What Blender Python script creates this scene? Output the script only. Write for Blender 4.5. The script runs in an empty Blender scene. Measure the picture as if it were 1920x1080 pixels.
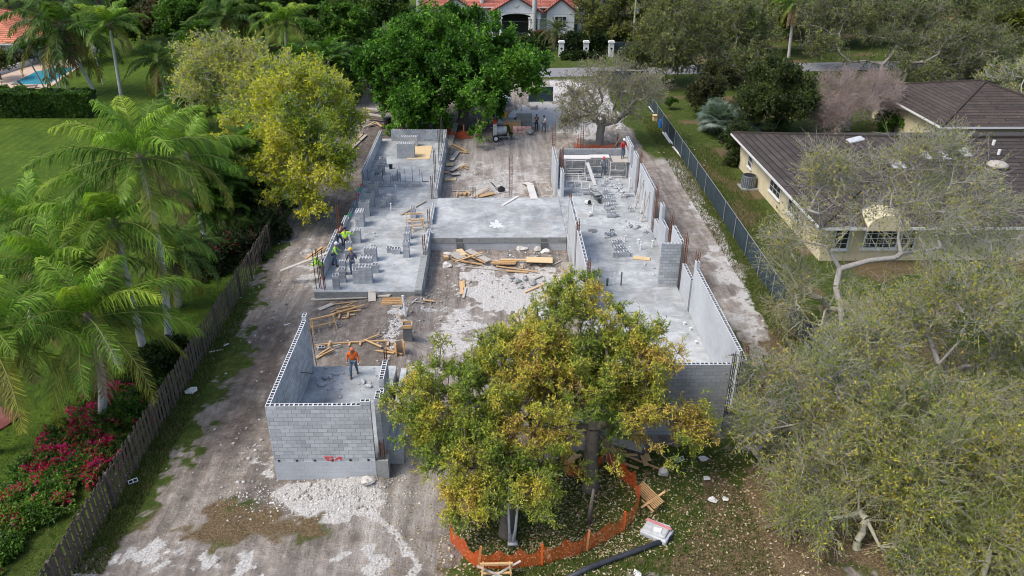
import bpy, bmesh, math, random
import numpy as np
from mathutils import Vector, Matrix
sc = bpy.context.scene
col = sc.collection
PI = math.pi
# ------------------------------------------------------------------ camera
FPX, PITCH, YAW, ROLL, CAMH = 1461.5, 0.48225586, 0.02467941, 0.0058281, 23.968
_f = np.array([math.sin(YAW)*math.cos(PITCH), math.cos(YAW)*math.cos(PITCH), -math.sin(PITCH)])
_r0 = np.array([math.cos(YAW), -math.sin(YAW), 0.0]); _u0 = np.cross(_r0, _f)
_r = _r0*math.cos(ROLL) + _u0*math.sin(ROLL); _u = -_r0*math.sin(ROLL) + _u0*math.cos(ROLL)
cd = bpy.data.cameras.new('camera'); cam = bpy.data.objects.new('camera', cd); col.objects.link(cam)
cam.matrix_world = Matrix(((_r[0], _u[0], -_f[0], 0), (_r[1], _u[1], -_f[1], 0), (_r[2], _u[2], -_f[2], CAMH), (0, 0, 0, 1)))
cd.sensor_width = 36; cd.lens = FPX/1920*36; cd.clip_start = 0.5; cd.clip_end = 2000
sc.camera = cam
# ------------------------------------------------------------------ sky, sun, exposure
SUN_EL, SUN_AZ = math.radians(55), math.radians(-112)     # azimuth clockwise from +Y (left, a little behind the camera)
w = bpy.data.worlds.new('World'); sc.world = w; w.use_nodes = True
nt = w.node_tree; bg = nt.nodes['Background']
sky = nt.nodes.new('ShaderNodeTexSky'); sky.sky_type = 'NISHITA'; sky.sun_disc = False
sky.sun_elevation = SUN_EL; sky.sun_rotation = SUN_AZ
sky.air_density = 1.0; sky.dust_density = 3.0; sky.ozone_density = 1.0
nt.links.new(sky.outputs[0], bg.inputs[0]); bg.inputs[1].default_value = 0.14
sl = bpy.data.lights.new('sun', 'SUN'); sl.energy = 1.6; sl.angle = math.radians(20); sl.color = (1, 0.95, 0.88)
so = bpy.data.objects.new('sun', sl); col.objects.link(so)
sd = Vector((math.sin(SUN_AZ)*math.cos(SUN_EL), math.cos(SUN_AZ)*math.cos(SUN_EL), math.sin(SUN_EL)))
so.rotation_euler = sd.to_track_quat('Z', 'Y').to_euler(); so.location = (0, 0, 60)
sc.view_settings.view_transform = 'Standard'; sc.view_settings.look = 'None'
sc.view_settings.exposure = 0.68; sc.view_settings.gamma = 1.0
try:
    sc.cycles.pixel_filter_type = 'BLACKMAN_HARRIS'; sc.cycles.filter_width = 1.0
    sc.cycles.max_bounces = 5; sc.cycles.diffuse_bounces = 3; sc.cycles.glossy_bounces = 2
    sc.cycles.transmission_bounces = 3; sc.cycles.transparent_max_bounces = 6
    sc.cycles.caustics_reflective = False; sc.cycles.caustics_refractive = False
except Exception: pass
# ------------------------------------------------------------------ helpers
def ray(px, py): return _f + _r*(px-960)/FPX - _u*(py-540)/FPX
def at(px, py, z=0.0):            # photo pixel -> point at height z
    d = ray(px, py); t = (z-CAMH)/d[2]
    return np.array([d[0]*t, d[1]*t, z])
def atY(px, py, Y):               # photo pixel -> point at distance Y
    d = ray(px, py); t = Y/d[1]
    return np.array([d[0]*t, Y, CAMH+d[2]*t])
def mpp(P):                       # metres per photo pixel at a point
    return float(np.dot(np.array(P)-[0, 0, CAMH], _f))/FPX
def q(r, x, y): return (r[0]+x/r[2], r[1]+y/r[2])
Z6=(480,220,4); Z7=(960,220,4); Z2=(480,490,4); Z3=(960,490,4)
D1=(560,400,6.75); D2=(640,230,6.3545); D3=(1020,230,6.354); D4=(1040,360,6); D6=(820,440,6); D8=(840,180,8); D9=(560,540,6); D10=(820,260,7.7125); D11=(800,760,3.2); D12=(1340,160,3)
def lerp(a, b, t): return a+(b-a)*t
def smooth(e0, e1, x):
    t = np.clip((x-e0)/(e1-e0), 0, 1); return t*t*(3-2*t)
def vnoise(x, y, seed=0):
    r = np.random.RandomState(seed); T = r.rand(257, 257)
    xi = np.floor(x).astype(int); yi = np.floor(y).astype(int); fx = x-xi; fy = y-yi
    fx = fx*fx*(3-2*fx); fy = fy*fy*(3-2*fy); xi &= 255; yi &= 255
    return (T[xi, yi]*(1-fx)+T[xi+1, yi]*fx)*(1-fy)+(T[xi, yi+1]*(1-fx)+T[xi+1, yi+1]*fx)*fy
def fbm(x, y, seed=0, o=4):
    s = 0; a = .5; n = 0
    for k in range(o):
        s = s+a*vnoise(x*2**k+17.3*k, y*2**k+5.1*k, seed+k); n += a; a *= .5
    return s/n
def tag(o, label=None, cat=None, group=None, kind=None):
    if label: o['label'] = label
    if cat: o['category'] = cat
    if group: o['group'] = group
    if kind: o['kind'] = kind
    return o
def thing(name, label, cat, loc=(0, 0, 0), group=None, rz=0):
    o = bpy.data.objects.new(name, None); col.objects.link(o); o.location = tuple(float(v) for v in loc)
    o.rotation_euler = (0, 0, rz); o.empty_display_size = .2
    return tag(o, label, cat, group)
def copy_tree(o, parent=None):
    c = o.copy(); col.objects.link(c); c.parent = parent
    for ch in o.children: copy_tree(ch, c)
    return c
class MB:
    """collects faces of several shapes for one mesh; vertices relative to self.o"""
    def __init__(s, o=(0, 0, 0)): s.v = []; s.f = []; s.uv = []; s.m = []; s.o = np.array(o, float)
    def face(s, pts, uv=None, m=0):
        k = len(s.v); s.v += [tuple(np.array(p, float)-s.o) for p in pts]; s.f.append(tuple(range(k, k+len(pts))))
        s.uv += list(uv) if uv is not None else [(0, 0)]*len(pts); s.m.append(m)
    def box(s, x0, x1, y0, y1, z0, z1, m=0, skip=''):
        P = lambda a, b, c: ((x0, x1)[a], (y0, y1)[b], (z0, z1)[c])
        F = {'b': [P(0,0,0),P(0,1,0),P(1,1,0),P(1,0,0)], 't': [P(0,0,1),P(1,0,1),P(1,1,1),P(0,1,1)],
             'f': [P(0,0,0),P(1,0,0),P(1,0,1),P(0,0,1)], 'k': [P(1,1,0),P(0,1,0),P(0,1,1),P(1,1,1)],
             'l': [P(0,1,0),P(0,0,0),P(0,0,1),P(0,1,1)], 'r': [P(1,0,0),P(1,1,0),P(1,1,1),P(1,0,1)]}
        for k, p in F.items():
            if k in skip: continue
            if k in 'fk': uv = [(a[0], a[2]) for a in p]
            elif k in 'lr': uv = [(a[1], a[2]) for a in p]
            else: uv = [(a[0], a[1]) for a in p]
            s.face(p, uv, m)
    def obox(s, c, ax, ay, az, m=0):      # centre and three half vectors
        c, ax, ay, az = (np.array(v, float) for v in (c, ax, ay, az))
        P = lambda i, j, k: c+ax*i+ay*j+az*k
        for p in ([P(-1,-1,-1),P(-1,1,-1),P(1,1,-1),P(1,-1,-1)], [P(-1,-1,1),P(1,-1,1),P(1,1,1),P(-1,1,1)],
                  [P(-1,-1,-1),P(1,-1,-1),P(1,-1,1),P(-1,-1,1)], [P(1,1,-1),P(-1,1,-1),P(-1,1,1),P(1,1,1)],
                  [P(-1,1,-1),P(-1,-1,-1),P(-1,-1,1),P(-1,1,1)], [P(1,-1,-1),P(1,1,-1),P(1,1,1),P(1,-1,1)]):
            s.face(p, [(0,0),(1,0),(1,1),(0,1)], m)
    def beam(s, a, b, wd, th, m=0, up=(0, 0, 1)):
        a = np.array(a, float); b = np.array(b, float); d = b-a; L = np.linalg.norm(d); d = d/L
        u = np.array(up, float)
        if abs(np.dot(u, d)) > .95: u = np.array([0., 1, 0])
        sd_ = np.cross(d, u); sd_ /= np.linalg.norm(sd_); u = np.cross(sd_, d)
        s.obox((a+b)/2, d*L/2, sd_*wd/2, u*th/2, m)
    def tube(s, pts, r, n=6, m=0, cap=True):
        pts = [np.array(p, float) for p in pts]; rs = r if hasattr(r, '__len__') else [r]*len(pts)
        rings = []
        for i, p in enumerate(pts):
            d = pts[min(i+1, len(pts)-1)]-pts[max(i-1, 0)]; d = d/(np.linalg.norm(d)+1e-9)
            a = np.cross(d, [0, 0, 1.0] if abs(d[2]) < .9 else [1.0, 0, 0]); a /= np.linalg.norm(a); b = np.cross(d, a)
            rings.append([p+rs[i]*(a*math.cos(2*PI*k/n)+b*math.sin(2*PI*k/n)) for k in range(n)])
        for i in range(len(rings)-1):
            for k in range(n):
                s.face([rings[i][k], rings[i][(k+1) % n], rings[i+1][(k+1) % n], rings[i+1][k]], None, m)
        if cap:
            s.face(rings[-1], None, m); s.face(rings[0][::-1], None, m)
    def lathe(s, prof, c=(0, 0, 0), n=16, m=0):
        c = np.array(c, float)
        R = [[c+np.array([r*math.cos(2*PI*k/n), r*math.sin(2*PI*k/n), z]) for k in range(n)] for r, z in prof]
        for i in range(len(R)-1):
            for k in range(n): s.face([R[i][k], R[i][(k+1) % n], R[i+1][(k+1) % n], R[i+1][k]], None, m)
        s.face(R[-1], None, m); s.face(R[0][::-1], None, m)
    def build(s, name, mats, parent=None, smooth=False, weld=True):
        me = bpy.data.meshes.new(name); me.from_pydata(s.v, [], s.f)
        if not isinstance(mats, (list, tuple)): mats = [mats]
        for m in mats: me.materials.append(m)
        ul = me.uv_layers.new(name='UVMap'); ul.data.foreach_set('uv', np.array(s.uv, np.float32).ravel())
        me.polygons.foreach_set('material_index', s.m)
        if smooth or weld:
            b = bmesh.new(); b.from_mesh(me); bmesh.ops.remove_doubles(b, verts=b.verts, dist=.0005); b.to_mesh(me); b.free()
        if smooth: me.polygons.foreach_set('use_smooth', [True]*len(me.polygons))
        me.update(); o = bpy.data.objects.new(name, me); col.objects.link(o)
        if parent is not None: o.parent = parent
        elif np.any(s.o != 0): o.location = tuple(s.o)
        return o
def npmesh(name, V, F, mat, parent=None, colr=None, smooth=False, link=True):
    """V (n,3), F list of (m,k) int arrays; colr (n,3) point colours"""
    me = bpy.data.meshes.new(name); me.vertices.add(len(V)); me.vertices.foreach_set('co', np.asarray(V, np.float32).ravel())
    F = [f for f in F if len(f)]
    nl = sum(f.size for f in F); npoly = sum(len(f) for f in F)
    me.loops.add(nl); me.loops.foreach_set('vertex_index', np.concatenate([f.ravel() for f in F]).astype(np.int32))
    me.polygons.add(npoly); tot = np.concatenate([np.full(len(f), f.shape[1], np.int32) for f in F])
    me.polygons.foreach_set('loop_start', (np.cumsum(tot)-tot).astype(np.int32))
    try: me.polygons.foreach_set('loop_total', tot)
    except Exception: pass
    if smooth: me.polygons.foreach_set('use_smooth', np.ones(npoly, bool))
    if colr is not None:
        a = me.attributes.new('tint', 'FLOAT_COLOR', 'POINT')
        a.data.foreach_set('color', np.concatenate([np.asarray(colr, np.float32), np.ones((len(V), 1), np.float32)], 1).ravel())
    me.materials.append(mat); me.update(calc_edges=True); me.validate()
    if not link: return me
    o = bpy.data.objects.new(name, me); col.objects.link(o)
    if parent is not None: o.parent = parent
    return o
# ------------------------------------------------------------------ materials
def newmat(name):
    m = bpy.data.materials.new(name); m.use_nodes = True; return m, m.node_tree, m.node_tree.nodes['Principled BSDF']
def N(nt, t, **kw):
    n = nt.nodes.new(t)
    for k, v in kw.items():
        if k.startswith('i_'):
            kk = k[2:]; kk = int(kk) if kk.isdigit() else kk.replace('_', ' ')
            n.inputs[kk].default_value = v
        else: setattr(n, k, v)
    return n
def ramp(nt, src, stops):
    r = nt.nodes.new('ShaderNodeValToRGB'); e = r.color_ramp.elements
    while len(e) < len(stops): e.new(.5)
    for i, (p, c) in enumerate(stops): e[i].position = p; e[i].color = (*c, 1) if len(c) == 3 else c
    nt.links.new(src, r.inputs[0]); return r.outputs[0]
def mixc(nt, fac, a, b, mode='MIX'):
    n = nt.nodes.new('ShaderNodeMix'); n.data_type = 'RGBA'; n.blend_type = mode
    for s_, v in ((n.inputs[0], fac), (n.inputs[6], a), (n.inputs[7], b)):
        if hasattr(v, 'type') and hasattr(v, 'node'): nt.links.new(v, s_)
        elif isinstance(v, (int, float)): s_.default_value = v
        else: s_.default_value = (*v, 1)
    return n.outputs[2]
def noise(nt, scale, detail=4, rough=.6, vec=None, dist=0):
    n = N(nt, 'ShaderNodeTexNoise', i_Scale=scale, i_Detail=detail, i_Roughness=rough, i_Distortion=dist)
    if vec is not None: nt.links.new(vec, n.inputs['Vector'])
    return n.outputs['Fac']
def math_(nt, op, a, b=None, c=None):
    n = nt.nodes.new('ShaderNodeMath'); n.operation = op
    for i, v in enumerate((a, b, c)):
        if v is None: continue
        if hasattr(v, 'node'): nt.links.new(v, n.inputs[i])
        else: n.inputs[i].default_value = v
    return n.outputs[0]
def objvec(nt): return nt.nodes.new('ShaderNodeTexCoord').outputs['Object']
def bump(nt, bs, h, strength=.3, dist=.02):
    b = N(nt, 'ShaderNodeBump', i_Strength=strength, i_Distance=dist); nt.links.new(h, b.inputs['Height']); nt.links.new(b.outputs[0], bs.inputs['Normal'])
def mat_noise(name, c1, c2, scale=4, rough=.85, c3=None, metal=0, bmp=.15, rnd=0):
    m, nt, b = newmat(name); v = objvec(nt); n = noise(nt, scale, 6, .65, v)
    st = [(.3, c1), (.7, c2)] if c3 is None else [(.28, c1), (.5, c2), (.72, c3)]
    c = ramp(nt, n, st)
    if rnd:
        oi = nt.nodes.new('ShaderNodeObjectInfo'); k = math_(nt, 'MULTIPLY_ADD', oi.outputs['Random'], rnd, 1-rnd/2)
        cc = nt.nodes.new('ShaderNodeCombineColor')
        for i in range(3): nt.links.new(k, cc.inputs[i])
        c = mixc(nt, 1.0, c, cc.outputs[0], 'MULTIPLY')
    nt.links.new(c, b.inputs['Base Color']); b.inputs['Roughness'].default_value = rough; b.inputs['Metallic'].default_value = metal
    if bmp: bump(nt, b, n, bmp)
    return m
def mat_plain(name, c, rough=.6, metal=0): return mat_noise(name, tuple(x*.85 for x in c), tuple(min(1, x*1.12) for x in c), 9, rough, None, metal, .05)
def mat_blocks(name, c1, c2, mortar, dust, dustamt=.35):
    m, nt, b = newmat(name); uv = nt.nodes.new('ShaderNodeUVMap').outputs[0]
    br = N(nt, 'ShaderNodeTexBrick', offset=.5, i_Color1=(*c1, 1), i_Color2=(*c2, 1), i_Mortar=(*mortar, 1), i_Scale=1.0)
    br.inputs['Mortar Size'].default_value = .009; br.inputs['Mortar Smooth'].default_value = .3; br.inputs['Bias'].default_value = .1
    br.inputs['Brick Width'].default_value = .4064; br.inputs['Row Height'].default_value = .2032
    nt.links.new(uv, br.inputs['Vector'])
    v = objvec(nt); n1 = noise(nt, 1.1, 5, .65, v); n2 = noise(nt, 14, 4, .7, v); n3 = noise(nt, .5, 3, .5, v)
    f = math_(nt, 'MULTIPLY', ramp(nt, n1, [(.35, (0,)*3), (.68, (1,)*3)]), dustamt*1.6)
    c = mixc(nt, f, br.outputs['Color'], dust)
    c = mixc(nt, .5, c, ramp(nt, n2, [(.3, (.72,)*3), (.7, (1.15,)*3)]), 'MULTIPLY')
    c = mixc(nt, .6, c, ramp(nt, n3, [(.3, (.78,)*3), (.65, (1.08,)*3)]), 'MULTIPLY')
    nt.links.new(c, b.inputs['Base Color']); b.inputs['Roughness'].default_value = .9
    h = math_(nt, 'MULTIPLY_ADD', br.outputs['Fac'], -1.0, n2); bump(nt, b, h, .35, .01)
    return m
M = {}
M['block'] = mat_blocks('concrete_blocks', (.33,.355,.375), (.53,.56,.58), (.13,.14,.15), (.50,.525,.55), .22)
M['block_dusty'] = mat_blocks('dusty_concrete_blocks', (.43,.455,.48), (.50,.525,.55), (.33,.35,.37), (.50,.525,.55), .6)
M['block_dark'] = mat_blocks('shaded_blocks', (.27,.285,.30), (.37,.385,.40), (.15,.155,.16), (.40,.41,.42), .4)  # darker copy for the camera-facing walls, their shade put into the colour
M['cell'] = mat_plain('block_cell', (.17,.18,.19), .95)  # shade inside the hollow cells put into a darker colour
M['loose'] = mat_noise('loose_block', (.30,.32,.34), (.46,.48,.50), 6, .92, None, 0, .2, .35)
def mat_slab():
    m, nt, b = newmat('slab_concrete'); v = objvec(nt)
    n1 = noise(nt, .22, 6, .62, v, .8); n2 = noise(nt, .9, 7, .7, v, .6); n3 = noise(nt, 9, 4, .7, v)
    c = ramp(nt, n1, [(.32, (.17,.18,.188)), (.5, (.34,.36,.368)), (.62, (.52,.54,.55))])
    d = ramp(nt, n2, [(.34, (.18,.188,.19)), (.5, (.34,.36,.362)), (.62, (.55,.57,.572))])
    c = mixc(nt, .5, c, d)
    c = mixc(nt, .35, c, ramp(nt, n3, [(.3, (.65,)*3), (.7, (1.2,)*3)]), 'MULTIPLY')
    mp = nt.nodes.new('ShaderNodeMapping'); nt.links.new(v, mp.inputs['Vector']); mp.inputs['Scale'].default_value = (.5, 3.2, 1); mp.inputs['Rotation'].default_value = (0, 0, .35)
    ns = noise(nt, 1.3, 6, .7, mp.outputs[0], 1.2); c = mixc(nt, ramp(nt, ns, [(.55, (0,)*3), (.68, (.55,)*3)]), c, (.58, .60, .60))
    nb = noise(nt, .45, 4, .6, v, .4); c = mixc(nt, ramp(nt, nb, [(.56, (0,)*3), (.72, (.45,)*3)]), c, (.27, .245, .22))
    vo = N(nt, 'ShaderNodeTexVoronoi', i_Scale=2.2); nt.links.new(v, vo.inputs['Vector'])
    sp = math_(nt, 'LESS_THAN', vo.outputs['Distance'], .05)
    c = mixc(nt, math_(nt, 'MULTIPLY', sp, .55), c, (.7, .7, .69))
    nt.links.new(c, b.inputs['Base Color']); b.inputs['Roughness'].default_value = .8; bump(nt, b, n3, .12)
    return m
M['slab'] = mat_slab()
M['concrete'] = mat_noise('formed_concrete', (.15,.158,.155), (.30,.31,.305), 2.2, .85, (.21,.22,.215))
M['concrete_dark'] = mat_noise('damp_concrete', (.10,.105,.11), (.18,.185,.19), 2.2, .8)
M['wood'] = mat_noise('new_timber', (.42,.24,.10), (.58,.38,.19), 5, .75, (.50,.31,.14), 0, .1, .35)
M['wood_grey'] = mat_noise('cement_stained_timber', (.30,.285,.265), (.46,.42,.36), 3, .85, (.38,.36,.33), 0, .1, .3)
M['wood_pale'] = mat_noise('pale_board', (.55,.52,.49), (.68,.66,.63), 3, .8)
M['ply'] = mat_noise('plywood', (.52,.36,.17), (.66,.50,.29), 2.5, .75, (.58,.43,.22), 0, .05, .2)
M['fence_wood'] = mat_noise('weathered_fence_wood', (.034,.027,.021), (.125,.10,.078), 2.5, .9, (.07,.056,.044))
M['rust'] = mat_noise('rusty_steel', (.10,.04,.022), (.20,.085,.045), 8, .85)
M['rebar'] = mat_noise('dark_steel', (.035,.03,.03), (.085,.07,.065), 8, .7)
M['galv'] = mat_noise('galvanised_steel', (.32,.33,.34), (.48,.49,.50), 5, .5, None, .4)
M['pvc'] = mat_plain('white_pvc', (.72,.72,.72), .45)
M['white'] = mat_plain('white_paint', (.70,.70,.68), .6)
M['black'] = mat_plain('black_plastic', (.018,.019,.022), .5)
M['darkpipe'] = mat_noise('black_pipe', (.022,.024,.032), (.045,.05,.062), 5, .6)
M['orange'] = mat_plain('orange_plastic', (.75,.13,.02), .55)
M['orangewood'] = mat_noise('orange_stained_stake', (.55,.20,.05), (.62,.30,.12), 6, .8)
M['red'] = mat_plain('red_paint', (.5,.04,.03), .5)
M['yellow'] = mat_plain('yellow_plastic', (.75,.45,.02), .5)
M['blue'] = mat_plain('blue_plastic', (.03,.13,.42), .5)
M['greyblue'] = mat_plain('grey_blue_paint', (.10,.12,.14), .5)
M['rock'] = mat_noise('limestone', (.34,.32,.29), (.62,.59,.55), 5, .95, (.48,.455,.42), 0, .4, .3)
M['glass'] = mat_plain('dark_glass', (.03,.035,.04), .12)
M['tyre'] = mat_plain('rubber', (.02,.02,.02), .8)
M['bark_grey'] = mat_noise('grey_bark', (.20,.185,.17), (.44,.42,.39), 7, .95, (.31,.29,.265), 0, .4)
M['bark_pale'] = mat_noise('pale_bark', (.30,.285,.26), (.52,.50,.47), 7, .95, (.40,.385,.355), 0, .4)
M['bark_olive'] = mat_noise('olive_twig_bark', (.20,.19,.135), (.42,.40,.30), 7, .95, (.31,.295,.21), 0, .4)
M['bark_oak'] = mat_noise('oak_bark', (.12,.11,.095), (.28,.26,.235), 7, .95, (.20,.185,.165), 0, .4)
M['bark_pink'] = mat_noise('pinkish_bark', (.22,.165,.145), (.42,.34,.31), 7, .95, (.32,.25,.225), 0, .4)
M['bark_dark'] = mat_noise('dark_bark', (.05,.042,.036), (.16,.135,.11), 6, .95, (.095,.08,.068), 0, .5)
M['palm_trunk'] = mat_noise('palm_bark', (.26,.25,.235), (.52,.51,.49), 5, .9, (.40,.39,.37), 0, .4)
def mat_leaf(name='leaves', trans=.34, rough=.5, spec=.25):
    m, nt, b = newmat(name); a = N(nt, 'ShaderNodeAttribute', attribute_name='tint')
    nt.links.new(a.outputs['Color'], b.inputs['Base Color']); b.inputs['Roughness'].default_value = rough
    b.inputs['Specular IOR Level'].default_value = spec
    t = nt.nodes.new('ShaderNodeBsdfTranslucent'); mx = nt.nodes.new('ShaderNodeMixShader'); mx.inputs[0].default_value = trans
    cc = mixc(nt, 1.0, a.outputs['Color'], (1.25, 1.35, .7), 'MULTIPLY'); nt.links.new(cc, t.inputs['Color'])
    nt.links.new(b.outputs[0], mx.inputs[1]); nt.links.new(t.outputs[0], mx.inputs[2])
    nt.links.new(mx.outputs[0], nt.nodes['Material Output'].inputs['Surface'])
    return m
M['leaf'] = mat_leaf()
M['tint'] = mat_leaf('tinted_bits', 0.0, .9, .1)
def mat_roof(name, c1, c2, pitch, c3=None):
    m, nt, b = newmat(name); uv = nt.nodes.new('ShaderNodeUVMap').outputs[0]
    br = N(nt, 'ShaderNodeTexBrick', offset=.5, i_Color1=(*c1, 1), i_Color2=(*c2, 1), i_Mortar=(*[x*.25 for x in c1], 1), i_Scale=1.0)
    br.inputs['Mortar Size'].default_value = pitch*.11; br.inputs['Mortar Smooth'].default_value = .4
    br.inputs['Brick Width'].default_value = pitch*7.3; br.inputs['Row Height'].default_value = pitch
    nt.links.new(uv, br.inputs['Vector']); v = objvec(nt); n = noise(nt, .7, 6, .65, v); n2 = noise(nt, 6, 4, .7, v)
    c = mixc(nt, .8, br.outputs['Color'], ramp(nt, n, [(.3, (.6,)*3), (.7, (1.25,)*3)]), 'MULTIPLY')
    if c3: c = mixc(nt, ramp(nt, n2, [(.56, (0,)*3), (.72, (.7,)*3)]), c, c3)
    nt.links.new(c, b.inputs['Base Color']); b.inputs['Roughness'].default_value = .85
    bump(nt, b, br.outputs['Fac'], .6, .04).__class__ if False else None
    bb = N(nt, 'ShaderNodeBump', i_Strength=.7, i_Distance=.05, invert=True); nt.links.new(br.outputs['Fac'], bb.inputs['Height']); nt.links.new(bb.outputs[0], b.inputs['Normal'])
    return m
M['roof_dark'] = mat_roof('dark_roof_tiles', (.044,.034,.028), (.070,.055,.046), .5)
M['roof_mossy'] = mat_roof('weathered_roof_tiles', (.044,.033,.027), (.072,.055,.044), .5, (.24,.15,.12))
M['roof_red'] = mat_roof('red_clay_tiles', (.34,.10,.07), (.46,.16,.11), .45)
M['roof_orange'] = mat_roof('orange_clay_tiles', (.52,.17,.09), (.60,.22,.12), .5)
M['roof_purple'] = mat_roof('maroon_roof_tiles', (.13,.045,.055), (.18,.065,.075), .5)
M['cream'] = mat_noise('cream_stucco', (.56,.48,.30), (.70,.62,.42), 1.2, .9)
M['stucco'] = mat_noise('white_stucco', (.62,.63,.64), (.74,.75,.75), 1.5, .9)
# ------------------------------------------------------------------ ground
def grow_axis(a, b, step, lo, hi, g=1.13):
    c = list(np.arange(a, b+1e-6, step)); s_ = step
    while c[-1] < hi: s_ = min(s_*g, 14); c.append(c[-1]+s_)
    s_ = step; L = []; x = a
    while x > lo: s_ = min(s_*g, 14); x -= s_; L.append(x)
    return np.array(L[::-1]+c)
MOUNDS = [(*at(1010, 488)[:2], 2.6, .9, .38), (*at(930, 482)[:2], 2.2, .8, .28), (*at(740, 590)[:2], 1.5, 1.6, .35), (*at(810, 570)[:2], 1.2, 1.4, .3),
          (*at(600, 935)[:2], 2.0, .9, .22), (*at(690, 905)[:2], 1.0, .5, .2), (*at(730, 625)[:2], .9, 1.6, .2), (*at(960, 260)[:2], 2, 1.2, .15)]
def gz(x, y):
    x = np.asarray(x, float); y = np.asarray(y, float); z = np.zeros_like(x)
    for mx, my, rx, ry, h in MOUNDS: z = z+h*np.exp(-((x-mx)/rx)**2-((y-my)/ry)**2)
    z = z+.48*smooth(-13.4, -11.2, x)*(1-smooth(-5.2, -3.6, x))*smooth(33.5, 37.5, y)*(1-smooth(44, 46.5, y))
    s_ = smooth(-16.5, -14.5, x)*(1-smooth(14.5, 16, x))*smooth(17, 20, y)*(1-smooth(92, 98, y))
    return z+s_*(.10*(fbm(x*.55, y*.55, 3, 4)-.5)+.10*(fbm(x*2.2, y*2.2, 9, 2)-.5))
def g(px, py):                     # pixel to a point on the ground
    p = at(px, py, 0)
    for _ in range(4): p = at(px, py, float(gz(p[0], p[1])))
    return p
def sdpoly(x, y, P):               # signed distance, negative inside
    d = np.full(x.shape, 1e9); ins = np.zeros(x.shape, bool); n = len(P)
    for i in range(n):
        ax, ay = P[i]; bx, by = P[(i+1) % n]; ex, ey = bx-ax, by-ay
        t = np.clip(((x-ax)*ex+(y-ay)*ey)/(ex*ex+ey*ey), 0, 1); d = np.minimum(d, (x-ax-t*ex)**2+(y-ay-t*ey)**2)
        c = ((ay > y) != (by > y)) & (x < (bx-ax)*(y-ay)/(by-ay+1e-12)+ax); ins ^= c
    d = np.sqrt(d); return np.where(ins, -d, d)
def pxpoly(*p): return [tuple(at(a, b)[:2]) for a, b in p]
GRASS_SOFT = [  # pixel outlines, edge softness, strength
    (pxpoly((60,1090),(250,800),(380,610),(480,455),(525,460),(485,560),(432,680),(400,790),(335,905),(230,1030)), 1.2, .95),
    (pxpoly((300,1000),(400,930),(480,905),(540,960),(640,985),(600,1040),(480,1030),(400,1050)), 1.0, .62),
    (pxpoly((830,1090),(850,1000),(880,930),(960,880),(1100,860),(1270,850),(1400,790),(1440,860),(1460,1090)), 1.0, .85),
    (pxpoly((1208,185),(1262,205),(1330,330),(1400,450),(1470,600),(1500,720),(1460,660),(1400,520),(1330,390),(1262,285),(1225,230)), .5, .95),
    (pxpoly((1330,590),(1380,620),(1420,700),(1440,800),(1390,760),(1350,660)), .8, .5),
    (pxpoly((1440,640),(1560,600),(1930,760),(1990,1100),(1370,1100),(1400,850),(1450,760)), 1.5, .85),
    (pxpoly((1200,190),(1240,200),(1225,160),(1235,130),(1215,130)), .8, .8)]
WHITE = [(pxpoly((510,925),(560,905),(700,900),(700,935),(665,960),(630,985),(580,975),(530,950)), .45, 1.0),
    (pxpoly((870,510),(960,505),(1075,520),(1040,560),(985,600),(900,590),(865,545)), 1.0, .95),
    (pxpoly((840,310),(1000,300),(1040,330),(1040,372),(840,372)), 2.2, .30),
    (pxpoly((1010,195),(1060,130),(1200,128),(1205,180),(1180,215),(1110,245),(1030,230),(985,225)), 3.6, .72),
    (pxpoly((140,1080),(180,1040),(330,1010),(480,1030),(520,1080)), .9, .70),
    (pxpoly((655,1080),(690,1035),(725,1030),(730,1060),(700,1085)), .5, .85),
    (pxpoly((620,1055),(650,1000),(660,1015),(640,1060)), .4, .6), (pxpoly((690,1010),(700,1008),(702,1030),(688,1030)), .25, .9),
    (pxpoly((735,985),(760,1030),(785,1060),(770,1075),(745,1030),(730,990)), .22, .75), (pxpoly((735,605),(755,600),(750,640),(735,680),(720,660)), .35, .85),
    (pxpoly((450,850),(500,830),(520,900),(480,905)), .7, .6), (pxpoly((815,600),(860,560),(930,600),(920,640),(840,690),(800,700)), 1.2, .45),
    (pxpoly((1260,270),(1310,350),(1380,470),(1430,600),(1425,640),(1395,600),(1330,450),(1270,320)), 1.0, .42),
    (pxpoly((560,470),(590,450),(600,520),(570,540)), 1.0, .45), (pxpoly((1315,870),(1330,870),(1340,935),(1375,940),(1375,948),(1320,948)), .25, .8)]
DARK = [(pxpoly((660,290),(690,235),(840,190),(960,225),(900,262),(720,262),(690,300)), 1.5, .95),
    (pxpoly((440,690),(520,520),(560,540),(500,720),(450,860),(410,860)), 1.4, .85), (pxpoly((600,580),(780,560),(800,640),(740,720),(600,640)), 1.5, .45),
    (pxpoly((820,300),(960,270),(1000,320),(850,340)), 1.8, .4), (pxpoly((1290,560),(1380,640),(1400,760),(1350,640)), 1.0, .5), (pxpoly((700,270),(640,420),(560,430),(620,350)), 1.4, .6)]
PALE = [(pxpoly((1225,235),(1262,285),(1310,350),(1380,460),(1430,600),(1440,680),(1400,640),(1350,520),(1300,400),(1250,320),(1200,270)), 1.6, .9),
    (pxpoly((840,260),(1040,250),(1045,372),(825,372)), 2.5, .65), (pxpoly((700,900),(830,880),(850,980),(830,1090),(560,1090),(640,980)), 2.0, .55), (pxpoly((560,440),(620,400),(600,520),(520,600),(520,520)), 2.0, .6),
    (pxpoly((1000,240),(1100,260),(1230,230),(1200,200),(1040,200)), 2.0, .6), (pxpoly((790,600),(960,540),(960,640),(800,700)), 2.0, .6), (pxpoly((140,1090),(200,1020),(520,1000),(640,1090)), 2.0, .5)]
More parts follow.
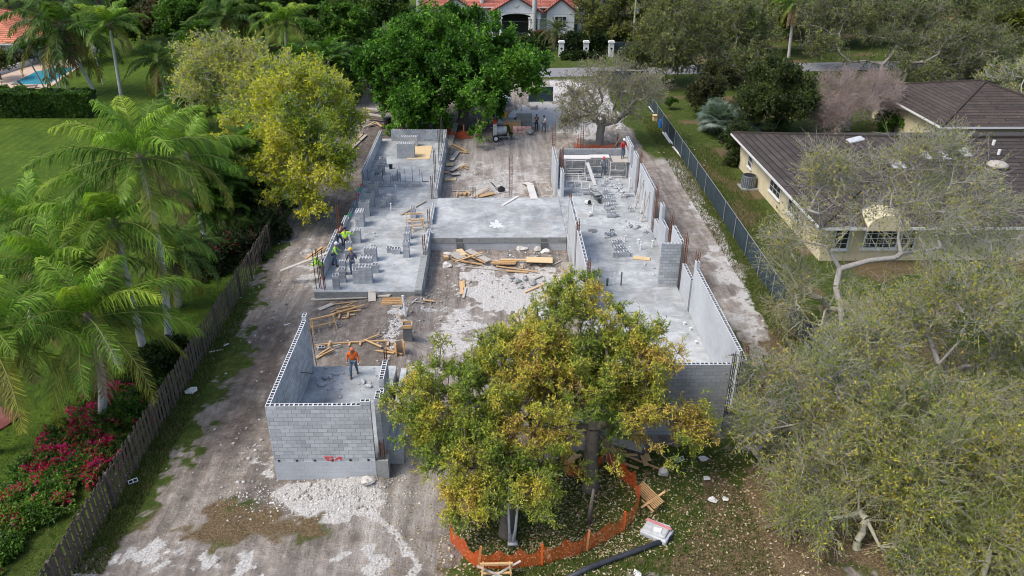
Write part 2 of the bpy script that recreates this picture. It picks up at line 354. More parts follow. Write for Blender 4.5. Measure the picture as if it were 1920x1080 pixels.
DRY = [(pxpoly((1240,1090),(1330,960),(1500,860),(1650,900),(1930,1000),(1930,1090)), 2.5, 1.0), (pxpoly((1430,640),(1560,600),(1930,760),(1990,1100),(1450,1000),(1420,800)), 2.5, .7), (pxpoly((250,1000),(420,880),(440,930),(520,930),(620,1000),(520,1040),(300,1030)), 1.2, .8),
    (pxpoly((800,940),(850,960),(830,1085),(780,1085)), .8, .6)]
gx = grow_axis(-19, 19.5, .17, -300, 300); gy = grow_axis(19.5, 70, .17, -40, 420, 1.05)
X, Y = np.meshgrid(gx, gy); nx, ny = len(gx), len(gy)
n1 = fbm(X*.35, Y*.35, 21, 5)-.5; n2 = fbm(X*1.3, Y*1.3, 31, 4)-.5; n3 = fbm(X*3.5, Y*3.5, 41, 3)-.5
def cover(lst, amp, wk=1.0):
    out = np.zeros_like(X)
    for P, wd, st in lst:
        wd = wd*wk; d = sdpoly(X, Y, P)+amp*wd*(n1*3+n2*2.2+n3*1.6); out = np.maximum(out, st*(1-smooth(-wd*.6, wd*.6, d)))
    return out
grass = cover(GRASS_SOFT, .9)
lawn = 1-smooth(-.3, .3, X+16.5+.3*n2)
east = smooth(-.4, .4, X-18.2+.4*n2)*smooth(15, 17, Y)
back = smooth(0, 3, Y-101+4*n1)*(1-np.exp(-((X-7)/7)**4)*(1-smooth(104, 110, Y)))
backR = smooth(-.8, .8, X-14.8-2*n1)*smooth(70, 76, Y)
backL = smooth(-1, 1, -X-16+3*n1)*smooth(60, 66, Y)
trail = [at(*p_)[:2] for p_ in [(530,925),(580,918),(640,935),(700,965),(745,1000),(760,1030),(785,1060),(765,1080)]]
td = np.full(X.shape, 1e9)
for (ax_, ay_), (bx_, by_) in zip(trail[:-1], trail[1:]):
    ex, ey = bx_-ax_, by_-ay_; t_ = np.clip(((X-ax_)*ex+(Y-ay_)*ey)/(ex*ex+ey*ey), 0, 1); td = np.minimum(td, np.hypot(X-ax_-t_*ex, Y-ay_-t_*ey))
grass = np.maximum.reduce([grass, lawn, east*.95, back, backR*.9])
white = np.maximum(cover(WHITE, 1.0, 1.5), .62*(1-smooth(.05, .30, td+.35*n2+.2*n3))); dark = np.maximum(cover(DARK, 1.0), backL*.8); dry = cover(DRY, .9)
dry = np.maximum(dry, .55*smooth(.02, .12, n1)*east)
Zg = gz(X, Y)
V = np.stack([X.ravel(), Y.ravel(), Zg.ravel()], 1)
ii = (np.arange(ny-1)[:, None]*nx+np.arange(nx-1)[None]).ravel()
gme = npmesh('ground', V, [np.stack([ii, ii+1, ii+1+nx, ii+nx], 1)], None or M['tint'], link=False, smooth=True)
za = gme.attributes.new('zone', 'FLOAT_COLOR', 'POINT')
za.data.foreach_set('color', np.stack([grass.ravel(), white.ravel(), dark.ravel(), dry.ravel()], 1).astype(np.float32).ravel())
la = gme.attributes.new('lawn', 'FLOAT', 'POINT')
la.data.foreach_set('value', (lawn*smooth(-4, 6, Y-25+0*X)).ravel().astype(np.float32))
pa = gme.attributes.new('pale', 'FLOAT', 'POINT'); pa.data.foreach_set('value', cover(PALE, 1.0).ravel().astype(np.float32))
def mat_ground():
    m, nt, b = newmat('ground'); v = objvec(nt)
    a = N(nt, 'ShaderNodeAttribute', attribute_name='zone'); sp = nt.nodes.new('ShaderNodeSeparateColor'); nt.links.new(a.outputs['Color'], sp.inputs[0])
    G, W, D, Dy = sp.outputs[0], sp.outputs[1], sp.outputs[2], a.outputs['Alpha']
    lw = N(nt, 'ShaderNodeAttribute', attribute_name='lawn').outputs['Fac']
    nA = noise(nt, .35, 8, .68, v, .5); nB = noise(nt, 2.0, 7, .72, v); nC = noise(nt, 9, 5, .75, v); nD = noise(nt, 28, 3, .7, v)
    mp = nt.nodes.new('ShaderNodeMapping'); nt.links.new(v, mp.inputs['Vector']); mp.inputs['Scale'].default_value = (1.6, .16, 1); mp.inputs['Rotation'].default_value = (0, 0, .12)
    nT = noise(nt, 1.2, 5, .65, mp.outputs[0], .4)
    dirt = ramp(nt, nA, [(.30, (.115,.092,.078)), (.48, (.285,.248,.215)), (.66, (.47,.43,.385))])
    dirt = mixc(nt, .55, dirt, ramp(nt, nB, [(.32, (.14,.115,.098)), (.52, (.31,.272,.238)), (.68, (.52,.475,.43))]))
    dirt = mixc(nt, .55, dirt, ramp(nt, nT, [(.36, (.42,.41,.40)), (.64, (1.4,1.37,1.33))]), 'MULTIPLY')
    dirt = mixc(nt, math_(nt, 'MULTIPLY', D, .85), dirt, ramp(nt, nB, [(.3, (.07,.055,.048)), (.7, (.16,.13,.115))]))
    pl_ = N(nt, 'ShaderNodeAttribute', attribute_name='pale').outputs['Fac']
    dirt = mixc(nt, math_(nt, 'MULTIPLY', pl_, .8), dirt, ramp(nt, nT, [(.33, (.30,.275,.25)), (.5, (.43,.40,.37)), (.66, (.58,.555,.52))]))
    wcol = ramp(nt, nC, [(.3, (.40,.38,.355)), (.5, (.58,.56,.535)), (.7, (.74,.725,.70))])
    wm = math_(nt, 'MULTIPLY_ADD', nB, .55, math_(nt, 'MULTIPLY_ADD', nC, .5, math_(nt, 'MULTIPLY', W, 1.25)))
    wm = ramp(nt, wm, [(.80, (0,)*3), (1.55, (1,)*3)])
    c = mixc(nt, wm, dirt, wcol)
    grn = ramp(nt, nB, [(.30, (.035,.055,.010)), (.5, (.065,.098,.020)), (.7, (.125,.145,.038))])
    lawnc = ramp(nt, nB, [(.32, (.055,.108,.013)), (.55, (.09,.158,.018)), (.72, (.135,.198,.032))])
    lawnc = mixc(nt, .85, lawnc, ramp(nt, nA, [(.3, (.52,.60,.65)), (.7, (1.28,1.15,1.0))]), 'MULTIPLY')
    wv = N(nt, 'ShaderNodeTexWave', i_Scale=.32, i_Distortion=1.2, i_Detail=2.0); nt.links.new(v, wv.inputs['Vector']); lawnc = mixc(nt, .35, lawnc, ramp(nt, wv.outputs['Fac'], [(.3, (.75,.8,.8)), (.7, (1.15,1.1,1.0))]), 'MULTIPLY')
    grn = mixc(nt, lw, grn, lawnc)
    dryc = ramp(nt, nC, [(.3, (.085,.058,.036)), (.5, (.17,.125,.075)), (.7, (.27,.21,.13))])
    dm = ramp(nt, math_(nt, 'MULTIPLY_ADD', nB, .8, Dy), [(.55, (0,)*3), (1.15, (1,)*3)])
    grn = mixc(nt, dm, grn, dryc)
    grn = mixc(nt, .75, grn, ramp(nt, nD, [(.28, (.45,.45,.45)), (.72, (1.5,1.45,1.3))]), 'MULTIPLY')
    gm = ramp(nt, math_(nt, 'MULTIPLY_ADD', nB, .5, math_(nt, 'MULTIPLY_ADD', nC, .45, G)), [(.72, (0,)*3), (1.15, (1,)*3)])
    c = mixc(nt, gm, c, grn)
    vo = N(nt, 'ShaderNodeTexVoronoi', i_Scale=3.6, i_Randomness=1.0); nt.links.new(v, vo.inputs['Vector'])
    pm = math_(nt, 'MULTIPLY', math_(nt, 'LESS_THAN', vo.outputs['Distance'], .11), math_(nt, 'SUBTRACT', 1.0, gm))
    c = mixc(nt, math_(nt, 'MULTIPLY', pm, .4), c, (.55,.53,.50))
    c = mixc(nt, .35, c, ramp(nt, nC, [(.3, (.62,)*3), (.7, (1.25,)*3)]), 'MULTIPLY')
    nt.links.new(c, b.inputs['Base Color']); b.inputs['Roughness'].default_value = .95; b.inputs['Specular IOR Level'].default_value = .15
    bump(nt, b, math_(nt, 'MULTIPLY_ADD', nC, .6, math_(nt, 'MULTIPLY_ADD', nT, .8, nB)), 1.0, .16)
    return m
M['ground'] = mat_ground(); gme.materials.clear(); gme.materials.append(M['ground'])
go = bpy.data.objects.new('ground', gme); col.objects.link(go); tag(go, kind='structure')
# road at the back, parallel to the far gardens
M['asphalt'] = mat_noise('pale_asphalt', (.17,.17,.175), (.27,.27,.275), 1.5, .9)
P0, P1 = at(1000, 137), at(1700, 122)
rd = (P1-P0)/np.linalg.norm(P1-P0); rn = np.array([-rd[1], rd[0], 0])
b = MB()
A, B = at(600, 150), P1+rd*120; A = P0-rd*np.dot(P0-A, rd)
b.face([A-rn*2.8+[0,0,.03], B-rn*2.8+[0,0,.03], B+rn*2.8+[0,0,.03], A+rn*2.8+[0,0,.03]])
tag(b.build('road', M['asphalt']), kind='structure')
# small stones and rubble scattered over the site
def scatter_stones(name, spots, smin, smax, c1, c2, seed, label, zb=None):
    r = np.random.RandomState(seed); Vs = []; Fs = []; Cs = []; k = 0
    base = np.array([[1,1,1],[1,-1,-1],[-1,1,-1],[-1,-1,1],[-1,-1,-1],[1,1,-1],[1,-1,1],[-1,1,1]], float)
    cube = np.array([[4,2,5,1],[3,6,0,7],[4,1,6,3],[5,2,7,0],[2,4,3,7],[1,5,0,6]])
    P = []
    for (x, y, rx, ry, n) in spots: P.append(np.stack([x+r.randn(n)*rx, y+r.randn(n)*ry], 1))
    P = np.concatenate(P); n = len(P); s_ = smin*(smax/smin)**(r.rand(n)**2.2)
    J = base[None]*(.55+.45*r.rand(n, 8, 3)); an = r.rand(n)*6.28
    J = J*s_[:, None, None]*np.array([1, .8, .55])
    c, s2 = np.cos(an)[:, None], np.sin(an)[:, None]
    V = np.stack([J[..., 0]*c-J[..., 1]*s2+P[:, :1], J[..., 0]*s2+J[..., 1]*c+P[:, 1:], J[..., 2]+((gz(P[:, 0], P[:, 1]) if zb is None else zb)+.25*s_)[:, None]], -1)
    F = (np.arange(n)[:, None, None]*8+cube[None]).reshape(-1, 4)
    t = r.rand(n)[:, None]; C = np.array(c1)*(1-t)+np.array(c2)*t
    o = npmesh(name, V.reshape(-1, 3), [F], M['tint'], None, np.repeat(C, 8, 0)); tag(o, label, 'rubble', None, 'stuff')
S = []
for (px, py, rx, ry, n) in [(600,930,1.5,.5,120),(1010,495,2.0,.8,450),(960,530,2.2,1.2,260),(1000,535,.9,.4,160),(800,570,1.0,1.5,260),(735,640,.5,1.2,200),(690,620,3,3,240),(930,340,4,5,260),
        (960,262,4,2,160),(520,560,1.6,5,200),(560,480,1,3,140),(1310,390,.7,8,260),(1395,600,1.0,4,160),(820,650,2,3,200),(1100,175,3,7,420),(470,870,1.2,2,160),(620,760,8,6,90),(760,1010,3,2,80),(1290,270,.6,4,90),(880,470,3,.6,120)]:
    p = at(px, py); S.append((p[0], p[1], rx, ry, int(n*.65)))
scatter_stones('rubble', S, .022, .11, (.24,.22,.20), (.52,.50,.47), 5, 'loose pale limestone chips scattered over the dirt')
def scatter_flat(name, spots, L, Wd, pal, seed, label, cat):
    r = np.random.RandomState(seed); P = np.concatenate([np.stack([at(px, py)[0]+r.uniform(-1, 1, n)*rx, at(px, py)[1]+r.uniform(-1, 1, n)*ry], 1) for px, py, rx, ry, n in spots])
    n = len(P); a = r.rand(n)*6.28; t = np.stack([np.cos(a), np.sin(a), r.uniform(-.3, .3, n)], 1); bb = np.stack([-np.sin(a), np.cos(a), r.uniform(-.4, .4, n)], 1)
    c = np.stack([P[:, 0], P[:, 1], gz(P[:, 0], P[:, 1])+.03], 1); s_ = r.uniform(.6, 1.2, n)[:, None]
    V = np.stack([c-t*L/2*s_, c+bb*Wd/2*s_, c+t*L/2*s_, c-bb*Wd/2*s_], 1).reshape(-1, 3)
    C = np.array(pal)[r.randint(0, len(pal), n)]*r.uniform(.7, 1.2, n)[:, None]
    o = npmesh(name, V, [np.arange(4*n).reshape(n, 4)], M['tint'], None, np.repeat(C, 4, 0)); tag(o, label, cat, None, 'stuff')
S2 = []
for (r_, x, y, rx, ry, n) in [(D3,790,680,.5,.9,60),(D3,880,720,.5,1.0,60),(D3,900,800,.6,.8,50),(D4,880,360,.7,.9,60),(D4,900,420,.7,.5,40),(D4,940,820,1.0,1.2,60),(D4,700,400,1.5,2,40),(D3,350,700,.9,1.2,60),(D3,450,620,.8,.8,40),(D3,760,900,.8,1.8,70),(D4,1100,420,.5,2.0,50),(Z3,900,100,1.5,.6,40),(D1,1000,620,1.2,1.0,30),(D1,560,700,.8,1.5,50),(D1,880,330,.5,.4,25),(D2,620,700,.8,1.2,40),(D2,330,900,.5,3.5,70),(Z2,600,900,.9,.7,60),(Z2,800,900,.5,.6,30),(Z6,1800,1000,3,.4,20)]:
    p = at(*q(r_, x, y), 1.0); S2.append((p[0], p[1], rx, ry, n))
p = at(600, 930); scatter_stones('crushed_rock', [(p[0], p[1], 1.7, .6, 1800)], .012, .06, (.45,.43,.40), (.74,.72,.69), 25, 'fine white crushed limestone spilled before the block room')
scatter_stones('slab_debris', S2, .02, .11, (.30,.31,.32), (.60,.61,.61), 15, 'small broken block chips and mortar crumbs on the concrete slabs', 1.0)
scatter_flat('fallen_leaves', [(1050,960,4.2,2.6,2600),(1200,930,5,3,1300),(1000,1050,4,1.5,900),(800,1000,2,3,300),(1450,980,5,4,1500)], .13, .07,
    [(.42,.36,.22),(.33,.26,.14),(.24,.16,.08),(.48,.43,.31)], 8, 'dry tan leaves littering the grass below the orange netting', 'leaves')
def grass_tufts(name, spots, seed, pal, label, h=(.08, .22)):
    r = np.random.RandomState(seed); V = []; C = []
    P = np.concatenate([np.stack([x+r.uniform(-1, 1, n)*rx, y+r.uniform(-1, 1, n)*ry], 1) for x, y, rx, ry, n in spots]); n = len(P)
    a = r.rand(n)*6.28; hh = r.uniform(*h, n); wd = r.uniform(.015, .035, n); ln = r.uniform(.02, .14, n); b2 = r.rand(n)*6.28
    z = gz(P[:, 0], P[:, 1]); c = np.stack([P[:, 0], P[:, 1], z-.01], 1); t = np.stack([np.cos(a)*wd, np.sin(a)*wd, 0*a], 1)
    tip = c+np.stack([np.cos(b2)*ln, np.sin(b2)*ln, hh], 1)
    V = np.stack([c-t, c+t, tip], 1).reshape(-1, 3); C = np.repeat(np.array(pal)[r.randint(0, len(pal), n)]*r.uniform(.7, 1.3, n)[:, None], 3, 0)
    o = npmesh(name, V, [np.arange(3*n).reshape(n, 3)], M['leaf'], None, C); tag(o, label, 'grass', None, 'stuff')
grass_tufts('grass', [(-16.2,27,.9,5,9000),(-16.3,36,.9,8,7000),(17.4,60,.8,28,14000),(20.4,62,1.8,14,14000),(5,24,6,2.5,9000),(20,32,3,8,9000),(13.6,37,.8,3,1500)], 4,
    [(.09,.13,.03),(.13,.16,.045),(.08,.115,.025),(.22,.19,.09)], 'rough grass growing along the fences and below the trees')
grass_tufts('lawn_grass', [(-26,34,8.3,12,40000),(-30,60,12,15,30000)], 6, [(.06,.13,.012),(.085,.16,.02),(.05,.11,.012),(.12,.17,.03)], 'short green lawn grass beyond the wooden fence', (.04, .09))
# ------------------------------------------------------------------ block walls of the building under construction
def wallbox(mb, x0, x1, y0, y1, z0, z1, cells=True, m=0, mc=1, endcells=''):
    """laid block wall along its longer side; open block cells in the top course"""
    mb.box(x0, x1, y0, y1, z0, z1, m, skip='t' if cells else '')
    if not cells: return
    alongx = (x1-x0) >= (y1-y0); L = (x1-x0) if alongx else (y1-y0); T = (y1-y0) if alongx else (x1-x0)
    n = max(1, round(L/.2032)); p = L/n; e = .033; dp = .22
    def W(u, v, z): return (x0+u, y0+v, z) if alongx else (x0+v, y0+u, z)
    fl = (lambda f: f) if alongx else (lambda f: f[::-1])
    for i in range(n):
        a, b_ = i*p, (i+1)*p
        ea = e if i % 2 == 0 else e*.65; eb = e*.65 if i % 2 == 0 else e
        o = [(a, 0), (b_, 0), (b_, T), (a, T)]; h = [(a+ea, e), (b_-eb, e), (b_-eb, T-e), (a+ea, T-e)]
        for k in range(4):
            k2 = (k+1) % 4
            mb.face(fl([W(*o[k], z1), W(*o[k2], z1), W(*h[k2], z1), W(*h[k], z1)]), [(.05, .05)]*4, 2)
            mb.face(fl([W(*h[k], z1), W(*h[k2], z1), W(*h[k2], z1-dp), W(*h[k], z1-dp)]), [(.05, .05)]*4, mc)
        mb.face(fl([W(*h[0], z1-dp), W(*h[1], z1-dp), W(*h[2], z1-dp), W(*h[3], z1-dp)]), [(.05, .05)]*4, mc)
M['rim'] = mat_noise('block_rim', (.52,.54,.56), (.66,.68,.70), 6, .9)
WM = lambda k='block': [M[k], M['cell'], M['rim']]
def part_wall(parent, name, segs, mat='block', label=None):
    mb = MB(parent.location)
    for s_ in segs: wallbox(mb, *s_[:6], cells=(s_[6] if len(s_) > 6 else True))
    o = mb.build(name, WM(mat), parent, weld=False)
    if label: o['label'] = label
    return o
def cage(parent, x, y, z0, z1, a=.13, b=.13, n=4, mat='rust', tie=.16, hook=False):
    """tied column cage of upright bars; child bars and ties"""
    c = thing('rebar_cage', None, None, (x-parent.location[0], y-parent.location[1], 0)) if parent is not None else None
    if parent is not None: c.parent = parent
    mb = MB(); r = .021
    cs = [(-a, -b), (a, -b), (a, b), (-a, b)] if n == 4 else [(-a, 0), (a, 0)]
    for i, (u, v) in enumerate(cs):
        h = z1+(.05*((i*7) % 3)); pts = [(u, v, z0), (u+.01, v, (z0+h)/2), (u, v, h)]
        if hook and i < 2: pts.append((u-.3, v, h+.02))
        mb.tube(pts, r, 5)
    mb.build('upright_bars', M[mat], c, weld=False)
    mb = MB(); z = z0+.1; pts = []; k = 0
    while z < z1-.1:
        u, v = cs[k % len(cs)]; pts.append((u*1.06, v*1.06, z)); z += tie/len(cs) if (k % len(cs)) == len(cs)-1 else .012; k += 1
        if (k % len(cs)) == 0: pts.append((cs[0][0]*1.06, cs[0][1]*1.06, z)); z += tie*.75
    mb.tube(pts, .013, 4, cap=False)
    mb.build('ties', M[mat], c, weld=False)
    return c
def dowel(mb, x, y, z0, z1, r=.012): mb.tube([(x, y, z0), (x+.015, y, z1)], r, 5)
# --- front left block room -----------------------------------------------------------------------
T = thing('block_room', 'unfinished room of tall grey block walls around a small slab, red marks on its front', 'building', (-7.5, 31.2, 0))
mb = MB(T.location); mb.box(-9.62, -5.27, 27.49, 35.0, -.2, 1.0, 0); mb.box(-5.02, -4.72, 28.3, 35.0, -.2, .86, 0); mb.box(-4.715, -4.25, 28.3, 35.6, -.2, .62, 0)
mb.build('slab', M['slab'], T)
part_wall(T, 'stem_wall', [(-9.845, -5.36, 27.27, 27.484, -.2, 1.04, False)], 'block_dusty', 'dusty lower course band under the front wall')
part_wall(T, 'front_wall', [(-9.83, -5.77, 27.285, 27.485, 1.04, 4.06), (-5.77, -5.365, 27.285, 27.485, 1.04, 4.26)])
part_wall(T, 'side_wall', [(-9.83, -9.625, 27.49, 35.0, -.2, 4.06), (-9.83, -9.625, 34.6, 35.0, 4.062, 4.27)], 'block')
part_wall(T, 'stepped_wall', [(-5.26, -5.03, 27.75, 28.4, -.2, 4.06), (-5.26, -5.03, 28.402, 29.25, -.2, 3.55), (-5.26, -5.03, 29.252, 30.85, -.2, 4.06), (-5.26, -5.03, 30.852, 31.3, -.2, 1.4)], 'block', 'stepped end wall with open block cells')
mb = MB(T.location); mb.box(-5.355, -4.81, 27.28, 27.74, -.2, 1.02, 0); mb.build('corner_footing', M['concrete'], T)
cage(T, -5.07, 27.5, 1.0, 1.9, .09, .1, 4); cage(T, -5.15, 31.0, 1.4, 4.5, .05, .06, 4)
mb = MB(T.location)
for k in range(9): mb.tube([(-5.3+.05*k, 27.36+.03*(k % 3), 1.02), (-5.32+.05*k+.04*((k*5) % 3-1), 27.36+.04*(k % 4), 1.25+.09*((k*3) % 4))], .008, 4)
mb.tube([(-9.5, 34.2, 1.1), (-9.52, 32.2, 2.5)], .02, 5); mb.tube([(-9.55, 35.2, .9), (-9.58, 35.1, 3.2)], .018, 5)
mb.build('loose_bars', M['rebar'], T, weld=False)
mb = MB(T.location)
for k in range(6):
    x = -9.66+k*.79
    mb.box(x, x+.09, 27.262, 27.283, 1.06, 1.15, 0)
mb.build('wall_hole', M['black'], T)['label'] = 'row of small dark weep holes'
mb = MB(T.location)                          # the sprayed red marks: 14-7
def stroke(pts, wd=.045):
    for a_, b_ in zip(pts[:-1], pts[1:]): mb.beam((a_[0], 27.272, a_[1]), (b_[0], 27.272, b_[1]), wd, .012, up=(0, 1, 0))
def pxs(*P): stroke([(atY(a_, b_, 27.27)[0], atY(a_, b_, 27.27)[2]) for a_, b_ in P])
pxs((608, 856.7), (616, 856.9), (624, 856.7)); pxs((609, 857), (611.5, 860), (614, 863)); pxs((615, 858), (615, 863)); pxs((613.5, 863.2), (618, 862.8), (621.5, 863)); pxs((623, 857), (622.6, 862), (623.4, 866))
pxs((627.5, 862.5), (631, 860.2), (636, 857), (639.3, 857.3), (639.6, 863)); pxs((628, 863.4), (632, 862)); pxs((631, 860.3), (638, 859.6))
mb.build('sprayed_marks', M['red_spray'] if 'red_spray' in M else mat_plain('red_spray', (.75,.07,.09), .8), T)
# --- left wing -----------------------------------------------------------------------------------
Lw = thing('wing_shell', 'long raised concrete slab at left with low block walls around its edge', 'building', (-8, 60, 0))
mb = MB(Lw.location); mb.box(-11.32, -4.63, 43.5, 76.2, -.2, 1.0)
mb.build('slab', M['slab'], Lw)
mb = MB(Lw.location); mb.box(-11.34, -5.06, 43.44, 43.498, -.2, .99); mb.build('edge_beam', M['concrete'], Lw)
mb = MB(Lw.location); mb.box(-5.05, -4.615, 43.38, 48.6, .9, 1.13); mb.build('edge_curb', M['concrete'], Lw)
part_wall(Lw, 'side_wall', [(-11.25, -11.05, 45.3, 50.9, .9, 2.05), (-11.25, -11.05, 52.9, 54.6, .9, 1.62)], 'block')
part_wall(Lw, 'side_wall', [(-11.25, -11.05, 63.2, 75.3, .9, 2.1)], 'block')
LC = MB(Lw.location); wallbox(LC, -11.25, -11.05, 54.602, 63.198, .9, 1.22); LC.build('low_wall', WM(), Lw, weld=False)
for (y0, y1, mk) in [(55.3,56.0,'green_spray'),(58.7,59.3,'red'),(59.6,60.3,'red'),(60.6,61.6,'green_spray'),(57.2,57.6,'greyblue'),(62.1,62.6,'red')]:
    if mk not in M: M[mk] = mat_plain(mk, (.05,.30,.16), .8)
    mb = MB(Lw.location); mb.box(-11.262, -11.04, y0, y1, 1.13, 1.226); mb.build('paint_mark', M[mk], Lw)
part_wall(Lw, 'back_wall', [(-10.15, -4.65, 75.3, 75.5, .9, 2.15)], 'block')
part_wall(Lw, 'side_wall', [(-4.87, -4.66, 60.2, 66.4, .9, 1.6), (-4.87, -4.66, 66.402, 71.5, .9, 1.95), (-4.87, -4.66, 72.3, 75.298, .9, 2.15)], 'block')
part_wall(Lw, 'low_wall', [(-4.87, -4.66, 48.7, 52.5, .9, 1.42), (-4.87, -4.66, 54.2, 57.6, .9, 1.42)], 'block')
part_wall(Lw, 'partition_wall', [(-11.04, -6.2, 62.4, 62.6, .9, 1.42)], 'block')
for (x, y, z1, k) in [(-4.95, 68.0, 4.2, 4), (-4.95, 71.9, 4.4, 4), (-5.05, 63.5, 3.9, 4), (-5.05, 59.6, 2.9, 4), (-4.85, 53.3, 2.6, 4), (-4.85, 48.7, 2.5, 4), (-11.15, 51.7, 3.6, 4)]:
    cage(Lw, x, y, 1.0, z1, .07, .08, k, 'rebar' if y > 60 else 'rust')
for (px, py) in [(591,543),(600,543),(608,542),(597,541)]:
    p = at(px, py, 1.0); mb = MB(Lw.location); dowel(mb, p[0]+.06, p[1]+.1, 1.0, 3.75, .026); mb.build('rebar_upright', M['rebar'], Lw, weld=False)
for k in range(8): mb = MB(Lw.location); dowel(mb, -10.6+k*.62, 62.5, 1.3, 2.0+.5*((k*3) % 3 == 0), .018); mb.build('rebar_upright', M['rebar'], Lw, weld=False)
tag_red = MB(Lw.location); tag_red.tube([(-10.75, 43.75, 1.0), (-10.78, 43.8, 2.0)], .035, 6); tag_red.build('tube', M['red'], Lw)
# vent pipes standing in the slab, one thing each
def stub(px, py, z, h, r=.055, label='', mat='pvc', lean=0.0, grp=None):
    p = at(px, py, z); mb = MB(p); mb.tube([p, p+np.array([lean, 0, h])], r, 8)
    mb.tube([p+np.array([lean, 0, h]), p+np.array([lean, 0, h+.02])], r*1.25, 8)
    return tag(mb.build('pipe_stub', M[mat], smooth=False), label, 'pipe', grp)
for i, (x, y, h, lb) in enumerate([(695,738,.4,'white pipe stub beside the leftmost short block stack on the slab'), (850,755,.22,'shortest white pipe stub alone in the middle of the left slab'), (648,800,.35,'white pipe stub behind the slanting block stack'),
        (592,1050,.6,'white pipe stub in front of the slanting block stack'), (688,560,.7,'tall white pipe stub at the low partition wall of the left slab'), (830,575,.6,'thin white pipe stub at the right part of the low partition wall')]):
    stub(*q(D2, x, y), 1.0, h, .06, lb)
mb = MB(at(*q(D2, 965, 705), 1)); p = mb.o
mb.tube([p, p+[0, 0, .85]], .03, 6); mb.tube([p+[0, 0, .03], p+[.55, 0, .03]], .03, 6)
tag(mb.build('pipe_stub', M['rebar']), 'dark bent pipe stub on the pale left slab', 'pipe')
# --- centre slab ---------------------------------------------------------------------------------
Cs = thing('raised_slab', 'wide raised concrete slab between the two wings with white powder spilled on it', 'slab', (0.3, 55, 0))
mb = MB(Cs.location); mb.box(-4.62, 5.24, 51.75, 59.75, -.2, 1.0); mb.build('slab', M['slab'], Cs)
mb = MB(Cs.location)
for a_, b_ in [(-4.62, -2.78), (-2.3, 3.35), (3.83, 5.22)]: mb.box(a_, b_, 51.66, 51.748, .62, 1.03)
mb.build('edge_beam', M['concrete'], Cs)
part_wall(Cs, 'retaining_wall', [(-4.62, -2.78, 51.70, 51.748, -.2, .618, False), (-2.3, 3.35, 51.70, 51.748, -.2, .618, False), (3.83, 5.22, 51.70, 51.748, -.2, .618, False)], 'block_dusty')
for a_ in (-2.775, 3.355):
    mb = MB(Cs.location); mb.box(a_, a_+.47, 51.56, 51.748, -.2, .66); mb.box(a_+.02, a_+.45, 51.68, 51.749, .66, .95); mb.build('pilaster', M['concrete_dark'], Cs)
mb = MB(); c0 = at(*q(Z6, 1800, 805), 1.004); rr = random.Random(4)
pts = []
for k in range(40):
    a_ = 2*PI*k/40; s_ = .30+.20*math.sin(3*a_+.6)**2+.22*rr.random()+(.28 if k in (9, 10, 11, 37, 38) else 0); pts.append(c0+np.array([math.cos(a_)*s_*.85, math.sin(a_)*s_*1.2, 0]))
mb.o = np.array(Cs.location); mb.face(pts); mb.build('powder_spill', mat_noise('white_powder', (.45,.46,.46), (.72,.72,.71), 6, .95), Cs, weld=False)
mb = MB(Cs.location)
for k in range(3): mb = MB(Cs.location); dowel(mb, -1.8+.12*k, 59.55, 1.0, 2.0, .018); mb.build('rebar_upright', M['rust'], Cs, weld=False)
cg = thing('rebar_column', 'tall rusty column cage standing alone behind the centre slab', 'rebar column', (*at(*q(D10, 1058, 870), 0.6)[:2], 0)); c_ = cage(cg, cg.location[0], cg.location[1], 0, 4.3, .12, .12, 4)
# --- right wing ----------------------------------------------------------------------------------
Rw = thing('wing_shell', 'long right wing of tall grey block walls with open corners and rusty column cages', 'building', (8.5, 50, 0))
mb = MB(Rw.location); mb.box(5.26, 11.63, 30.45, 66.6, -.2, 1.0); mb.build('slab', M['slab'], Rw)
XW0, XW1 = 11.64, 11.85
part_wall(Rw, 'wall_end', [(XW0, XW1, 30.62, 31.0, 1.022, 4.06)], 'block_dark')  # end face uses the darker copy, shade painted into its colour
part_wall(Rw, 'side_wall', [(XW0, XW1, 31.003, 40.2, -.2, 4.06), (XW0, XW1, 40.202, 40.62, -.2, 4.47)], 'block_dusty')
part_wall(Rw, 'side_wall', [(XW0, XW1, 41.0, 43.3, -.2, 2.95)], 'block_dusty')
part_wall(Rw, 'side_wall', [(XW0, XW1, 44.15, 46.85, -.2, 4.0)], 'block_dusty')
part_wall(Rw, 'pier_wall', [(10.38, 11.42, 43.95, 44.14, .95, 4.0), (11.422, 11.64, 43.95, 44.14, -.2, 4.0)], 'block')
part_wall(Rw, 'side_wall', [(XW0, XW1, 48.6, 50.2, -.2, 3.0), (XW0, XW1, 50.202, 51.0, -.2, 4.0), (XW0, XW1, 51.002, 52.4, -.2, 2.2)], 'block_dusty')
part_wall(Rw, 'side_wall', [(XW0, XW1, 53.45, 59.45, -.2, 4.0)], 'block_dusty')
part_wall(Rw, 'side_wall', [(XW0, XW1, 60.9, 62.75, -.2, 4.0), (XW0, XW1, 62.752, 63.95, -.2, 2.3)], 'block_dusty')
part_wall(Rw, 'side_wall', [(XW0, XW1, 63.952, 66.9, -.2, 4.0)], 'block_dusty')
part_wall(Rw, 'back_wall', [(5.75, XW0-.003, 66.61, 66.82, -.2, 2.9)], 'block_dark')
part_wall(Rw, 'front_wall', [(4.2, 10.98, 30.23, 30.44, -.2, 4.06)], 'block_dark')
part_wall(Rw, 'inner_wall', [(5.3, 5.51, 47.0, 51.75, -.2, 4.06)], 'block_dusty')
part_wall(Rw, 'inner_wall', [(5.3, 5.51, 40.6, 46.0, -.2, 4.06)], 'block_dusty')
part_wall(Rw, 'inner_wall', [(5.1, 5.31, 61.6, 66.5, -.2, 3.2)], 'block_dusty')
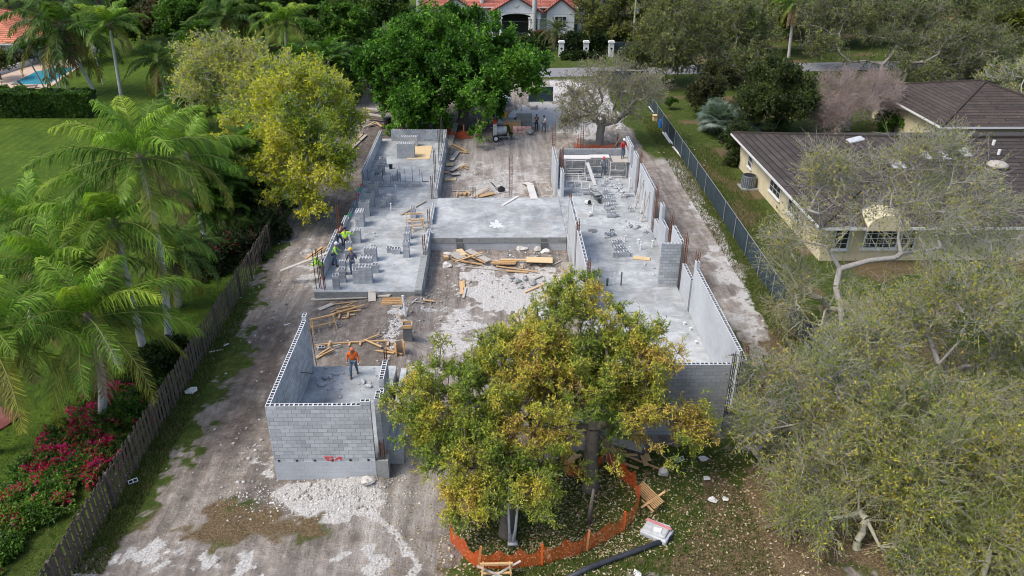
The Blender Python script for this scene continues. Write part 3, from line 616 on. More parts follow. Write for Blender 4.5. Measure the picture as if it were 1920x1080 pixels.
part_wall(Rw, 'inner_wall', [(5.45, 5.66, 59.9, 61.4, -.2, 3.0)], 'block_dusty')
mb = MB(Rw.location); mb.box(11.03, 11.9, 30.2, 30.98, -.2, 1.02); mb.build('corner_footing', M['concrete_dark'], Rw)
cage(Rw, 11.15, 30.42, 1.0, 4.5, .05, .10, 4, 'rebar', .2, True); cage(Rw, 11.5, 30.5, 1.0, 4.5, .05, .1, 4, 'rebar'); cage(Rw, 11.95, 31.1, .2, 4.4, .05, .06, 4, 'rust')
for (y, z1) in [(40.8, 4.9), (43.7, 4.7), (47.7, 4.4), (53.0, 4.5), (60.1, 4.6)]: cage(Rw, 11.83 if y < 44 else 11.78, y, 1.0, z1, .07, .2, 4)
for (y, z1) in [(46.5, 4.5), (40.2, 4.7), (52.2, 4.2)]: cage(Rw, 5.42, y, 1.0, z1, .06, .18, 4)
cage(Rw, 5.6, 61.5, 1.0, 4.6, .07, .10, 4); cage(Rw, 5.25, 66.8, 1.0, 5.2, .11, .05, 4); cage(Rw, 7.75, 66.9, 1.0, 5.0, .12, .06, 4); cage(Rw, 5.75, 64.5, 1.0, 3.6, .08, .08, 4)
mb = MB(Rw.location); c0 = at(*q(D4, 430, 437), 1.004)
mb.face([c0+np.array([math.cos(2*PI*k/18)*.36, math.sin(2*PI*k/18)*.42, 0]) for k in range(18)]); mb.build('mortar_stain', M['concrete_dark'], Rw, weld=False)
for (x, y, h, r_, lb, mt) in [(428,262,.95,.05,'tall thin white pipe stub near the wing\'s inner wall','pvc'), (790,560,.45,.06,'white pipe stub just right of the front block pile in the right wing','pvc'), (838,695,.55,.05,'white pipe stub with a dark base at the near end of the front block pile','pvc'),
        (942,585,.35,.08,'thick white pipe stub, left of two beside the cream plank','pvc'), (968,650,.42,.08,'thick white pipe stub directly behind the cream plank','pvc'), (1097,620,.5,.07,'white pipe stub standing nearest the tall pier','pvc'),
        (668,1040,.8,.05,'white pipe stub between two dark ones behind the tree crown','pvc'), (745,1050,.9,.045,'dark tall pipe stub right of a white one behind the tree crown','greyblue'), (590,1055,.5,.07,'dark short pipe stub closest to the tree crown','greyblue')]:
    stub(*q(D4, x, y), 1.0, h, r_, lb, mt)
for (x, y, h, lb) in [(1015,785,.9,'white pipe stub at the back beside the leaning boards')]: stub(*q(D3, x, y), 1.0, h, .07, lb)
for (x, y, lb) in [(1293,475,'largest white pipe cap on the clean slab of the front right room'), (1337,515,'middle white pipe cap near the long side wall'), (1378,617,'small white pipe cap closest to the front wall')]: stub(*q(Z3, x, y), 1.0, .14, .07, lb)
# ------------------------------------------------------------------ loose concrete blocks
def loose_block_mesh():
    mb = MB(); L, W_, H = .397, .194, .194; e = .032
    mb.box(-L/2, L/2, -W_/2, W_/2, 0, H, 0, skip='tb')
    xs = [(-L/2, 0), (0, L/2)]
    for i, (a, b_) in enumerate(xs):
        ia, ib = (a+e, b_-e*.5) if i == 0 else (a+e*.5, b_-e)
        for z, flip in ((H, 0), (0, 1)):
            o = [(a,-W_/2),(b_,-W_/2),(b_,W_/2),(a,W_/2)]; h = [(ia,-W_/2+e),(ib,-W_/2+e),(ib,W_/2-e),(ia,W_/2-e)]
            for k in range(4):
                k2 = (k+1) % 4; p = [(*o[k], z), (*o[k2], z), (*h[k2], z), (*h[k], z)]
                mb.face(p[::-1] if flip else p, None, 2 if not flip else 0)
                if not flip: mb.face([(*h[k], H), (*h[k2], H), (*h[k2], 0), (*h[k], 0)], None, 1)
    o = mb.build('concrete_block', [M['loose'], M['cell'], M['rim']], weld=False); me = o.data; bpy.data.objects.remove(o); return me
BLK = loose_block_mesh(); NB = [0]; BL = []; rb = random.Random(11)
def block(loc, rz, label, grp=None, tip=None):
    BL.append((loc, rz, label, grp, tip))
def put_block(loc, rz, label, grp, tip):
    o = bpy.data.objects.new('concrete_block', BLK); col.objects.link(o); o.location = tuple(float(v) for v in loc)
    o.rotation_euler = (0, 0, rz) if tip is None else (tip[0], tip[1], rz)
    NB[0] += 1; return tag(o, label, 'concrete block', grp)
def stack(px, py, ztop, nx, ny, nz, label, rz=0.0, missing=(), base=1.0):
    """stack whose top centre shows at a photo pixel: nx blocks wide (0.4), ny deep (0.2), nz high; hidden inner ones left out"""
    c = at(px, py, ztop)
    for k in range(nz):
        for i in range(nx):
            for j in range(ny):
                if (i, j, k) in missing: continue
                hid = (0 < i < nx-1 or nx == 1) and 0 < j < ny-1 and k < nz-1 and nx > 2
                if hid or (k < nz-1 and j == ny-1 and ny > 2 and 0 < i < nx-1): continue
                u = (i-(nx-1)/2)*.402+rb.uniform(-.006, .006); v = (j-(ny-1)/2)*.2+rb.uniform(-.005, .005)
                block((c[0]+u*math.cos(rz)-v*math.sin(rz), c[1]+u*math.sin(rz)+v*math.cos(rz), base+k*.196), rz+rb.uniform(-.02, .02), label, label.split(' block in ')[-1] if ' block in ' in label else label)
def stk(r, x, y, nx, ny, nz, lab, rz=0.0, missing=()): stack(*q(r, x, y), 1.0+nz*.196, nx, ny, nz, 'grey block in '+lab, rz, missing)
stk(D1, 465, 780, 1, 2, 5, 'the narrow stack nearest the front left slab corner', .05)
stk(D1, 545, 690, 1, 2, 5, 'the stack right behind the narrow front left stack', .03)
stk(D1, 552, 598, 1, 2, 5, 'the stack in front of the white helmeted worker', .03)
stk(D1, 800, 660, 3, 3, 6, 'the big cube stack at the front of the left slab', .03, {(0,0,5),(0,1,5)})
stk(D1, 850, 552, 2, 3, 4, 'the low wide stack directly behind the big front cube', .02)
stk(D1, 905, 425, 2, 3, 5, 'the tall wide stack second behind the big front cube', .02, {(0,2,4)})
stk(D1, 968, 640, 1, 2, 3, 'the short stack touching the right side of the big front cube', .05)
stk(D1, 1355, 350, 1, 2, 6, 'the front tower of three beside the yellow sawhorses', -.04)
stk(D1, 1365, 240, 1, 2, 5, 'the middle tower of three beside the yellow sawhorses', -.04)
stk(D1, 1382, 155, 1, 2, 5, 'the rear tower of three beside the yellow sawhorses', -.04)
stk(D1, 1230, 440, 1, 3, 2, 'the low pile left of the three towers', 1.57)
stk(D1, 1150, 425, 1, 2, 2, 'the low heap at the left end beside the towers', .1)
stk(D1, 628, 362, 1, 2, 5, 'the stack in front of the lime shirted worker\'s legs', .02)
stk(D1, 625, 455, 1, 2, 3, 'the low stack between the two helmeted workers', .02)
stk(D1, 740, 200, 1, 3, 5, 'the stack right of the lime shirted worker', .02)
stk(D1, 690, 235, 1, 2, 4, 'the stack hidden behind the lime shirted worker', .02)
row = [(215,1045,2,3,6),(268,930,2,3,6),(325,825,2,3,6),(375,715,2,3,6),(420,615,2,3,5),(442,550,2,2,5),(470,485,2,2,5),(490,415,2,2,4)]
nm = ['first', 'second', 'third', 'fourth', 'fifth', 'sixth', 'seventh', 'eighth']
for i, (x, y, a_, b_, c_) in enumerate(row): stk(D2, x, y, a_, b_, c_, 'the %s stack of the row along the left low wall' % nm[i], PI/2, {(1, 1, k) for k in range(c_-1)} if b_ == 3 else ())
for k in range(5): # slanting stepped stack
    stk(D2, 560-28*k, 850+34*k, 1, 1, 5-k, 'the slanting stepped stack in the middle of the left slab', 1.1)
stk(D2, 625, 862, 1, 2, 3, 'the small stack touching the slanting stack', .3)
stk(D2, 650, 600, 2, 2, 4, 'the stack on a timber in front of the partition wall', .02, {(0,0,3),(0,1,3)})
stk(D2, 852, 1010, 1, 3, 4, 'the stack at the end of the dark beam on the left slab', .05)
# right wing piles
def pile(r, spots, lab):
    for (x, y, lv, rz, tip) in spots:
        p = at(*q(r, x, y), 1.0+lv*.196); block(p, rz, 'grey block in '+lab, lab, tip)
T0 = None; TE = (PI/2, 0)
JR = 'the long jumbled row down the middle of the right wing'
def rstk(r, x, y, nx, ny, nz, rz, lab, missing=()): stack(*q(r, x, y), 1.0+nz*.196, nx, ny, nz, 'grey block in '+lab, rz, missing)
rstk(D3, 770, 960, 2, 3, 2, 0, JR, {(1,0,1),(0,2,1)}); rstk(D3, 745, 880, 2, 3, 2, 0, JR, {(1,1,1)}); rstk(D3, 732, 790, 1, 3, 3, 0, JR); rstk(D3, 775, 815, 1, 3, 1, .1, JR)
pile(D3, [(820,950,1,.9,(1.2,0)),(790,880,1,.6,(.7,0)),(745,735,0,.1,None),(745,712,0,0,None),(700,760,0,.7,None)], JR)
pile(D4, [(610,285,0,0,TE),(660,285,0,0,TE),(695,280,0,.1,TE),(610,245,0,0,None),(665,240,0,.1,None),(600,205,1,0,None),(645,195,1,.1,None)], 'the low pile at the near end of the jumbled row')
pile(D4, [(585,510,0,.1,TE),(620,500,0,.2,None),(655,490,0,.1,None),(590,480,1,.1,None),(635,470,1,.15,None),(630,435,0,.4,(.9,0))], 'the small pile beside the round mortar stain')
LS = 'the largest slanting pile in the front half of the right wing'
rstk(D4, 745, 665, 3, 2, 2, .12, LS, {(0,1,1)}); rstk(D4, 735, 610, 2, 3, 2, .12, LS, {(1,1,1)}); rstk(D4, 700, 545, 2, 3, 2, .15, LS, {(0,2,1),(1,0,1)})
pile(D4, [(700,720,0,.12,TE),(750,715,0,.12,TE),(800,705,0,.12,TE)], LS)
pile(D3, [(480,690,0,.1,TE),(530,690,0,0,TE),(480,640,0,0,None),(530,640,0,.1,None),(480,600,1,0,None),(535,600,1,.1,None)], 'the pile left of the pale leaning board')
pile(D3, [(610,655,0,.05,TE),(650,655,0,0,TE),(605,610,0,0,None),(645,605,0,0,None),(610,575,1,0,None)], 'the pile beside the red helmeted worker')
pile(D3, [(490,855,0,.1,TE),(545,855,0,0,TE),(485,815,0,.1,None),(545,810,0,.1,None),(330,720,0,.1,None),(390,730,0,.5,None),(370,760,0,1.0,None),(410,745,0,.2,None)], 'the low pile left of the wheelbarrow')
pile(D3, [(345,870,0,.1,None),(395,870,0,.1,None)], 'the pair standing at the back end of the inner wall')
pile(D3, [(945,895,0,.1,None),(985,885,0,.2,TE),(1030,880,0,1.2,None),(905,820,0,.5,None)], 'the few by the leaning boards')
pile(D4, [(850,200,0,.1,None),(870,225,0,.4,None),(900,410,0,.2,TE),(935,405,0,.6,None),(850,400,0,.9,None),(1020,465,0,.3,None)], 'the scattered ones on the floor near the side wall')
block(at(*q(D4, 1130, 540), 1.0), .2, 'grey concrete block standing alone against the long side wall', None, (0, PI/2))
block(g(1272, 862), .5, 'grey concrete block lying alone on the grass right of the netting', None, (.8, 0))
block(g(250, 905), .6, 'single pale concrete block lying in grass by the wooden fence', None, (.5, 0))
block(g(601, 654), .6, 'single block lying by the timber line behind the orange hooded man', None, (.4, .3))
# the 300 nearest blocks are objects; the farthest ones, with the two far cubes, are one mass
BL.sort(key=lambda e: math.hypot(e[0][0], e[0][1]))
for e in BL[:296]: put_block(*e)
fb = MB()
for loc, rz, lb, gr, tip in BL[296:]:
    x, y, z = (float(v) for v in loc)
    if tip: fb.obox((x, y, z+.19), (.197, 0, 0), (0, .097, 0), (0, 0, .097)); continue
    wallbox(fb, x-.198, x+.198, y-.097, y+.097, z, z+.193)
def cube_stack(px, py, ztop, nx, ny, nz, mb, base=1.0):
    c = at(px, py, ztop)
    for k in range(nz):
        for i in range(nx):
            for j in range(ny):
                if 0 < i < nx-1 and 0 < j < ny-1 and k < nz-1: continue
                x0 = c[0]+(i-nx/2)*.4; y0 = c[1]+(j-ny/2)*.2; z0 = base+k*.196
                wallbox(mb, x0+.003, x0+.397, y0+.003, y0+.197, z0, z0+.193, cells=(k == nz-1))
for (x, y, nx_, ny_, nz_) in [(765,240,4,4,7), (808,160,4,3,5)]: cube_stack(*q(D2, x, y), 1.0+nz_*.196, nx_, ny_, nz_, fb)
tag(fb.build('stacked_blocks', [M['loose'], M['cell'], M['rim']], weld=False), 'stacks and cubes of grey blocks on the far part of the slabs', 'block stack', None, 'stuff')
rk = random.Random(5)
def chunk(p, s_, mat, seed, name, label, cat, grp=None):
    r = random.Random(seed); bm = bmesh.new(); bmesh.ops.create_icosphere(bm, subdivisions=2, radius=1)
    ph = [r.uniform(0, 6) for _ in range(6)]
    for v in bm.verts:
        c = v.co; k = 1+.22*math.sin(c.x*3+ph[0])*math.sin(c.y*2.6+ph[1])+.16*math.sin(c.z*4+ph[2]+c.x*2)+.05*r.uniform(-1, 1)
        v.co = Vector((c.x*k*s_[0], c.y*k*s_[1], c.z*k*s_[2]))
    me = bpy.data.meshes.new(name); bm.to_mesh(me); bm.free(); me.materials.append(mat)
    o = bpy.data.objects.new(name, me); col.objects.link(o); o.location = (p[0], p[1], p[2]+s_[2]*.5); o.rotation_euler = (0, 0, r.uniform(0, 6)); return tag(o, label, cat, grp)
for i, (px, py, s_, lb) in enumerate([(978,468,(0.46, 0.38, 0.29),'large pale limestone boulder against the retaining wall'),(1008,470,(0.32, 0.3, 0.22),'limestone boulder right of the second pilaster'),(1022,475,(0.38, 0.3, 0.21),'grey boulder in the rubble near the right wing'),(838,500,(0.38, 0.32, 0.22),'rounded boulder left of the crossed boards'),
        (1243,888,(.28,.26,.22),'pale rock at the tip of the lumber by the netting'),(690,905,(.3,.25,.2),'white rock at the foot of the block room'),(888,257,(.45,.4,.4),'white rock beside the orange stake at the back'),(1060,330,(.3,.3,.2),'pale rock beside the dirt at the right wing\'s back corner'),(838,478,(.3,.25,.15),'low pale rock under the retaining wall left end')]):
    chunk(g(px, py), s_, M['rock'], i+3, 'boulder', lb, 'rock')
bt = [(520,880),(545,865),(500,930),(480,915),(805,905),(845,940),(590,850)]
for i, (x, y) in enumerate(bt): chunk(at(*q(Z2, x, y), 1.0), (.22, .12, .10), M['loose'], 40+i, 'broken_block', 'broken grey block fragment on the floor of the block room', 'broken block', 'broken blocks on the small slab')
for i, (x, y) in enumerate([(790,670),(880,700),(905,740),(900,790),(925,825),(790,760),(850,780)]): chunk(at(*q(D3, x, y), 1.0), (.26, .18, .12), M['loose'], 60+i, 'broken_block', 'broken grey block fragment at the back of the right wing', 'broken block', 'broken blocks in the right wing')
for i, (px, py, s_) in enumerate([(970,530,.3),(985,525,.25),(1000,532,.28),(960,522,.22),(978,540,.2)]): chunk(g(px, py), (s_, s_*.8, s_*.6), M['concrete'], 80+i, 'rubble_lump', 'bluish concrete lump in the rubble behind the tree top', 'rubble', 'concrete lumps in the white gravel')
# ------------------------------------------------------------------ timber
def plank(a, b, wd, th, mat, label, grp=None, up=(0, 0, 1), name='plank', cat='plank'):
    a = np.array(a, float); b = np.array(b, float); mb = MB((a+b)/2); mb.beam(a, b, wd, th, 0, up)
    return tag(mb.build(name, M[mat]), label, cat, grp)
def gp(r, x1, y1, x2, y2, wd, th, mat, label, grp=None, z=.0, up=(0, 0, 1), name='plank'):
    a = g(*q(r, x1, y1)); b = g(*q(r, x2, y2)); k = th/2+.05+z
    return plank(a+[0, 0, k], b+[0, 0, k], wd, th, mat, label, grp, up, name)
gp(D9, 140, 140, 775, 110, .34, .05, 'wood_grey', 'long grey board lying along the front edge of the left slab')
gp(D9, 890, 95, 1030, 95, .34, .05, 'wood_grey', 'short grey board right of the ramp at the left slab')
a = at(*q(D9, 822, 20), 1.03); b = g(*q(D9, 828, 160)); plank(a, b+[0, 0, .06], .46, .05, 'wood_grey', 'short grey ramp board leaning on the left slab\'s front edge')
gp(D9, 225, 255, 380, 190, .32, .04, 'wood_grey', 'short grey board left of the thin lumber pile')
gp(D9, 385, 195, 655, 165, .09, .04, 'wood', 'thin lath running right from the short grey board')
gp(D9, 360, 285, 610, 180, .08, .04, 'wood', 'thin lath crossing behind the thin lumber pile')
LP = 'thin tan lumber stick in the pile right of the single sawhorse'
for i, (x1, y1, x2, y2) in enumerate([(390,300,640,240),(430,285,650,225),(400,310,700,270),(470,260,640,222),(480,300,630,255),(420,275,590,240)]): gp(D9, x1, y1, x2, y2, .09, .05, 'wood', LP, LP, z=.03*i)
gp(D9, 360, 335, 745, 225, .12, .05, 'wood', 'longest plank resting on the thin lumber pile near the sawhorse', z=.14)
gp(D9, 455, 355, 465, 310, .10, .09, 'wood', 'left short block of wood under the longest lumber pile plank'); gp(D9, 550, 350, 560, 295, .12, .09, 'wood', 'right short block of wood under the longest lumber pile plank'); gp(D9, 485, 352, 560, 345, .1, .06, 'wood', 'short offcut lying between the two wood blocks'); gp(D9, 575, 320, 635, 310, .1, .06, 'wood', 'short offcut right of the two wood blocks')
# wooden form boxes
def formbox(r, x0, y0, x1, y1, label):
    A = g(*q(r, x0, y0)); B_ = g(*q(r, x1, y1)); mb = MB(A)
    d = B_-A; L = np.linalg.norm(d); d = d/L; n_ = np.array([-d[1], d[0], 0])
    for k, h in ((0, .18), (.28, .2), (.56, .22)): mb.beam(A+n_*k+[0, 0, h/2], B_+n_*k+[0, 0, h/2], .05, h)
    mb.beam(A+n_*.28+[0, 0, .03], B_+n_*.28+[0, 0, .03], .56, .03)
    tag(mb.build('wooden_form', M['wood']), label, 'formwork')
formbox(D9, 930, 195, 1165, 195, 'open wooden trough form lying below the white upright pipe')
gp(D9, 1050, 215, 1165, 215, .14, .04, 'wood_grey', 'short grey board in front of the wooden trough form')
gp(D9, 1265, 160, 1360, 170, .08, .03, 'wood_grey', 'thin scrap lath right of the white upright pipe'); gp(D9, 1270, 185, 1330, 130, .08, .03, 'wood_grey', 'thin scrap lath crossing another right of the white pipe')
gp(D9, 1410, 145, 1525, 160, .2, .04, 'wood', 'short new board below the leaning scaffold board')
a = g(*q(D2, 1285, 280)); b = g(*q(D2, 1365, 55)); plank(a+[0, 0, .06], b+[0, 0, .45], .58, .05, 'wood_grey', 'wide grey form board lying beside the left slab\'s right edge')
plank(g(*q(D2, 1262, 215))+[0, 0, .05], g(*q(D2, 1285, 80))+[0, 0, .3], .2, .04, 'wood', 'narrow brown board under the wide grey form board')
p0 = g(*q(D9, 1205, 315)); mb = MB(p0); mb.tube([p0, p0+[-.12, .1, 1.35]], .075, 8); tag(mb.build('upright_pipe', M['pvc'], smooth=False), 'white plastic pipe standing upright in the dirt before the left slab', 'pipe')
mb = MB(); a = g(*q(D9, 0, 390)); b = g(*q(D9, 240, 345)); a = g(*q(Z2, 212, 485)); b = g(*q(Z2, 600, 400)); mb = MB(a); mb.tube([a+[0, 0, .05], b+[0, 0, .05]], .05, 6); tag(mb.build('long_pipe', M['pvc']), 'long thin white pipe lying behind the block room', 'pipe')
# column stump with wooden collar
P = g(*q(D9, 1232, 575)); t = thing('column_stump', 'square concrete column stump topped by a wooden form collar', 'column', P)
mb = MB(); mb.box(-.24, .24, -.24, .24, 0, .95); mb.build('shaft', M['concrete_dark'], t)
mb = MB()
for s_ in (-1, 1): mb.box(-.27, .27, s_*.255-.02, s_*.255+.02, .86, 1.06); mb.box(s_*.255-.02, s_*.255+.02, -.23, .23, .86, 1.06)
mb.beam((-.25, .1, 1.0), (-.6, .4, 1.5), .05, .03); mb.build('form_collar', M['wood'], t)
P = g(*q(D9, 1140, 735)); t = thing('open_column_form', 'hollow wooden column form standing open beside crossed planks', 'formwork', P, rz=.35)
mb = MB(); mb.box(-.25, -.21, -.25, .25, 0, .75); mb.box(.21, .25, -.25, .25, 0, .75); mb.build('side_board', M['wood'], t); mb = MB(); mb.box(-.205, .205, .2, .24, 0, .72); mb.build('back_board', M['wood_grey'], t)
gp(D9, 190, 655, 740, 615, .10, .07, 'wood', 'long pale batten line behind the orange hooded man'); gp(D9, 800, 615, 1010, 608, .10, .07, 'wood', 'short batten at the right end of the batten line')
for i, (x, y) in enumerate([(205,690),(568,665),(690,660),(1000,660)]): gp(D9, x, y, x+8, y-42, .12, .06, 'wood', ['leftmost', 'second', 'third', 'rightmost'][i]+' short peg under the batten line behind the hooded man')
gp(D9, 740, 605, 935, 690, .1, .05, 'wood', 'crossed plank running down right from the batten line', z=.09); gp(D9, 765, 605, 910, 550, .1, .05, 'wood', 'crossed plank pointing up right from the batten line', z=.09)
gp(D9, 970, 700, 1165, 770, .11, .05, 'wood', 'plank behind the stepped wall, pointing down right', z=.07); gp(D9, 875, 715, 1075, 745, .1, .05, 'wood', 'flat plank behind the stepped wall of the block room', z=.0)
LQ = 'thin plank in the pile beside the tall side wall'
for i, (x1, y1, x2, y2) in enumerate([(190,790,380,690),(195,810,400,715),(240,770,365,690),(390,690,475,670),(270,790,400,730),(340,700,360,640)]): gp(D9, x1, y1, x2, y2, .1, .05, 'wood' if i % 3 else 'wood_grey', LQ, LQ, z=.04*i)
# lumber heap before the centre slab
gp(D6, 180, 245, 280, 310, .8, .04, 'wood_grey', 'wide grey plywood piece at the left end of the lumber heap', z=.25); gp(D6, 240, 205, 300, 270, .5, .04, 'ply', 'tan plywood piece next to the wide grey one in the heap', z=.22)
gp(D6, 345, 225, 580, 350, .5, .05, 'wood_grey', 'long grey form board slanting across the lumber heap', z=.3); gp(D6, 330, 260, 545, 358, .16, .05, 'wood', 'tan edge board under the slanting grey form board', z=.2)
gp(D6, 205, 375, 505, 270, .13, .05, 'wood', 'tan plank lying on top across the lumber heap', z=.42)
gp(D6, 165, 300, 505, 360, .12, .08, 'wood', 'tan timber at the front left of the lumber heap', z=.08); gp(D6, 310, 370, 680, 405, .1, .05, 'wood_grey', 'long grey batten along the front of the lumber heap'); gp(D6, 72, 280, 125, 275, .35, .2, 'wood', 'short wood offcut at the far left of the lumber heap')
LH = 'tan timber in the stacked middle of the lumber heap'
for i, (x1, y1, x2, y2) in enumerate([(590,315,840,315),(620,345,880,350),(680,335,890,335),(600,355,870,362),(700,325,1000,330)]): gp(D6, x1, y1, x2, y2, .14, .08, 'wood', LH, LH, z=.05*i)
gp(D6, 720, 300, 995, 305, .12, .06, 'wood_grey', 'grey plank at the back of the lumber heap', z=.1)
gp(D6, 1000, 325, 1295, 335, .85, .04, 'ply', 'wide tan plywood sheet at the right end of the lumber heap', z=.25)
gp(D6, 660, 370, 1135, 438, .1, .05, 'wood', 'long thin tan plank in front of the lumber heap', z=.05); gp(D6, 770, 420, 1020, 438, .14, .06, 'wood', 'short tan plank in front of the lumber heap', z=.02)
gp(D6, 950, 345, 960, 390, .08, .05, 'wood', 'tiny peg left of the wide plywood sheet'); gp(D6, 1290, 355, 1390, 305, .1, .04, 'wood_grey', 'grey lath right of the wide plywood sheet')
gp(D6, 1050, 525, 1185, 470, .13, .05, 'wood_grey', 'brown plank on the white gravel right of the lumber heap'); gp(D6, 985, 660, 1200, 565, .12, .05, 'wood', 'tan plank pointing to the tree top from the white gravel')
gp(D6, 265, 535, 280, 680, .22, .05, 'wood', 'short tan board standing out in the grey gravel'); gp(D6, 295, 520, 300, 610, .13, .05, 'wood', 'thin tan board beside the short one in the grey gravel'); gp(D6, 320, 600, 290, 720, .16, .04, 'wood_grey', 'weathered board beside the short tan one in the grey gravel')
a = g(*q(D6, 1455, 470)); plank(a, a+[0, .25, .95], .75, .04, 'wood_grey', 'grey form panel leaning on the right wing behind the tree top', up=(0, 1, 0))
# dirt yard behind the centre slab
gp(D10, 215, 85, 420, 190, .3, .05, 'wood', 'brown board at the far left of the dirt yard'); gp(D10, 330, 205, 445, 215, .3, .04, 'wood', 'second brown board beside the far left board in the dirt yard', z=.05)
gp(D10, 205, 335, 300, 205, .4, .04, 'wood_grey', 'grey board slanting by the left slab in the dirt yard', z=.1); gp(D10, 125, 390, 235, 390, .8, .04, 'ply', 'square tan plywood scrap by the left slab', z=.05)
gp(D10, 190, 490, 380, 385, .45, .05, 'wood_grey', 'grey board lying slantwise in front of the plywood scrap', z=.1)
LD = 'thin tan stick in the small heap in the dirt yard'
for i, (x1, y1, x2, y2) in enumerate([(300,460,380,400),(350,400,440,460),(370,420,450,420),(330,470,400,400)]): gp(D10, x1, y1, x2, y2, .12, .06, 'wood', LD, LD, z=.05*i)
gp(D10, 205, 540, 320, 530, .5, .05, 'wood_grey', 'grey plywood square near the left slab edge', z=.1); gp(D10, 110, 600, 270, 600, .7, .04, 'ply', 'tan plywood piece below the grey square near the left slab', z=.03); gp(D10, 95, 500, 180, 490, .4, .04, 'wood', 'brown scrap at the left slab\'s right edge'); gp(D10, 110, 550, 200, 510, .12, .05, 'wood_grey', 'grey lath by the brown scrap at the slab edge')
LE = 'short tan stick in the fan shaped heap behind the centre slab'
for i in range(12):
    x = 290+i*15; gp(D10, x, 780+(i*37 % 40), x+20+(i*53 % 70)-30, 860-(i*29 % 30), .10, .05, 'wood', LE, LE, z=.02+.03*(i % 5))
gp(D10, 490, 860, 690, 730, .42, .05, 'wood_grey', 'grey form board behind the centre slab'); gp(D10, 560, 865, 760, 730, .08, .05, 'wood', 'narrow edge of timber beside the grey form board', z=.1); gp(D10, 600, 850, 820, 800, .5, .05, 'wood', 'brown board with a pale yellow end behind the centre slab', z=.02)
gp(D10, 215, 765, 520, 765, .12, .05, 'wood_grey', 'long batten behind the fan shaped stick heap')
a = at(*q(D10, 935, 970), 1.03); b = at(*q(D10, 1170, 830), 1.06); plank(a, b, .22, .06, 'wood_pale', 'pale white plank lying on the back edge of the centre slab')
a = g(*q(D10, 1270, 650)); b = g(*q(D10, 1350, 750)); plank(a+[0, 0, .1], b+[0, 0, .55], .6, .05, 'wood_pale', 'upper pale board of two end to end behind the centre slab'); a2 = at(*q(D10, 1400, 870), 1.05); plank(g(*q(D10, 1340, 750))+[0, 0, .5], a2, .6, .05, 'wood_pale', 'lower pale board resting on the back edge of the centre slab')
# left slab timber
a = at(*q(D1, 75, 320), 1.0); b = at(*q(D1, 430, 290), 1.0); 
mbp = plank(np.array([-14.2, 46.6, .95]), np.array([-11.0, 46.9, 2.12]), .34, .05, 'wood_grey', 'brown board resting on the left wall beside the upright bars')
gp(D1, 90, 585, 300, 440, .14, .06, 'wood', 'tan plank on the dirt left of the upright bars'); gp(D1, 125, 605, 365, 445, .12, .06, 'wood', 'second tan plank crossing on the dirt left of the bars', z=.07)
a = at(*q(D1, 520, 735), 1.0); c0 = at(*q(D1, 545, 718), 1.8); plank(c0-[.35, 0, 0], c0+[.35, 0, 0], .45, .05, 'wood_grey', 'short mortar board set on blocks beside the front left stacks')
a = at(*q(Z6, 1085, 730), 1.06); b = at(*q(Z6, 1270, 628), 1.06); plank(a, b, .22, .1, 'wood_grey', 'dark grey beam lying diagonally on the left slab')
a = at(*q(D2, 555, 715), 1.08); b = at(*q(D2, 690, 700), 1.08); plank(a, b, .16, .14, 'wood_grey', 'grey timber under the short stack before the low partition')
c0 = at(*q(Z6, 1230, 262), 1.03); mb = MB(c0); mb.box(c0[0]-1.05, c0[0]+1.05, c0[1]-2.0, c0[1]+2.0, 1.02, 1.05); tag(mb.build('plywood_sheet', M['ply']), 'bright tan plywood sheet lying on the far left slab', 'plywood')
plank(at(752, 249, .95)*[1, 1, 0]+[0, 0, 2.19], at(771, 247, .95)*[1, 1, 0]+[0, 1.2, 2.19], .2, .05, 'white', 'white board lying along the back wall top of the left slab') if False else None
gp(Z6, 715, 245, 825, 140, .35, .06, 'wood_grey', 'pale grey board lying under the yellow tree edge', z=.05); gp(Z6, 705, 235, 800, 130, .2, .06, 'wood', 'brown board beside the pale grey board under the yellow tree')
gp((660,180,9.6), 760, 668, 1065, 655, .25, .06, 'white', 'white board behind the far block wall of the left slab', z=.9)
# right wing timber
def lean(r, x1, y1, x2, y2, wd, lab, mat='wood_grey'):
    a = at(*q(r, x1, y1), 1.03); b = atY(*q(r, x2, y2), a[1]+.15); b = np.array([min(b[0], 11.6), b[1], b[2]]); plank(a, b, wd, .06, mat, lab, up=(1, 0, .2))
lean(D3, 1085, 955, 1175, 615, .12, 'leftmost long board leaning on the right wing\'s side wall', 'wood_pale'); lean(D3, 1085, 1025, 1205, 680, .14, 'second long board leaning on the side wall', 'wood_grey')
lean(D3, 1150, 1078, 1255, 790, .2, 'wide pale board leaning on the side wall, third from the back', 'wood_pale'); lean(D4, 975, 335, 1075, 0, .14, 'nearest long board leaning on the side wall', 'wood_grey')
a = at(*q(D3, 610, 745), 1.03); b = atY(*q(D3, 515, 475), a[1]+1.4); plank(a, b, .3, .05, 'wood_pale', 'long pale board leaning on a block pile beside the red helmeted worker')
a = at(*q(D4, 880, 735), 1.04); b = at(*q(D4, 1075, 755), 1.04); plank(a, b, .5, .05, 'ply', 'single cream plywood piece lying on the right wing floor')
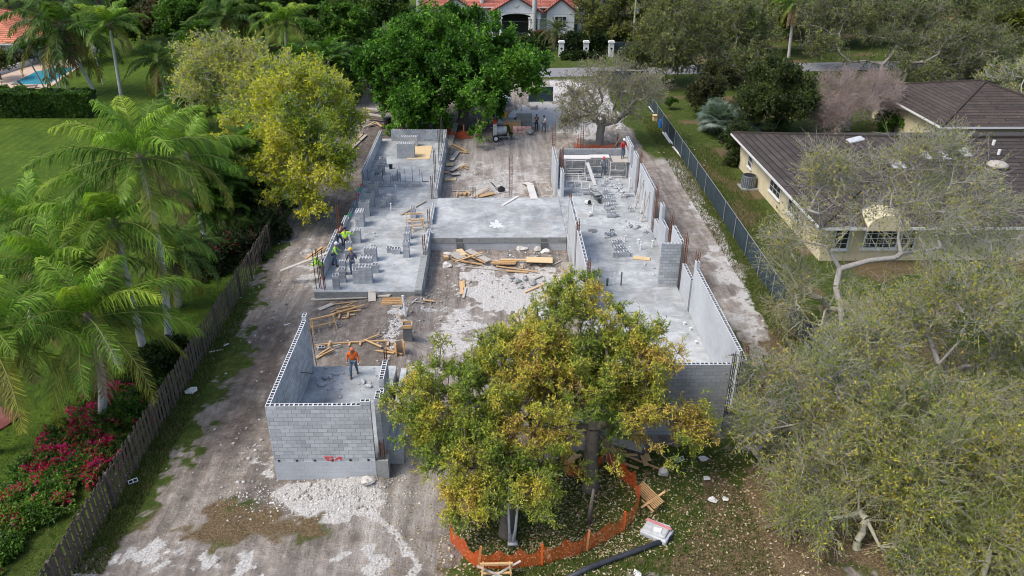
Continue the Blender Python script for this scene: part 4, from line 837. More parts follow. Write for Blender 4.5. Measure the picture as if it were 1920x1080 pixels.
# lumber right of the netting
X4 = (1130, 820, 7.7125)
gp(X4, 90, 95, 575, 230, .55, .05, 'wood_grey', 'wide grey board at the top of the lumber by the netting', z=.2)
for i, (x1, y1, x2, y2, wd, lb) in enumerate([(110,190,860,490,.1,'longest thin plank from the netting corner to the pale rock'),(170,190,345,240,.14,'short thick plank under the wide grey board by the netting'),(130,160,310,405,.1,'thin plank slanting down toward the netting'),(220,390,515,490,.13,'tan plank lying parallel to the netting edge'),(220,290,500,300,.1,'thin plank below the wide grey board'),(570,320,625,460,.22,'short upright looking board left of the pale rock'),(625,300,670,400,.2,'second short board left of the pale rock')]):
    gp(X4, x1, y1, x2, y2, wd, .05, 'wood', lb, z=.03*i)
gp(D11, 840, 360, 900, 300, .25, .05, 'wood', 'brown board behind the rear tree trunk by the netting'); gp(D11, 860, 350, 925, 310, .15, .05, 'wood', 'second brown board behind the rear tree trunk', z=.06)
gp((640,720,5.686), 570, 410, 720, 225, .4, .05, 'wood_grey', 'wide grey board lower of two pointing from the tree to the block room', z=.1); gp((640,720,5.686), 715, 225, 890, 10, .55, .05, 'wood_grey', 'wide grey board upper of two beside the block room and tree', z=.15); gp((640,720,5.686), 640, 190, 710, 205, .15, .06, 'wood', 'short brown offcut beside the wide grey board near the block room')
plank(atY(727, 800, 33)*[1, 0, 0]+[0, 33, .05], np.array([0, 0, 0]), .1, .05, 'wood', 'x') if False else None
# ------------------------------------------------------------------ sawhorses
def sawhorse(loc, rz, label, L=1.3, H=.8, tilt=0.0):
    t = thing('sawhorse', label, 'sawhorse', loc, 'yellow timber sawhorses', rz); t.rotation_euler = (tilt, 0, rz)
    mb = MB(); mb.box(-L/2, L/2, -.045, .045, H-.09, H); mb.build('top_beam', M['wood'], t)
    for sx in (-1, 1):
        for sy in (-1, 1):
            mb = MB(); mb.beam((sx*(L/2-.12), sy*.05, H-.02), (sx*(L/2-.05), sy*.36, 0), .1, .045, up=(1, 0, 0)); mb.build('leg', M['wood'], t)
    mb = MB()
    for sx in (-1, 1): mb.beam((sx*(L/2-.07), -.24, .32), (sx*(L/2-.07), .24, .32), .05, .1)
    mb.beam((-L/2+.1, 0, .32), (L/2-.1, 0, .32), .09, .05); mb.build('brace', M['wood'], t); return t
sawhorse(at(*q(Z6, 1180, 810), 1.0)+[0, .35, 0], .12, 'yellow sawhorse standing behind another on the left slab', 1.25, .85); sawhorse(at(*q(Z6, 1215, 845), 1.0), .25, 'yellow sawhorse standing in front of another on the left slab', 1.0, .85)
sawhorse(g(607, 617), .45, 'single tan sawhorse standing on dirt behind the block room', 1.5, .85)
t = sawhorse(g(926, 1078)+[.1, -.2, 0], .02, 'tan sawhorse with crossed braces beside the orange netting at the bottom', 1.25, .85)
mb = MB(); mb.beam((-.75, .1, .62), (.5, -.25, .2), .09, .03); mb.beam((-.5, -.3, .2), (.95, .35, .55), .09, .03); mb.build('cross_brace', M['wood_grey'], t)
P = g(1209, 942); t = thing('slatted_panel', 'tan slatted wooden panel leaning by the orange netting corner', 'wooden panel', P, rz=-1.15)
mb = MB()
for k in range(7): mb.beam((-.8+.02*k, -.02+.055*k, .15+.06*k), (.75+.02*k, -.02+.055*k, .28+.06*k), .045, .04)
mb.build('slats', M['wood'], t); mb = MB(); mb.beam((.3, -.4, .1), (.35, .75, .62), .1, .04); mb.beam((-.1, -.1, .1), (.8, -.12, .2), .08, .05); mb.build('cross_brace', M['wood'], t)
# ------------------------------------------------------------------ scaffolds in the right wing
def scaffold(x, y, L, W_, H, label, deck, deckmat='wood_pale', legwood=False):
    t = thing('scaffold', label, 'scaffold', (x, y, 1.0), 'scaffolds of the right wing')
    for sy in (-W_/2, W_/2):
        for sx in (-L/2, L/2):
            mb = MB(); mb.tube([(sx, sy, 0), (sx, sy, H)], .04, 6); mb.build('post', M['wood_pale'] if not legwood else M['wood'], t)
        mb = MB()
        for z in (H*.08, H*.5, H*.95): mb.tube([(-L/2, sy, z), (L/2, sy, z)], .03, 5)
        mb.tube([(-L/2+L*.33, sy, H*.95), (-L/2+L*.33, sy, H*.5)], .025, 5); mb.build('rail', M['wood_pale'], t)
    mb = MB()
    for sx in (-L/2, L/2):
        for z in (H*.3, H*.6, H*.9): mb.tube([(sx, -W_/2, z), (sx, W_/2, z)], .025, 5)
    mb.tube([(-L/2, W_/2, .1), (L/2, W_/2, H*.9)], .02, 4); mb.build('cross_bar', M['galv'], t)
    mb = MB(); mb.box(*deck, H+.03, H+.08); mb.build('deck', M[deckmat], t); return t
scaffold(7.05, 65.3, 1.7, 1.1, 1.55, 'scaffold under the long white deck at the back of the right wing', (-1.05, 1.3, -.5, .5)); scaffold(9.1, 65.6, 1.8, .9, 1.55, 'scaffold under the right half of the long white deck', (-.74, .95, -.5, .35))
scaffold(10.75, 65.0, 1.4, 1.2, 1.5, 'scaffold carrying the worker in red beside the side wall', (-.55, .82, -1.0, .75), 'wood_grey')
for i, (x, y, z, L) in enumerate([(6.9, 62.9, 1.05, 1.9), (6.95, 60.9, 1.05, 1.9)]):
    t = thing('folded_scaffold', ['pale unused scaffold frame lying near the back left of the right wing', 'pale scaffold frame lying in front of another in the right wing'][i], 'scaffold', (x, y, 1.0), 'scaffolds of the right wing')
    mb = MB()
    for yy in (0, .75): mb.tube([(-L/2, yy, .3+.5*yy), (L/2, yy, .3+.5*yy)], .03, 5)
    for xx in (-L/2, -.25, .3, L/2): mb.tube([(xx, 0, .3), (xx, .75, .675)], .025, 5)
    mb.tube([(-L/2, 0, 0), (-L/2, 0, .35)], .03, 5); mb.tube([(L/2, 0, 0), (L/2, 0, .35)], .03, 5); mb.build('frame', M['wood_pale'], t)
# ------------------------------------------------------------------ tools and materials
P = at(*q(D3, 620, 925), 1.0); t = thing('wheelbarrow', 'dark wheelbarrow filled with grey mortar in the right wing', 'wheelbarrow', P, rz=-1.3)
mb = MB(); V0 = [(-.42,-.3,.62),(.5,-.3,.62),(.5,.3,.62),(-.42,.3,.62)]; V1 = [(-.25,-.2,.32),(.22,-.2,.32),(.22,.2,.32),(-.25,.2,.32)]
for k in range(4): mb.face([V1[k], V1[(k+1)%4], V0[(k+1)%4], V0[k]])
mb.face(V1[::-1]); mb.build('tray', M['greyblue'], t); mb = MB(); mb.face([(-.38,-.27,.58),(.45,-.27,.58),(.45,.27,.58),(-.38,.27,.58)]); mb.build('mortar', M['concrete'], t)
mb = MB()
for s_ in (-1, 1): mb.tube([(.62, s_*.08, .2), (-.3, s_*.26, .34), (-1.0, s_*.3, .6)], .022, 6); mb.tube([(-.35, s_*.27, .36), (-.4, s_*.3, 0)], .02, 5)
mb.build('frame', M['rebar'], t); mb = MB(); mb.o = np.zeros(3)
for k in range(12):
    a_ = 2*PI*k/12; a2 = 2*PI*(k+1)/12
    mb.face([(.66+.19*math.cos(a_), -.04, .2+.19*math.sin(a_)), (.66+.19*math.cos(a2), -.04, .2+.19*math.sin(a2)), (.66+.19*math.cos(a2), .04, .2+.19*math.sin(a2)), (.66+.19*math.cos(a_), .04, .2+.19*math.sin(a_))])
mb.face([(.66+.19*math.cos(2*PI*k/12), -.041, .2+.19*math.sin(2*PI*k/12)) for k in range(12)]); mb.face([(.66+.19*math.cos(2*PI*k/12), .041, .2+.19*math.sin(2*PI*k/12)) for k in range(12)]); mb.build('wheel', M['tyre'], t)
def bucket(P, rz, tilt, label, mat, r=.16, h=.36):
    t = thing('bucket', label, 'bucket', P); t.rotation_euler = (tilt, 0, rz)
    mb = MB(); mb.lathe([(r*.82, 0), (r, h), (r*1.06, h), (r*1.06, h-.03), (r, h-.03)][:3], n=14); mb.build('pail', M[mat], t)
    mb = MB(); mb.tube([(-r, 0, h-.03), (-r*.7, .12, h-.2), (0, .17, h-.26), (r*.7, .12, h-.2), (r, 0, h-.03)], .012, 5); mb.build('handle', M['rebar'], t)
    mb = MB(); mb.lathe([(r*.9, h*.98), (r*.9, h+.003)], n=14); mb.build('opening', M['black'], t)
bucket(at(*q(D3, 500, 965), 1.0)+[0, 0, .15], .6, 1.35, 'white bucket tipped over on the right wing floor', 'white', .2, .42)
bucket(at(*q(D4, 375, 275), 1.0)+[0, 0, .12], 2.0, 1.2, 'small white bucket lying by the inner wall of the right wing', 'white', .15, .3)
bucket(at(*q(D2, 590, 548), 1.0), 0, 0, 'dark small bucket standing before the low partition', 'black', .17, .38); bucket(g(727, 237), 0, 0, 'large black bin standing beside the dark lumber under the trees', 'black', .45, 1.0)
# plate compactor
P = g(*q(D10, 925, 775)); t = thing('plate_compactor', 'black plate compactor with a long looped handle on the dirt yard', 'compactor', P, rz=.5)
mb = MB(); mb.box(-.4, .4, -.27, .27, .02, .09); mb.face([(.4,-.27,.02),(.4,.27,.02),(.55,.27,.16),(.55,-.27,.16)]); mb.build('plate', M['wood_pale'], t)
mb = MB(); mb.box(-.25, .25, -.2, .2, .09, .42); mb.tube([(0, 0, .42), (0, 0, .55)], .12, 10); mb.build('engine', M['black'], t)
mb = MB(); mb.tube([(-.3, -.2, .15), (-.7, -.2, .75), (-.98, -.18, 1.05), (-.98, .18, 1.05), (-.7, .2, .75), (-.3, .2, .15)], .022, 6); mb.tube([(-.7, -.2, .75), (-.7, .2, .75)], .015, 5); mb.build('handle', M['black'], t)
mb = MB(); mb.tube([(.3, -.2, .2), (.32, -.1, .55), (.32, .1, .55), (.3, .2, .2)], .02, 6); mb.build('guard', M['galv'], t)
# mortar mixer
P = g(*q(D8, 800, 655)); t = thing('mortar_mixer', 'grey towable mortar mixer with a drum and two wheels at the back of the yard', 'mixer', P, rz=.05)
mb = MB(); mb.tube([(-.45, 0, .95), (.55, 0, .95)], .46, 16); mb.build('drum', M['galv'], t)
mb = MB(); mb.box(-.85, -.48, -.42, .42, .45, 2.0); mb.build('engine_cover', M['wood_pale'], t); mb = MB(); mb.box(-.86, -.47, -.43, .43, 1.75, 2.02); mb.build('cover_cap', M['red'], t)
mb = MB(); mb.box(-.9, .9, -.4, .4, .36, .44); mb.beam((.9, 0, .4), (1.9, -.2, .25), .1, .1); mb.box(.6, .72, -.4, .4, .44, 1.0); mb.tube([(.85, -.3, .38), (.85, -.3, 0)], .05, 6); mb.build('frame', M['galv'], t)
for s_ in (-1, 1):
    w_ = thing('wheel', None, None, (-.6, s_*.62-.1, 0)); w_.parent = t
    mb = MB(); mb.tube([(0, -.1, .34), (0, .1, .34)], .34, 16); mb.build('tyre', M['tyre'], w_); mb = MB(); mb.tube([(0, -.115, .34), (0, .115, .34)], .2, 12); mb.build('rim', M['white'], w_)
# pallets of block, bags and timber beside it
P = g(*q(D8, 960, 480)); t = thing('timber_crate', 'brown wooden crate stacked with buckets beside the mixer', 'crate', P)
mb = MB(); mb.box(-.95, .95, -.5, .5, 0, .85); mb.build('crate_box', M['wood'], t); mb = MB(); mb.box(-1.0, 1.0, -.55, .55, .86, .93); mb.build('lid', M['wood_grey'], t)
bucket(P+np.array([-.8, 0.9, .95]), 0, 0, 'yellow bucket on top of the crate by the big green tree', 'yellow', .3, .7)
P2 = P+np.array([.55, .3, .94]); mb = MB(P2); mb.tube([P2, P2+[0, 0, .12]], .35, 12); tag(mb.build('coiled_hose', M['black']), 'black coiled hose on the crate by the mixer', 'hose')
P = g(*q(D8, 1140, 470)); mb = MB(P)
for k in range(5):
    for i in range(3): mb.box(P[0]-.85+i*.57, P[0]-.85+i*.57+.55, P[1]-.4, P[1]+.4, .1+k*.27, .1+k*.27+.25)
mb.box(P[0]-.9, P[0]+.9, P[1]-.45, P[1]+.45, 0, .08); tag(mb.build('block_pallet', M['concrete']), 'square pallet of grey green blocks beside the man in black', 'block pallet')
P = g(*q(D8, 1110, 545)); t = thing('bag_pallet', 'low pallet of red and white cement bags in front of the grey blocks', 'cement bags', P)
M['bag_red'] = mat_noise('printed_bag', (.60,.22,.18), (.66,.55,.52), 3, .7); mb = MB()
rr = random.Random(3)
for k in range(3):
    for i in range(4):
        mb.obox((-.75+.5*i, rr.uniform(-.1, .1), .15+k*.16), (.23, .02*rr.uniform(-1, 1), 0), (0, .36, .02), (0, 0, .075))
mb.build('bags', M['bag_red'], t); mb = MB(); mb.box(-1, 1, -.5, .5, 0, .07); mb.build('pallet', M['wood_grey'], t)
chunk(g(*q(D8, 1210, 560)), (.9, .5, .3), M['concrete'], 91, 'sand_heap', 'small bluish heap beside the red and white bags', 'sand heap')
# wrapped pallet of bags near the netting
P = g(1231, 1003); t = thing('wrapped_pallet', 'grey plastic wrapped bundle with a pink band beside the black pipe', 'bundle', P, rz=-.62)
M['wrap'] = mat_noise('clear_wrap', (.34,.35,.36), (.58,.59,.60), 3, .3); M['pink'] = mat_plain('pink_band', (.55,.22,.22), .5)
mb = MB(); mb.obox((0, 0, .14), (.58, 0, 0), (0, .42, 0), (0, 0, .13)); mb.obox((-.05, .03, .30), (.50, .05, .02), (-.03, .38, .01), (0, 0, .06)); o_ = mb.build('wrapping', M['wrap'], t)
bv = o_.modifiers.new('bevel', 'BEVEL'); bv.width = .06; bv.segments = 2
mb = MB(); mb.obox((-.05, .25, .375), (.55, .0, .01), (0, .07, 0), (0, 0, .01)); mb.build('band', M['pink'], t); mb = MB(); mb.obox((.05, -.1, .38), (.16, .05, .01), (-.04, .12, 0), (0, 0, .02)); mb.build('paper', M['white'], t)
mb = MB(); pts = [g(1050, 1095), g(1110, 1066), g(1190, 1038), g(1258, 1012)]; mb = MB(pts[1]); mb.tube([p+[0, 0, .12] for p in pts], .115, 12); tag(mb.build('drain_pipe', M['darkpipe'], smooth=True), 'long black corrugated drain pipe lying across the bottom grass', 'pipe')
for i, (px, py, s_, lb) in enumerate([(1318,862,.3,'crumpled white sheet on the ground in front of the wing corner'),(1325,900,.28,'white paper scrap in the middle of the grass right of the netting'),(1335,940,.26,'white scrap left of another at the end of the white trail'),(1360,938,.24,'white scrap at the right end of the white trail'),(1195,1078,.25,'white scrap below the black pipe'),(358,736,.45,'broken white board leaning in grass by the wooden fence'),(75,0,0,''),(425,648,.25,'white crumpled scrap on dirt beside the wooden fence')]):
    if s_ == 0: continue
    p = g(px, py); r = random.Random(i); mb = MB(p); c = [p+np.array([math.cos(a_)*s_*r.uniform(.5, 1), math.sin(a_)*s_*r.uniform(.5, 1), .03+r.uniform(0, .12)]) for a_ in (0, 1, 2, 3, 4, 5.2)]
    for k in range(6): mb.face([p+[0, 0, .1], c[k], c[(k+1) % 6]])
    tag(mb.build('scrap_sheet', M['white']), lb, 'scrap')
a = g(392, 661); b = g(418, 656); plank(a+[0, 0, .03], b+[0, 0, .03], .06, .04, 'white', 'thin white stick lying beside the wooden fence')
# hanging plastic strips on the front tree trunk
# ------------------------------------------------------------------ orange netting
def mat_net():
    m, nt, b = newmat('orange_netting'); uv = nt.nodes.new('ShaderNodeUVMap').outputs[0]; sx = nt.nodes.new('ShaderNodeSeparateXYZ'); nt.links.new(uv, sx.inputs[0])
    fx = math_(nt, 'GREATER_THAN', math_(nt, 'FRACT', math_(nt, 'MULTIPLY', sx.outputs[0], 19.0)), .66); fy = math_(nt, 'GREATER_THAN', math_(nt, 'FRACT', math_(nt, 'MULTIPLY', sx.outputs[1], 17.0)), .60)
    f = math_(nt, 'MAXIMUM', fx, fy); tr = nt.nodes.new('ShaderNodeBsdfTransparent'); mx = nt.nodes.new('ShaderNodeMixShader')
    nt.links.new(f, mx.inputs[0]); nt.links.new(tr.outputs[0], mx.inputs[1]); nt.links.new(b.outputs[0], mx.inputs[2]); nt.links.new(mx.outputs[0], nt.nodes['Material Output'].inputs['Surface'])
    b.inputs['Base Color'].default_value = (.62, .10, .018, 1); b.inputs['Roughness'].default_value = .6; return m
M['net'] = mat_net()
def netting(pts, h, label, stakes, seed, cat='safety fence', sag=.32, mats=None):
    r = random.Random(seed); t = thing('safety_fence', label, cat, pts[0]); o0 = np.array(t.location)
    mb = MB(o0); u = 0; P = []
    for a_, b_ in zip(pts[:-1], pts[1:]):
        n_ = max(3, int(np.linalg.norm(b_-a_)/.3)); sg_ = sag*r.uniform(.5, 1.3)
        for k in range(n_):
            s_ = k/n_; p = a_*(1-s_)+b_*s_; P.append((p+np.array([r.uniform(-.03, .03), r.uniform(-.03, .03), 0]), h*(1-sg_*math.sin(PI*s_)+r.uniform(-.02, .02))))
    P.append((pts[-1], h))
    for (p, h1), (p2, h2) in zip(P[:-1], P[1:]):
        L = np.linalg.norm(p2-p); m1 = np.array([r.uniform(-.05, .05), r.uniform(-.05, .05), 0])
        mb.face([p, p2, p2+[0, 0, h2], p+[0, 0, h1]], [(u, 0), (u+L, 0), (u+L, h), (u, h)]); u += L
    mb.build('netting', M['net'], t, weld=False)
    for i, (p, hh, mt, ln) in enumerate(stakes):
        m2 = MB(o0); m2.beam(p, p+np.array([ln, 0, hh]), .09, .04, up=(0, 1, 0)); m2.build('stake', M[mt], t)
    return t
ring = [g(*q(D11, x, y)) for x, y in [(150,820),(230,920),(310,985),(430,985),(560,975),(690,960),(830,920),(960,875),(1080,815),(1180,755),(1250,680),(1275,590),(1240,500),(1180,450),(1110,390),(1080,330)]]
netting(ring, 1.05, 'long orange plastic netting curving around the two yellow leaved trees', [(ring[0],1.05,'orange',0),(ring[2],1.25,'orangewood',.12),(ring[5],1.15,'orange',.0),(ring[7],1.15,'orangewood',.05),(ring[9],1.1,'orange',0),(ring[15],1.3,'wood',0)], 3)
rg2 = [g(*q(D11, x, y)) for x, y in [(830,400),(870,430),(930,420),(1000,400),(1060,340)]]
netting(rg2, .9, 'short orange netting behind the right hand tree trunk', [(rg2[0], 1.0, 'wood', 0)], 5)
rb2 = [g(*p_) for p_ in [(822,247),(838,255),(868,262),(896,258),(905,240)]]
netting(rb2, 1.0, 'orange netting around the big green tree beside the mixer', [(g(835,247),1.7,'orangewood',0),(g(870,260),1.5,'orangewood',0),(g(900,250),1.8,'wood',-.3),(g(842,252),1.3,'rust',0)], 7, sag=.35)
rb3 = [g(*p_) for p_ in [(1076,276),(1090,279),(1110,280),(1150,279),(1160,268)]]
netting(rb3, .55, 'orange netting around the bare tree behind the right wing', [(g(1083,279),1.5,'orange',0),(g(1157,276),1.4,'rust',0),(g(1150,278),1.4,'wood',.8)], 8)
# ------------------------------------------------------------------ fences
def wood_fence(P, Q, h, label, seed):
    r = random.Random(seed); P = np.array(P); Q = np.array(Q); d = Q-P; L = np.linalg.norm(d); d = d/L; n_ = np.array([-d[1], d[0], 0]); t = thing('wooden_fence', label, 'fence', P)
    mb = MB(P); s_ = 0
    while s_ < L:
        w_ = r.uniform(.125, .145); hh = h*r.uniform(.93, 1.03); c = P+d*s_; tilt = r.uniform(-.02, .02); side = .03 if int(s_/.16) % 2 else -.03
        a = c+n_*side; mb.beam(a, a+d*tilt+[0, 0, hh], w_, .02, up=tuple(n_)); s_ += .165+r.uniform(-.006, .03)
    mb.build('pickets', M['fence_wood'], t, weld=False)
    mb = MB(P)
    for z in (.35, h*.55, h*.86): mb.beam(P+[0, 0, z], Q+[0, 0, z], .035, .09)
    mb.build('rails', M['fence_wood'], t)
    k = 0
    while k < L:
        m2 = MB(P); c = P+d*k-n_*.09; m2.beam(c, c+[0, 0, h*1.02], .1, .1, up=tuple(n_)); m2.build('post', M['fence_wood'], t); k += 2.4
    return t
FW = wood_fence((-16.45, 18.5, 0), (-16.5, 57.5, 0), 1.85, 'long weathered wooden picket fence between the lawn and the building site', 2)
M['screen'] = mat_noise('green_windscreen', (.018,.035,.045), (.032,.058,.072), 1.2, .75)
def screen_fence(pts, h, label):
    t = thing('screened_fence', label, 'fence', pts[0]); o0 = np.array(t.location); r = random.Random(3)
    mb = MB(o0)
    for a, b in zip(pts[:-1], pts[1:]):
        a = np.array(a); b = np.array(b); n_ = int(np.linalg.norm(b-a)/.6)+1
        for k in range(n_):
            p = a+(b-a)*k/n_; p2 = a+(b-a)*(k+1)/n_; w1 = .035*math.sin(k*1.3); w2 = .035*math.sin((k+1)*1.3)
            mb.face([p+[w1, 0, .05], p2+[w2, 0, .05], p2+[0, 0, h], p+[0, 0, h]])
    mb.build('fabric', M['screen'], t)
    for a, b in zip(pts[:-1], pts[1:]):
        a = np.array(a); b = np.array(b); L = np.linalg.norm(b-a); n_ = int(L/3.05)
        for k in range(n_+1):
            p = a+(b-a)*k/max(1, n_); m2 = MB(o0); m2.tube([p-[.05, 0, 0], p+[-.05, 0, h+.05]], .028, 6); m2.build('post', M['galv'], t)
    m2 = MB(o0); m2.tube([np.array(p)+[-.03, 0, h+.01] for p in pts], .022, 5); m2.build('top_rail', M['galv'], t); return t
screen_fence([np.array([18.35, 92.5, 0]), np.array([18.2, 60, 0]), np.array([17.95, 38, 0]), np.array([17.8, 30.5, 0])], 1.75, 'dark green screened chain link fence along the right side of the site')
gpx = [g(1048, 172), g(1055, 168)]
screen_fence([np.array([4.2, 94.5, 0]), np.array([7.2, 94.8, 0])], 1.8, 'short dark green screen panel beside the big green tree at the driveway'); screen_fence([np.array([13.6, 104.5, 0]), np.array([20.5, 104.0, 0])], 1.7, 'dark green screen along the driveway behind the bare tree')
# white pipes and boards along the green fence
X5 = (960, 0, 4)
LWp = 'white pipe in the bundle against the green fence'
for i in range(5):
    a = g(*q(Z7, 1130+18*i, 120+6*i)); b = g(*q(Z7, 1185+18*i, 200+8*i)); mb = MB(a); mb.tube([a+[0, 0, .1+.03*i], b+[0, 0, .1+.03*i]], .09, 6); tag(mb.build('bundled_pipe', M['pvc']), LWp, 'pipe', LWp)
gp(Z7, 1205, 225, 1270, 300, .2, .06, 'white', 'white board lying in front of the white pipe bundle'); gp(X5, 1035, 820, 1130, 925, .6, .06, 'white', 'pale sheet leaning along the far part of the green fence', z=.3)
P = g(*q(X5, 1115, 955)); mb = MB(P); mb.tube([P, P+[0, 0, .8]], .28, 12); mb.tube([P+[0, 0, .8], P+[0, 0, .86]], .22, 12); tag(mb.build('barrel', M['blue']), 'blue barrel beside the green fence', 'barrel')
P = g(*q(X5, 1082, 905)); mb = MB(P); mb.box(P[0]-.4, P[0]+.4, P[1]-.3, P[1]+.3, 0, .6); mb.box(P[0]-.45, P[0]+.45, P[1]-.35, P[1]+.35, .6, .66); tag(mb.build('cardboard_box', M['ply']), 'brown box beside the blue barrel at the green fence', 'box')
# dark lumber stack under the trees at left back
LB_ = 'dark weathered timber in the stack under the trees behind the left slab'
X6 = (660, 180, 9.6)
for i, (x1, y1, x2, y2, wd, mt) in enumerate([(290,380,720,450,.5,'wood_grey'),(210,280,560,310,.5,'wood_grey'),(220,340,600,400,.4,'fence_wood'),(300,440,690,490,.5,'fence_wood'),(210,590,480,520,.15,'wood_grey'),(300,560,420,500,.15,'wood'),(880,540,960,500,.12,'wood_grey'),(900,590,1190,545,.12,'fence_wood'),(980,440,1250,450,.4,'fence_wood'),(440,520,540,600,.15,'wood')]):
    gp(X6, x1, y1, x2, y2, wd, .12, mt, LB_, LB_, z=.25 if i < 4 else .02*i)
# ------------------------------------------------------------------ people
M['skin'] = mat_plain('brown_skin', (.26,.14,.085), .6); M['hair'] = mat_plain('dark_hair', (.02,.016,.014), .7)
M['jeans'] = mat_noise('blue_jeans', (.055,.09,.14), (.12,.17,.23), 7, .9); M['darkpants'] = mat_noise('dark_trousers', (.02,.022,.03), (.045,.05,.06), 7, .9); M['tanpants'] = mat_noise('dusty_trousers', (.16,.13,.10), (.26,.22,.18), 7, .9)
M['boot'] = mat_plain('brown_boots', (.09,.055,.035), .8); M['glove'] = mat_plain('pale_glove', (.55,.57,.58), .8)
CL = {}
def cloth(name, c):
    if name not in CL: CL[name] = mat_noise(name, tuple(x*.75 for x in c), c, 5, .85, None, 0, .3)
    return CL[name]
def skinmesh(name, V, E_, R, mat, parent, root=0, sub=1):
    me = bpy.data.meshes.new(name); me.from_pydata([tuple(v) for v in V], E_, []); me.materials.append(mat)
    o = bpy.data.objects.new(name, me); col.objects.link(o); o.parent = parent
    md = o.modifiers.new('skin', 'SKIN'); md.use_smooth_shade = True
    for i, s_ in enumerate(me.skin_vertices[0].data): s_.radius = R[i] if hasattr(R[i], '__len__') else (R[i], R[i]); s_.use_root = (i == root)
    ss = o.modifiers.new('sub', 'SUBSURF'); ss.levels = sub; ss.render_levels = sub; return o
def person(loc, face, label, shirt, pants='jeans', helmet=None, hood=None, lean=0.0, arms=((.25,.1,-.5),(.25,.1,-.5)), step=.12, H=1.74, glove=False, crouch=0.0, sleeve='long', headtilt=.2):
    """face: heading angle of the body (0 looks to +Y); arms: per side (out, forward, up) of the hand from the shoulder, in arm lengths"""
    k = H/1.75; t = thing('person', label, 'person', loc, 'people at work on the building site', face)
    cl, sl = math.cos(lean), math.sin(lean); hz = .93-crouch
    def up(x, f, z): zz = z-hz; return np.array([x, f*cl+zz*sl, hz+zz*cl-f*sl])*k     # torso leans about the hips
    pel = np.array([0, 0, hz])*k; ab = up(0, .01, hz+.17); ch = up(0, .02, hz+.38); nk = up(0, .0, hz+.55); hb = up(0, .03, hz+.62)
    hd = hb+np.array([0, .02+math.sin(headtilt)*.06, .12])*k
    V = [pel, ab, ch, nk, hb, hd]; R = [(.135,.11), (.13,.10), (.155,.11), .06, .075, .082]; E_ = [(0,1),(1,2),(2,3),(3,4),(4,5)]
    V.append(hd+np.array([0, .095, -.055])*k); R.append(.014); E_.append((4, 6))                         # nose
    sh = {}
    for s_, (o_, f_, u_) in zip((-1, 1), arms):
        S = up(s_*.185, .0, hz+.47); d = np.array([s_*o_*.42, f_, u_]); d = d/np.linalg.norm(d)*min(.57, .57*np.linalg.norm(d)*1.6)
        Hn = S+d*k; el = (S+Hn)/2+np.array([s_*.03, -.07, -.03])*k
        wr = Hn; dd = (Hn-el)/np.linalg.norm(Hn-el); pm = wr+dd*.07*k
        i0 = len(V); V += [S, el, wr, pm]; R += [.062, .043, .03, (.036, .02)]; E_ += [(2, i0), (i0, i0+1), (i0+1, i0+2), (i0+2, i0+3)]; sh[s_] = (S, el, wr, pm, dd, i0)
    legs = {}
    for s_ in (-1, 1):
        hp = np.array([s_*.095, 0, hz-.03])*k; ft = np.array([s_*.12, s_*step, .07])*k; kn = (hp+ft)/2+np.array([s_*(.02+crouch*.3), .05+crouch*.8+abs(step)*.15, .02])*k
        toe = ft+np.array([s_*.02, .15, -.035])*k; i0 = len(V); V += [hp, kn, ft, toe]; R += [.088, .058, .042, .036]; E_ += [(0, i0), (i0, i0+1), (i0+1, i0+2), (i0+2, i0+3)]; legs[s_] = (hp, kn, ft, toe)
    body = skinmesh('body', V, E_, [tuple(np.array(r)*k) if hasattr(r, '__len__') else r*k for r in R], M['skin'], t)
    # five fingers on each hand, each its own bent chain
    fv, fe, fr = [], [], []
    for s_ in (-1, 1):
        S, el, wr, pm, dd, _ = sh[s_]; sd_ = np.cross(dd, [0, 0, 1.0] if abs(dd[2]) < .9 else [0, 1.0, 0]); sd_ /= np.linalg.norm(sd_); pn = np.cross(sd_, dd)
        for j, (off, ln) in enumerate([(-.028,.06),(-.010,.075),(.010,.08),(.028,.07),(.04,.055)]):
            b0 = (pm+sd_*off*k) if j else (wr+dd*.02*k+sd_*-.03*k); dr = dd if j else (dd*.6-sd_*.8)
            i0 = len(fv); fv += [b0, b0+dr*ln*.5*k+pn*.008*k, b0+dr*ln*.9*k+pn*.03*k]; fe += [(i0, i0+1), (i0+1, i0+2)]; fr += [.010*k, .009*k, .007*k]
    for h_ in range(2):
        mb = MB()
        for i in range(h_*15, h_*15+15, 3): mb.tube(fv[i:i+3], [.011*k, .0095*k, .007*k], 5)
        mb.build('hand', M['glove'] if glove else M['skin'], t, smooth=True)
    # clothes follow the body
    g_ = .018; tv = [pel+np.array([0, 0, .02])*k, ab, ch, nk-np.array([0, 0, .02])]; tr_ = [(.15,.125), (.148,.118), (.172,.128), .075]; te = [(0,1),(1,2),(2,3)]
    for s_ in (-1, 1):
        S, el, wr, pm, dd, _ = sh[s_]; i0 = len(tv); e_ = el if sleeve == 'long' else S+(el-S)*.8
        tv += [S, e_]; tr_ += [.078, .062]; te += [(2, i0), (i0, i0+1)]
        if sleeve == 'long': tv.append(wr-dd*.02); tr_.append(.046); te.append((i0+1, i0+2))
    skinmesh('hoodie' if hood else 'shirt', tv, te, [tuple(np.array(r)*k) if hasattr(r, '__len__') else r*k for r in tr_], shirt, t)
    pv = [pel]; pr = [(.148,.125)]; pe = []
    for s_ in (-1, 1):
        hp, kn, ft, toe = legs[s_]; i0 = len(pv); pv += [hp, kn, ft+np.array([0, 0, .05])*k]; pr += [.104, .075, .06]; pe += [(0, i0), (i0, i0+1), (i0+1, i0+2)]
    skinmesh('trousers', pv, pe, [tuple(np.array(r)*k) if hasattr(r, '__len__') else r*k for r in pr], M[pants], t)
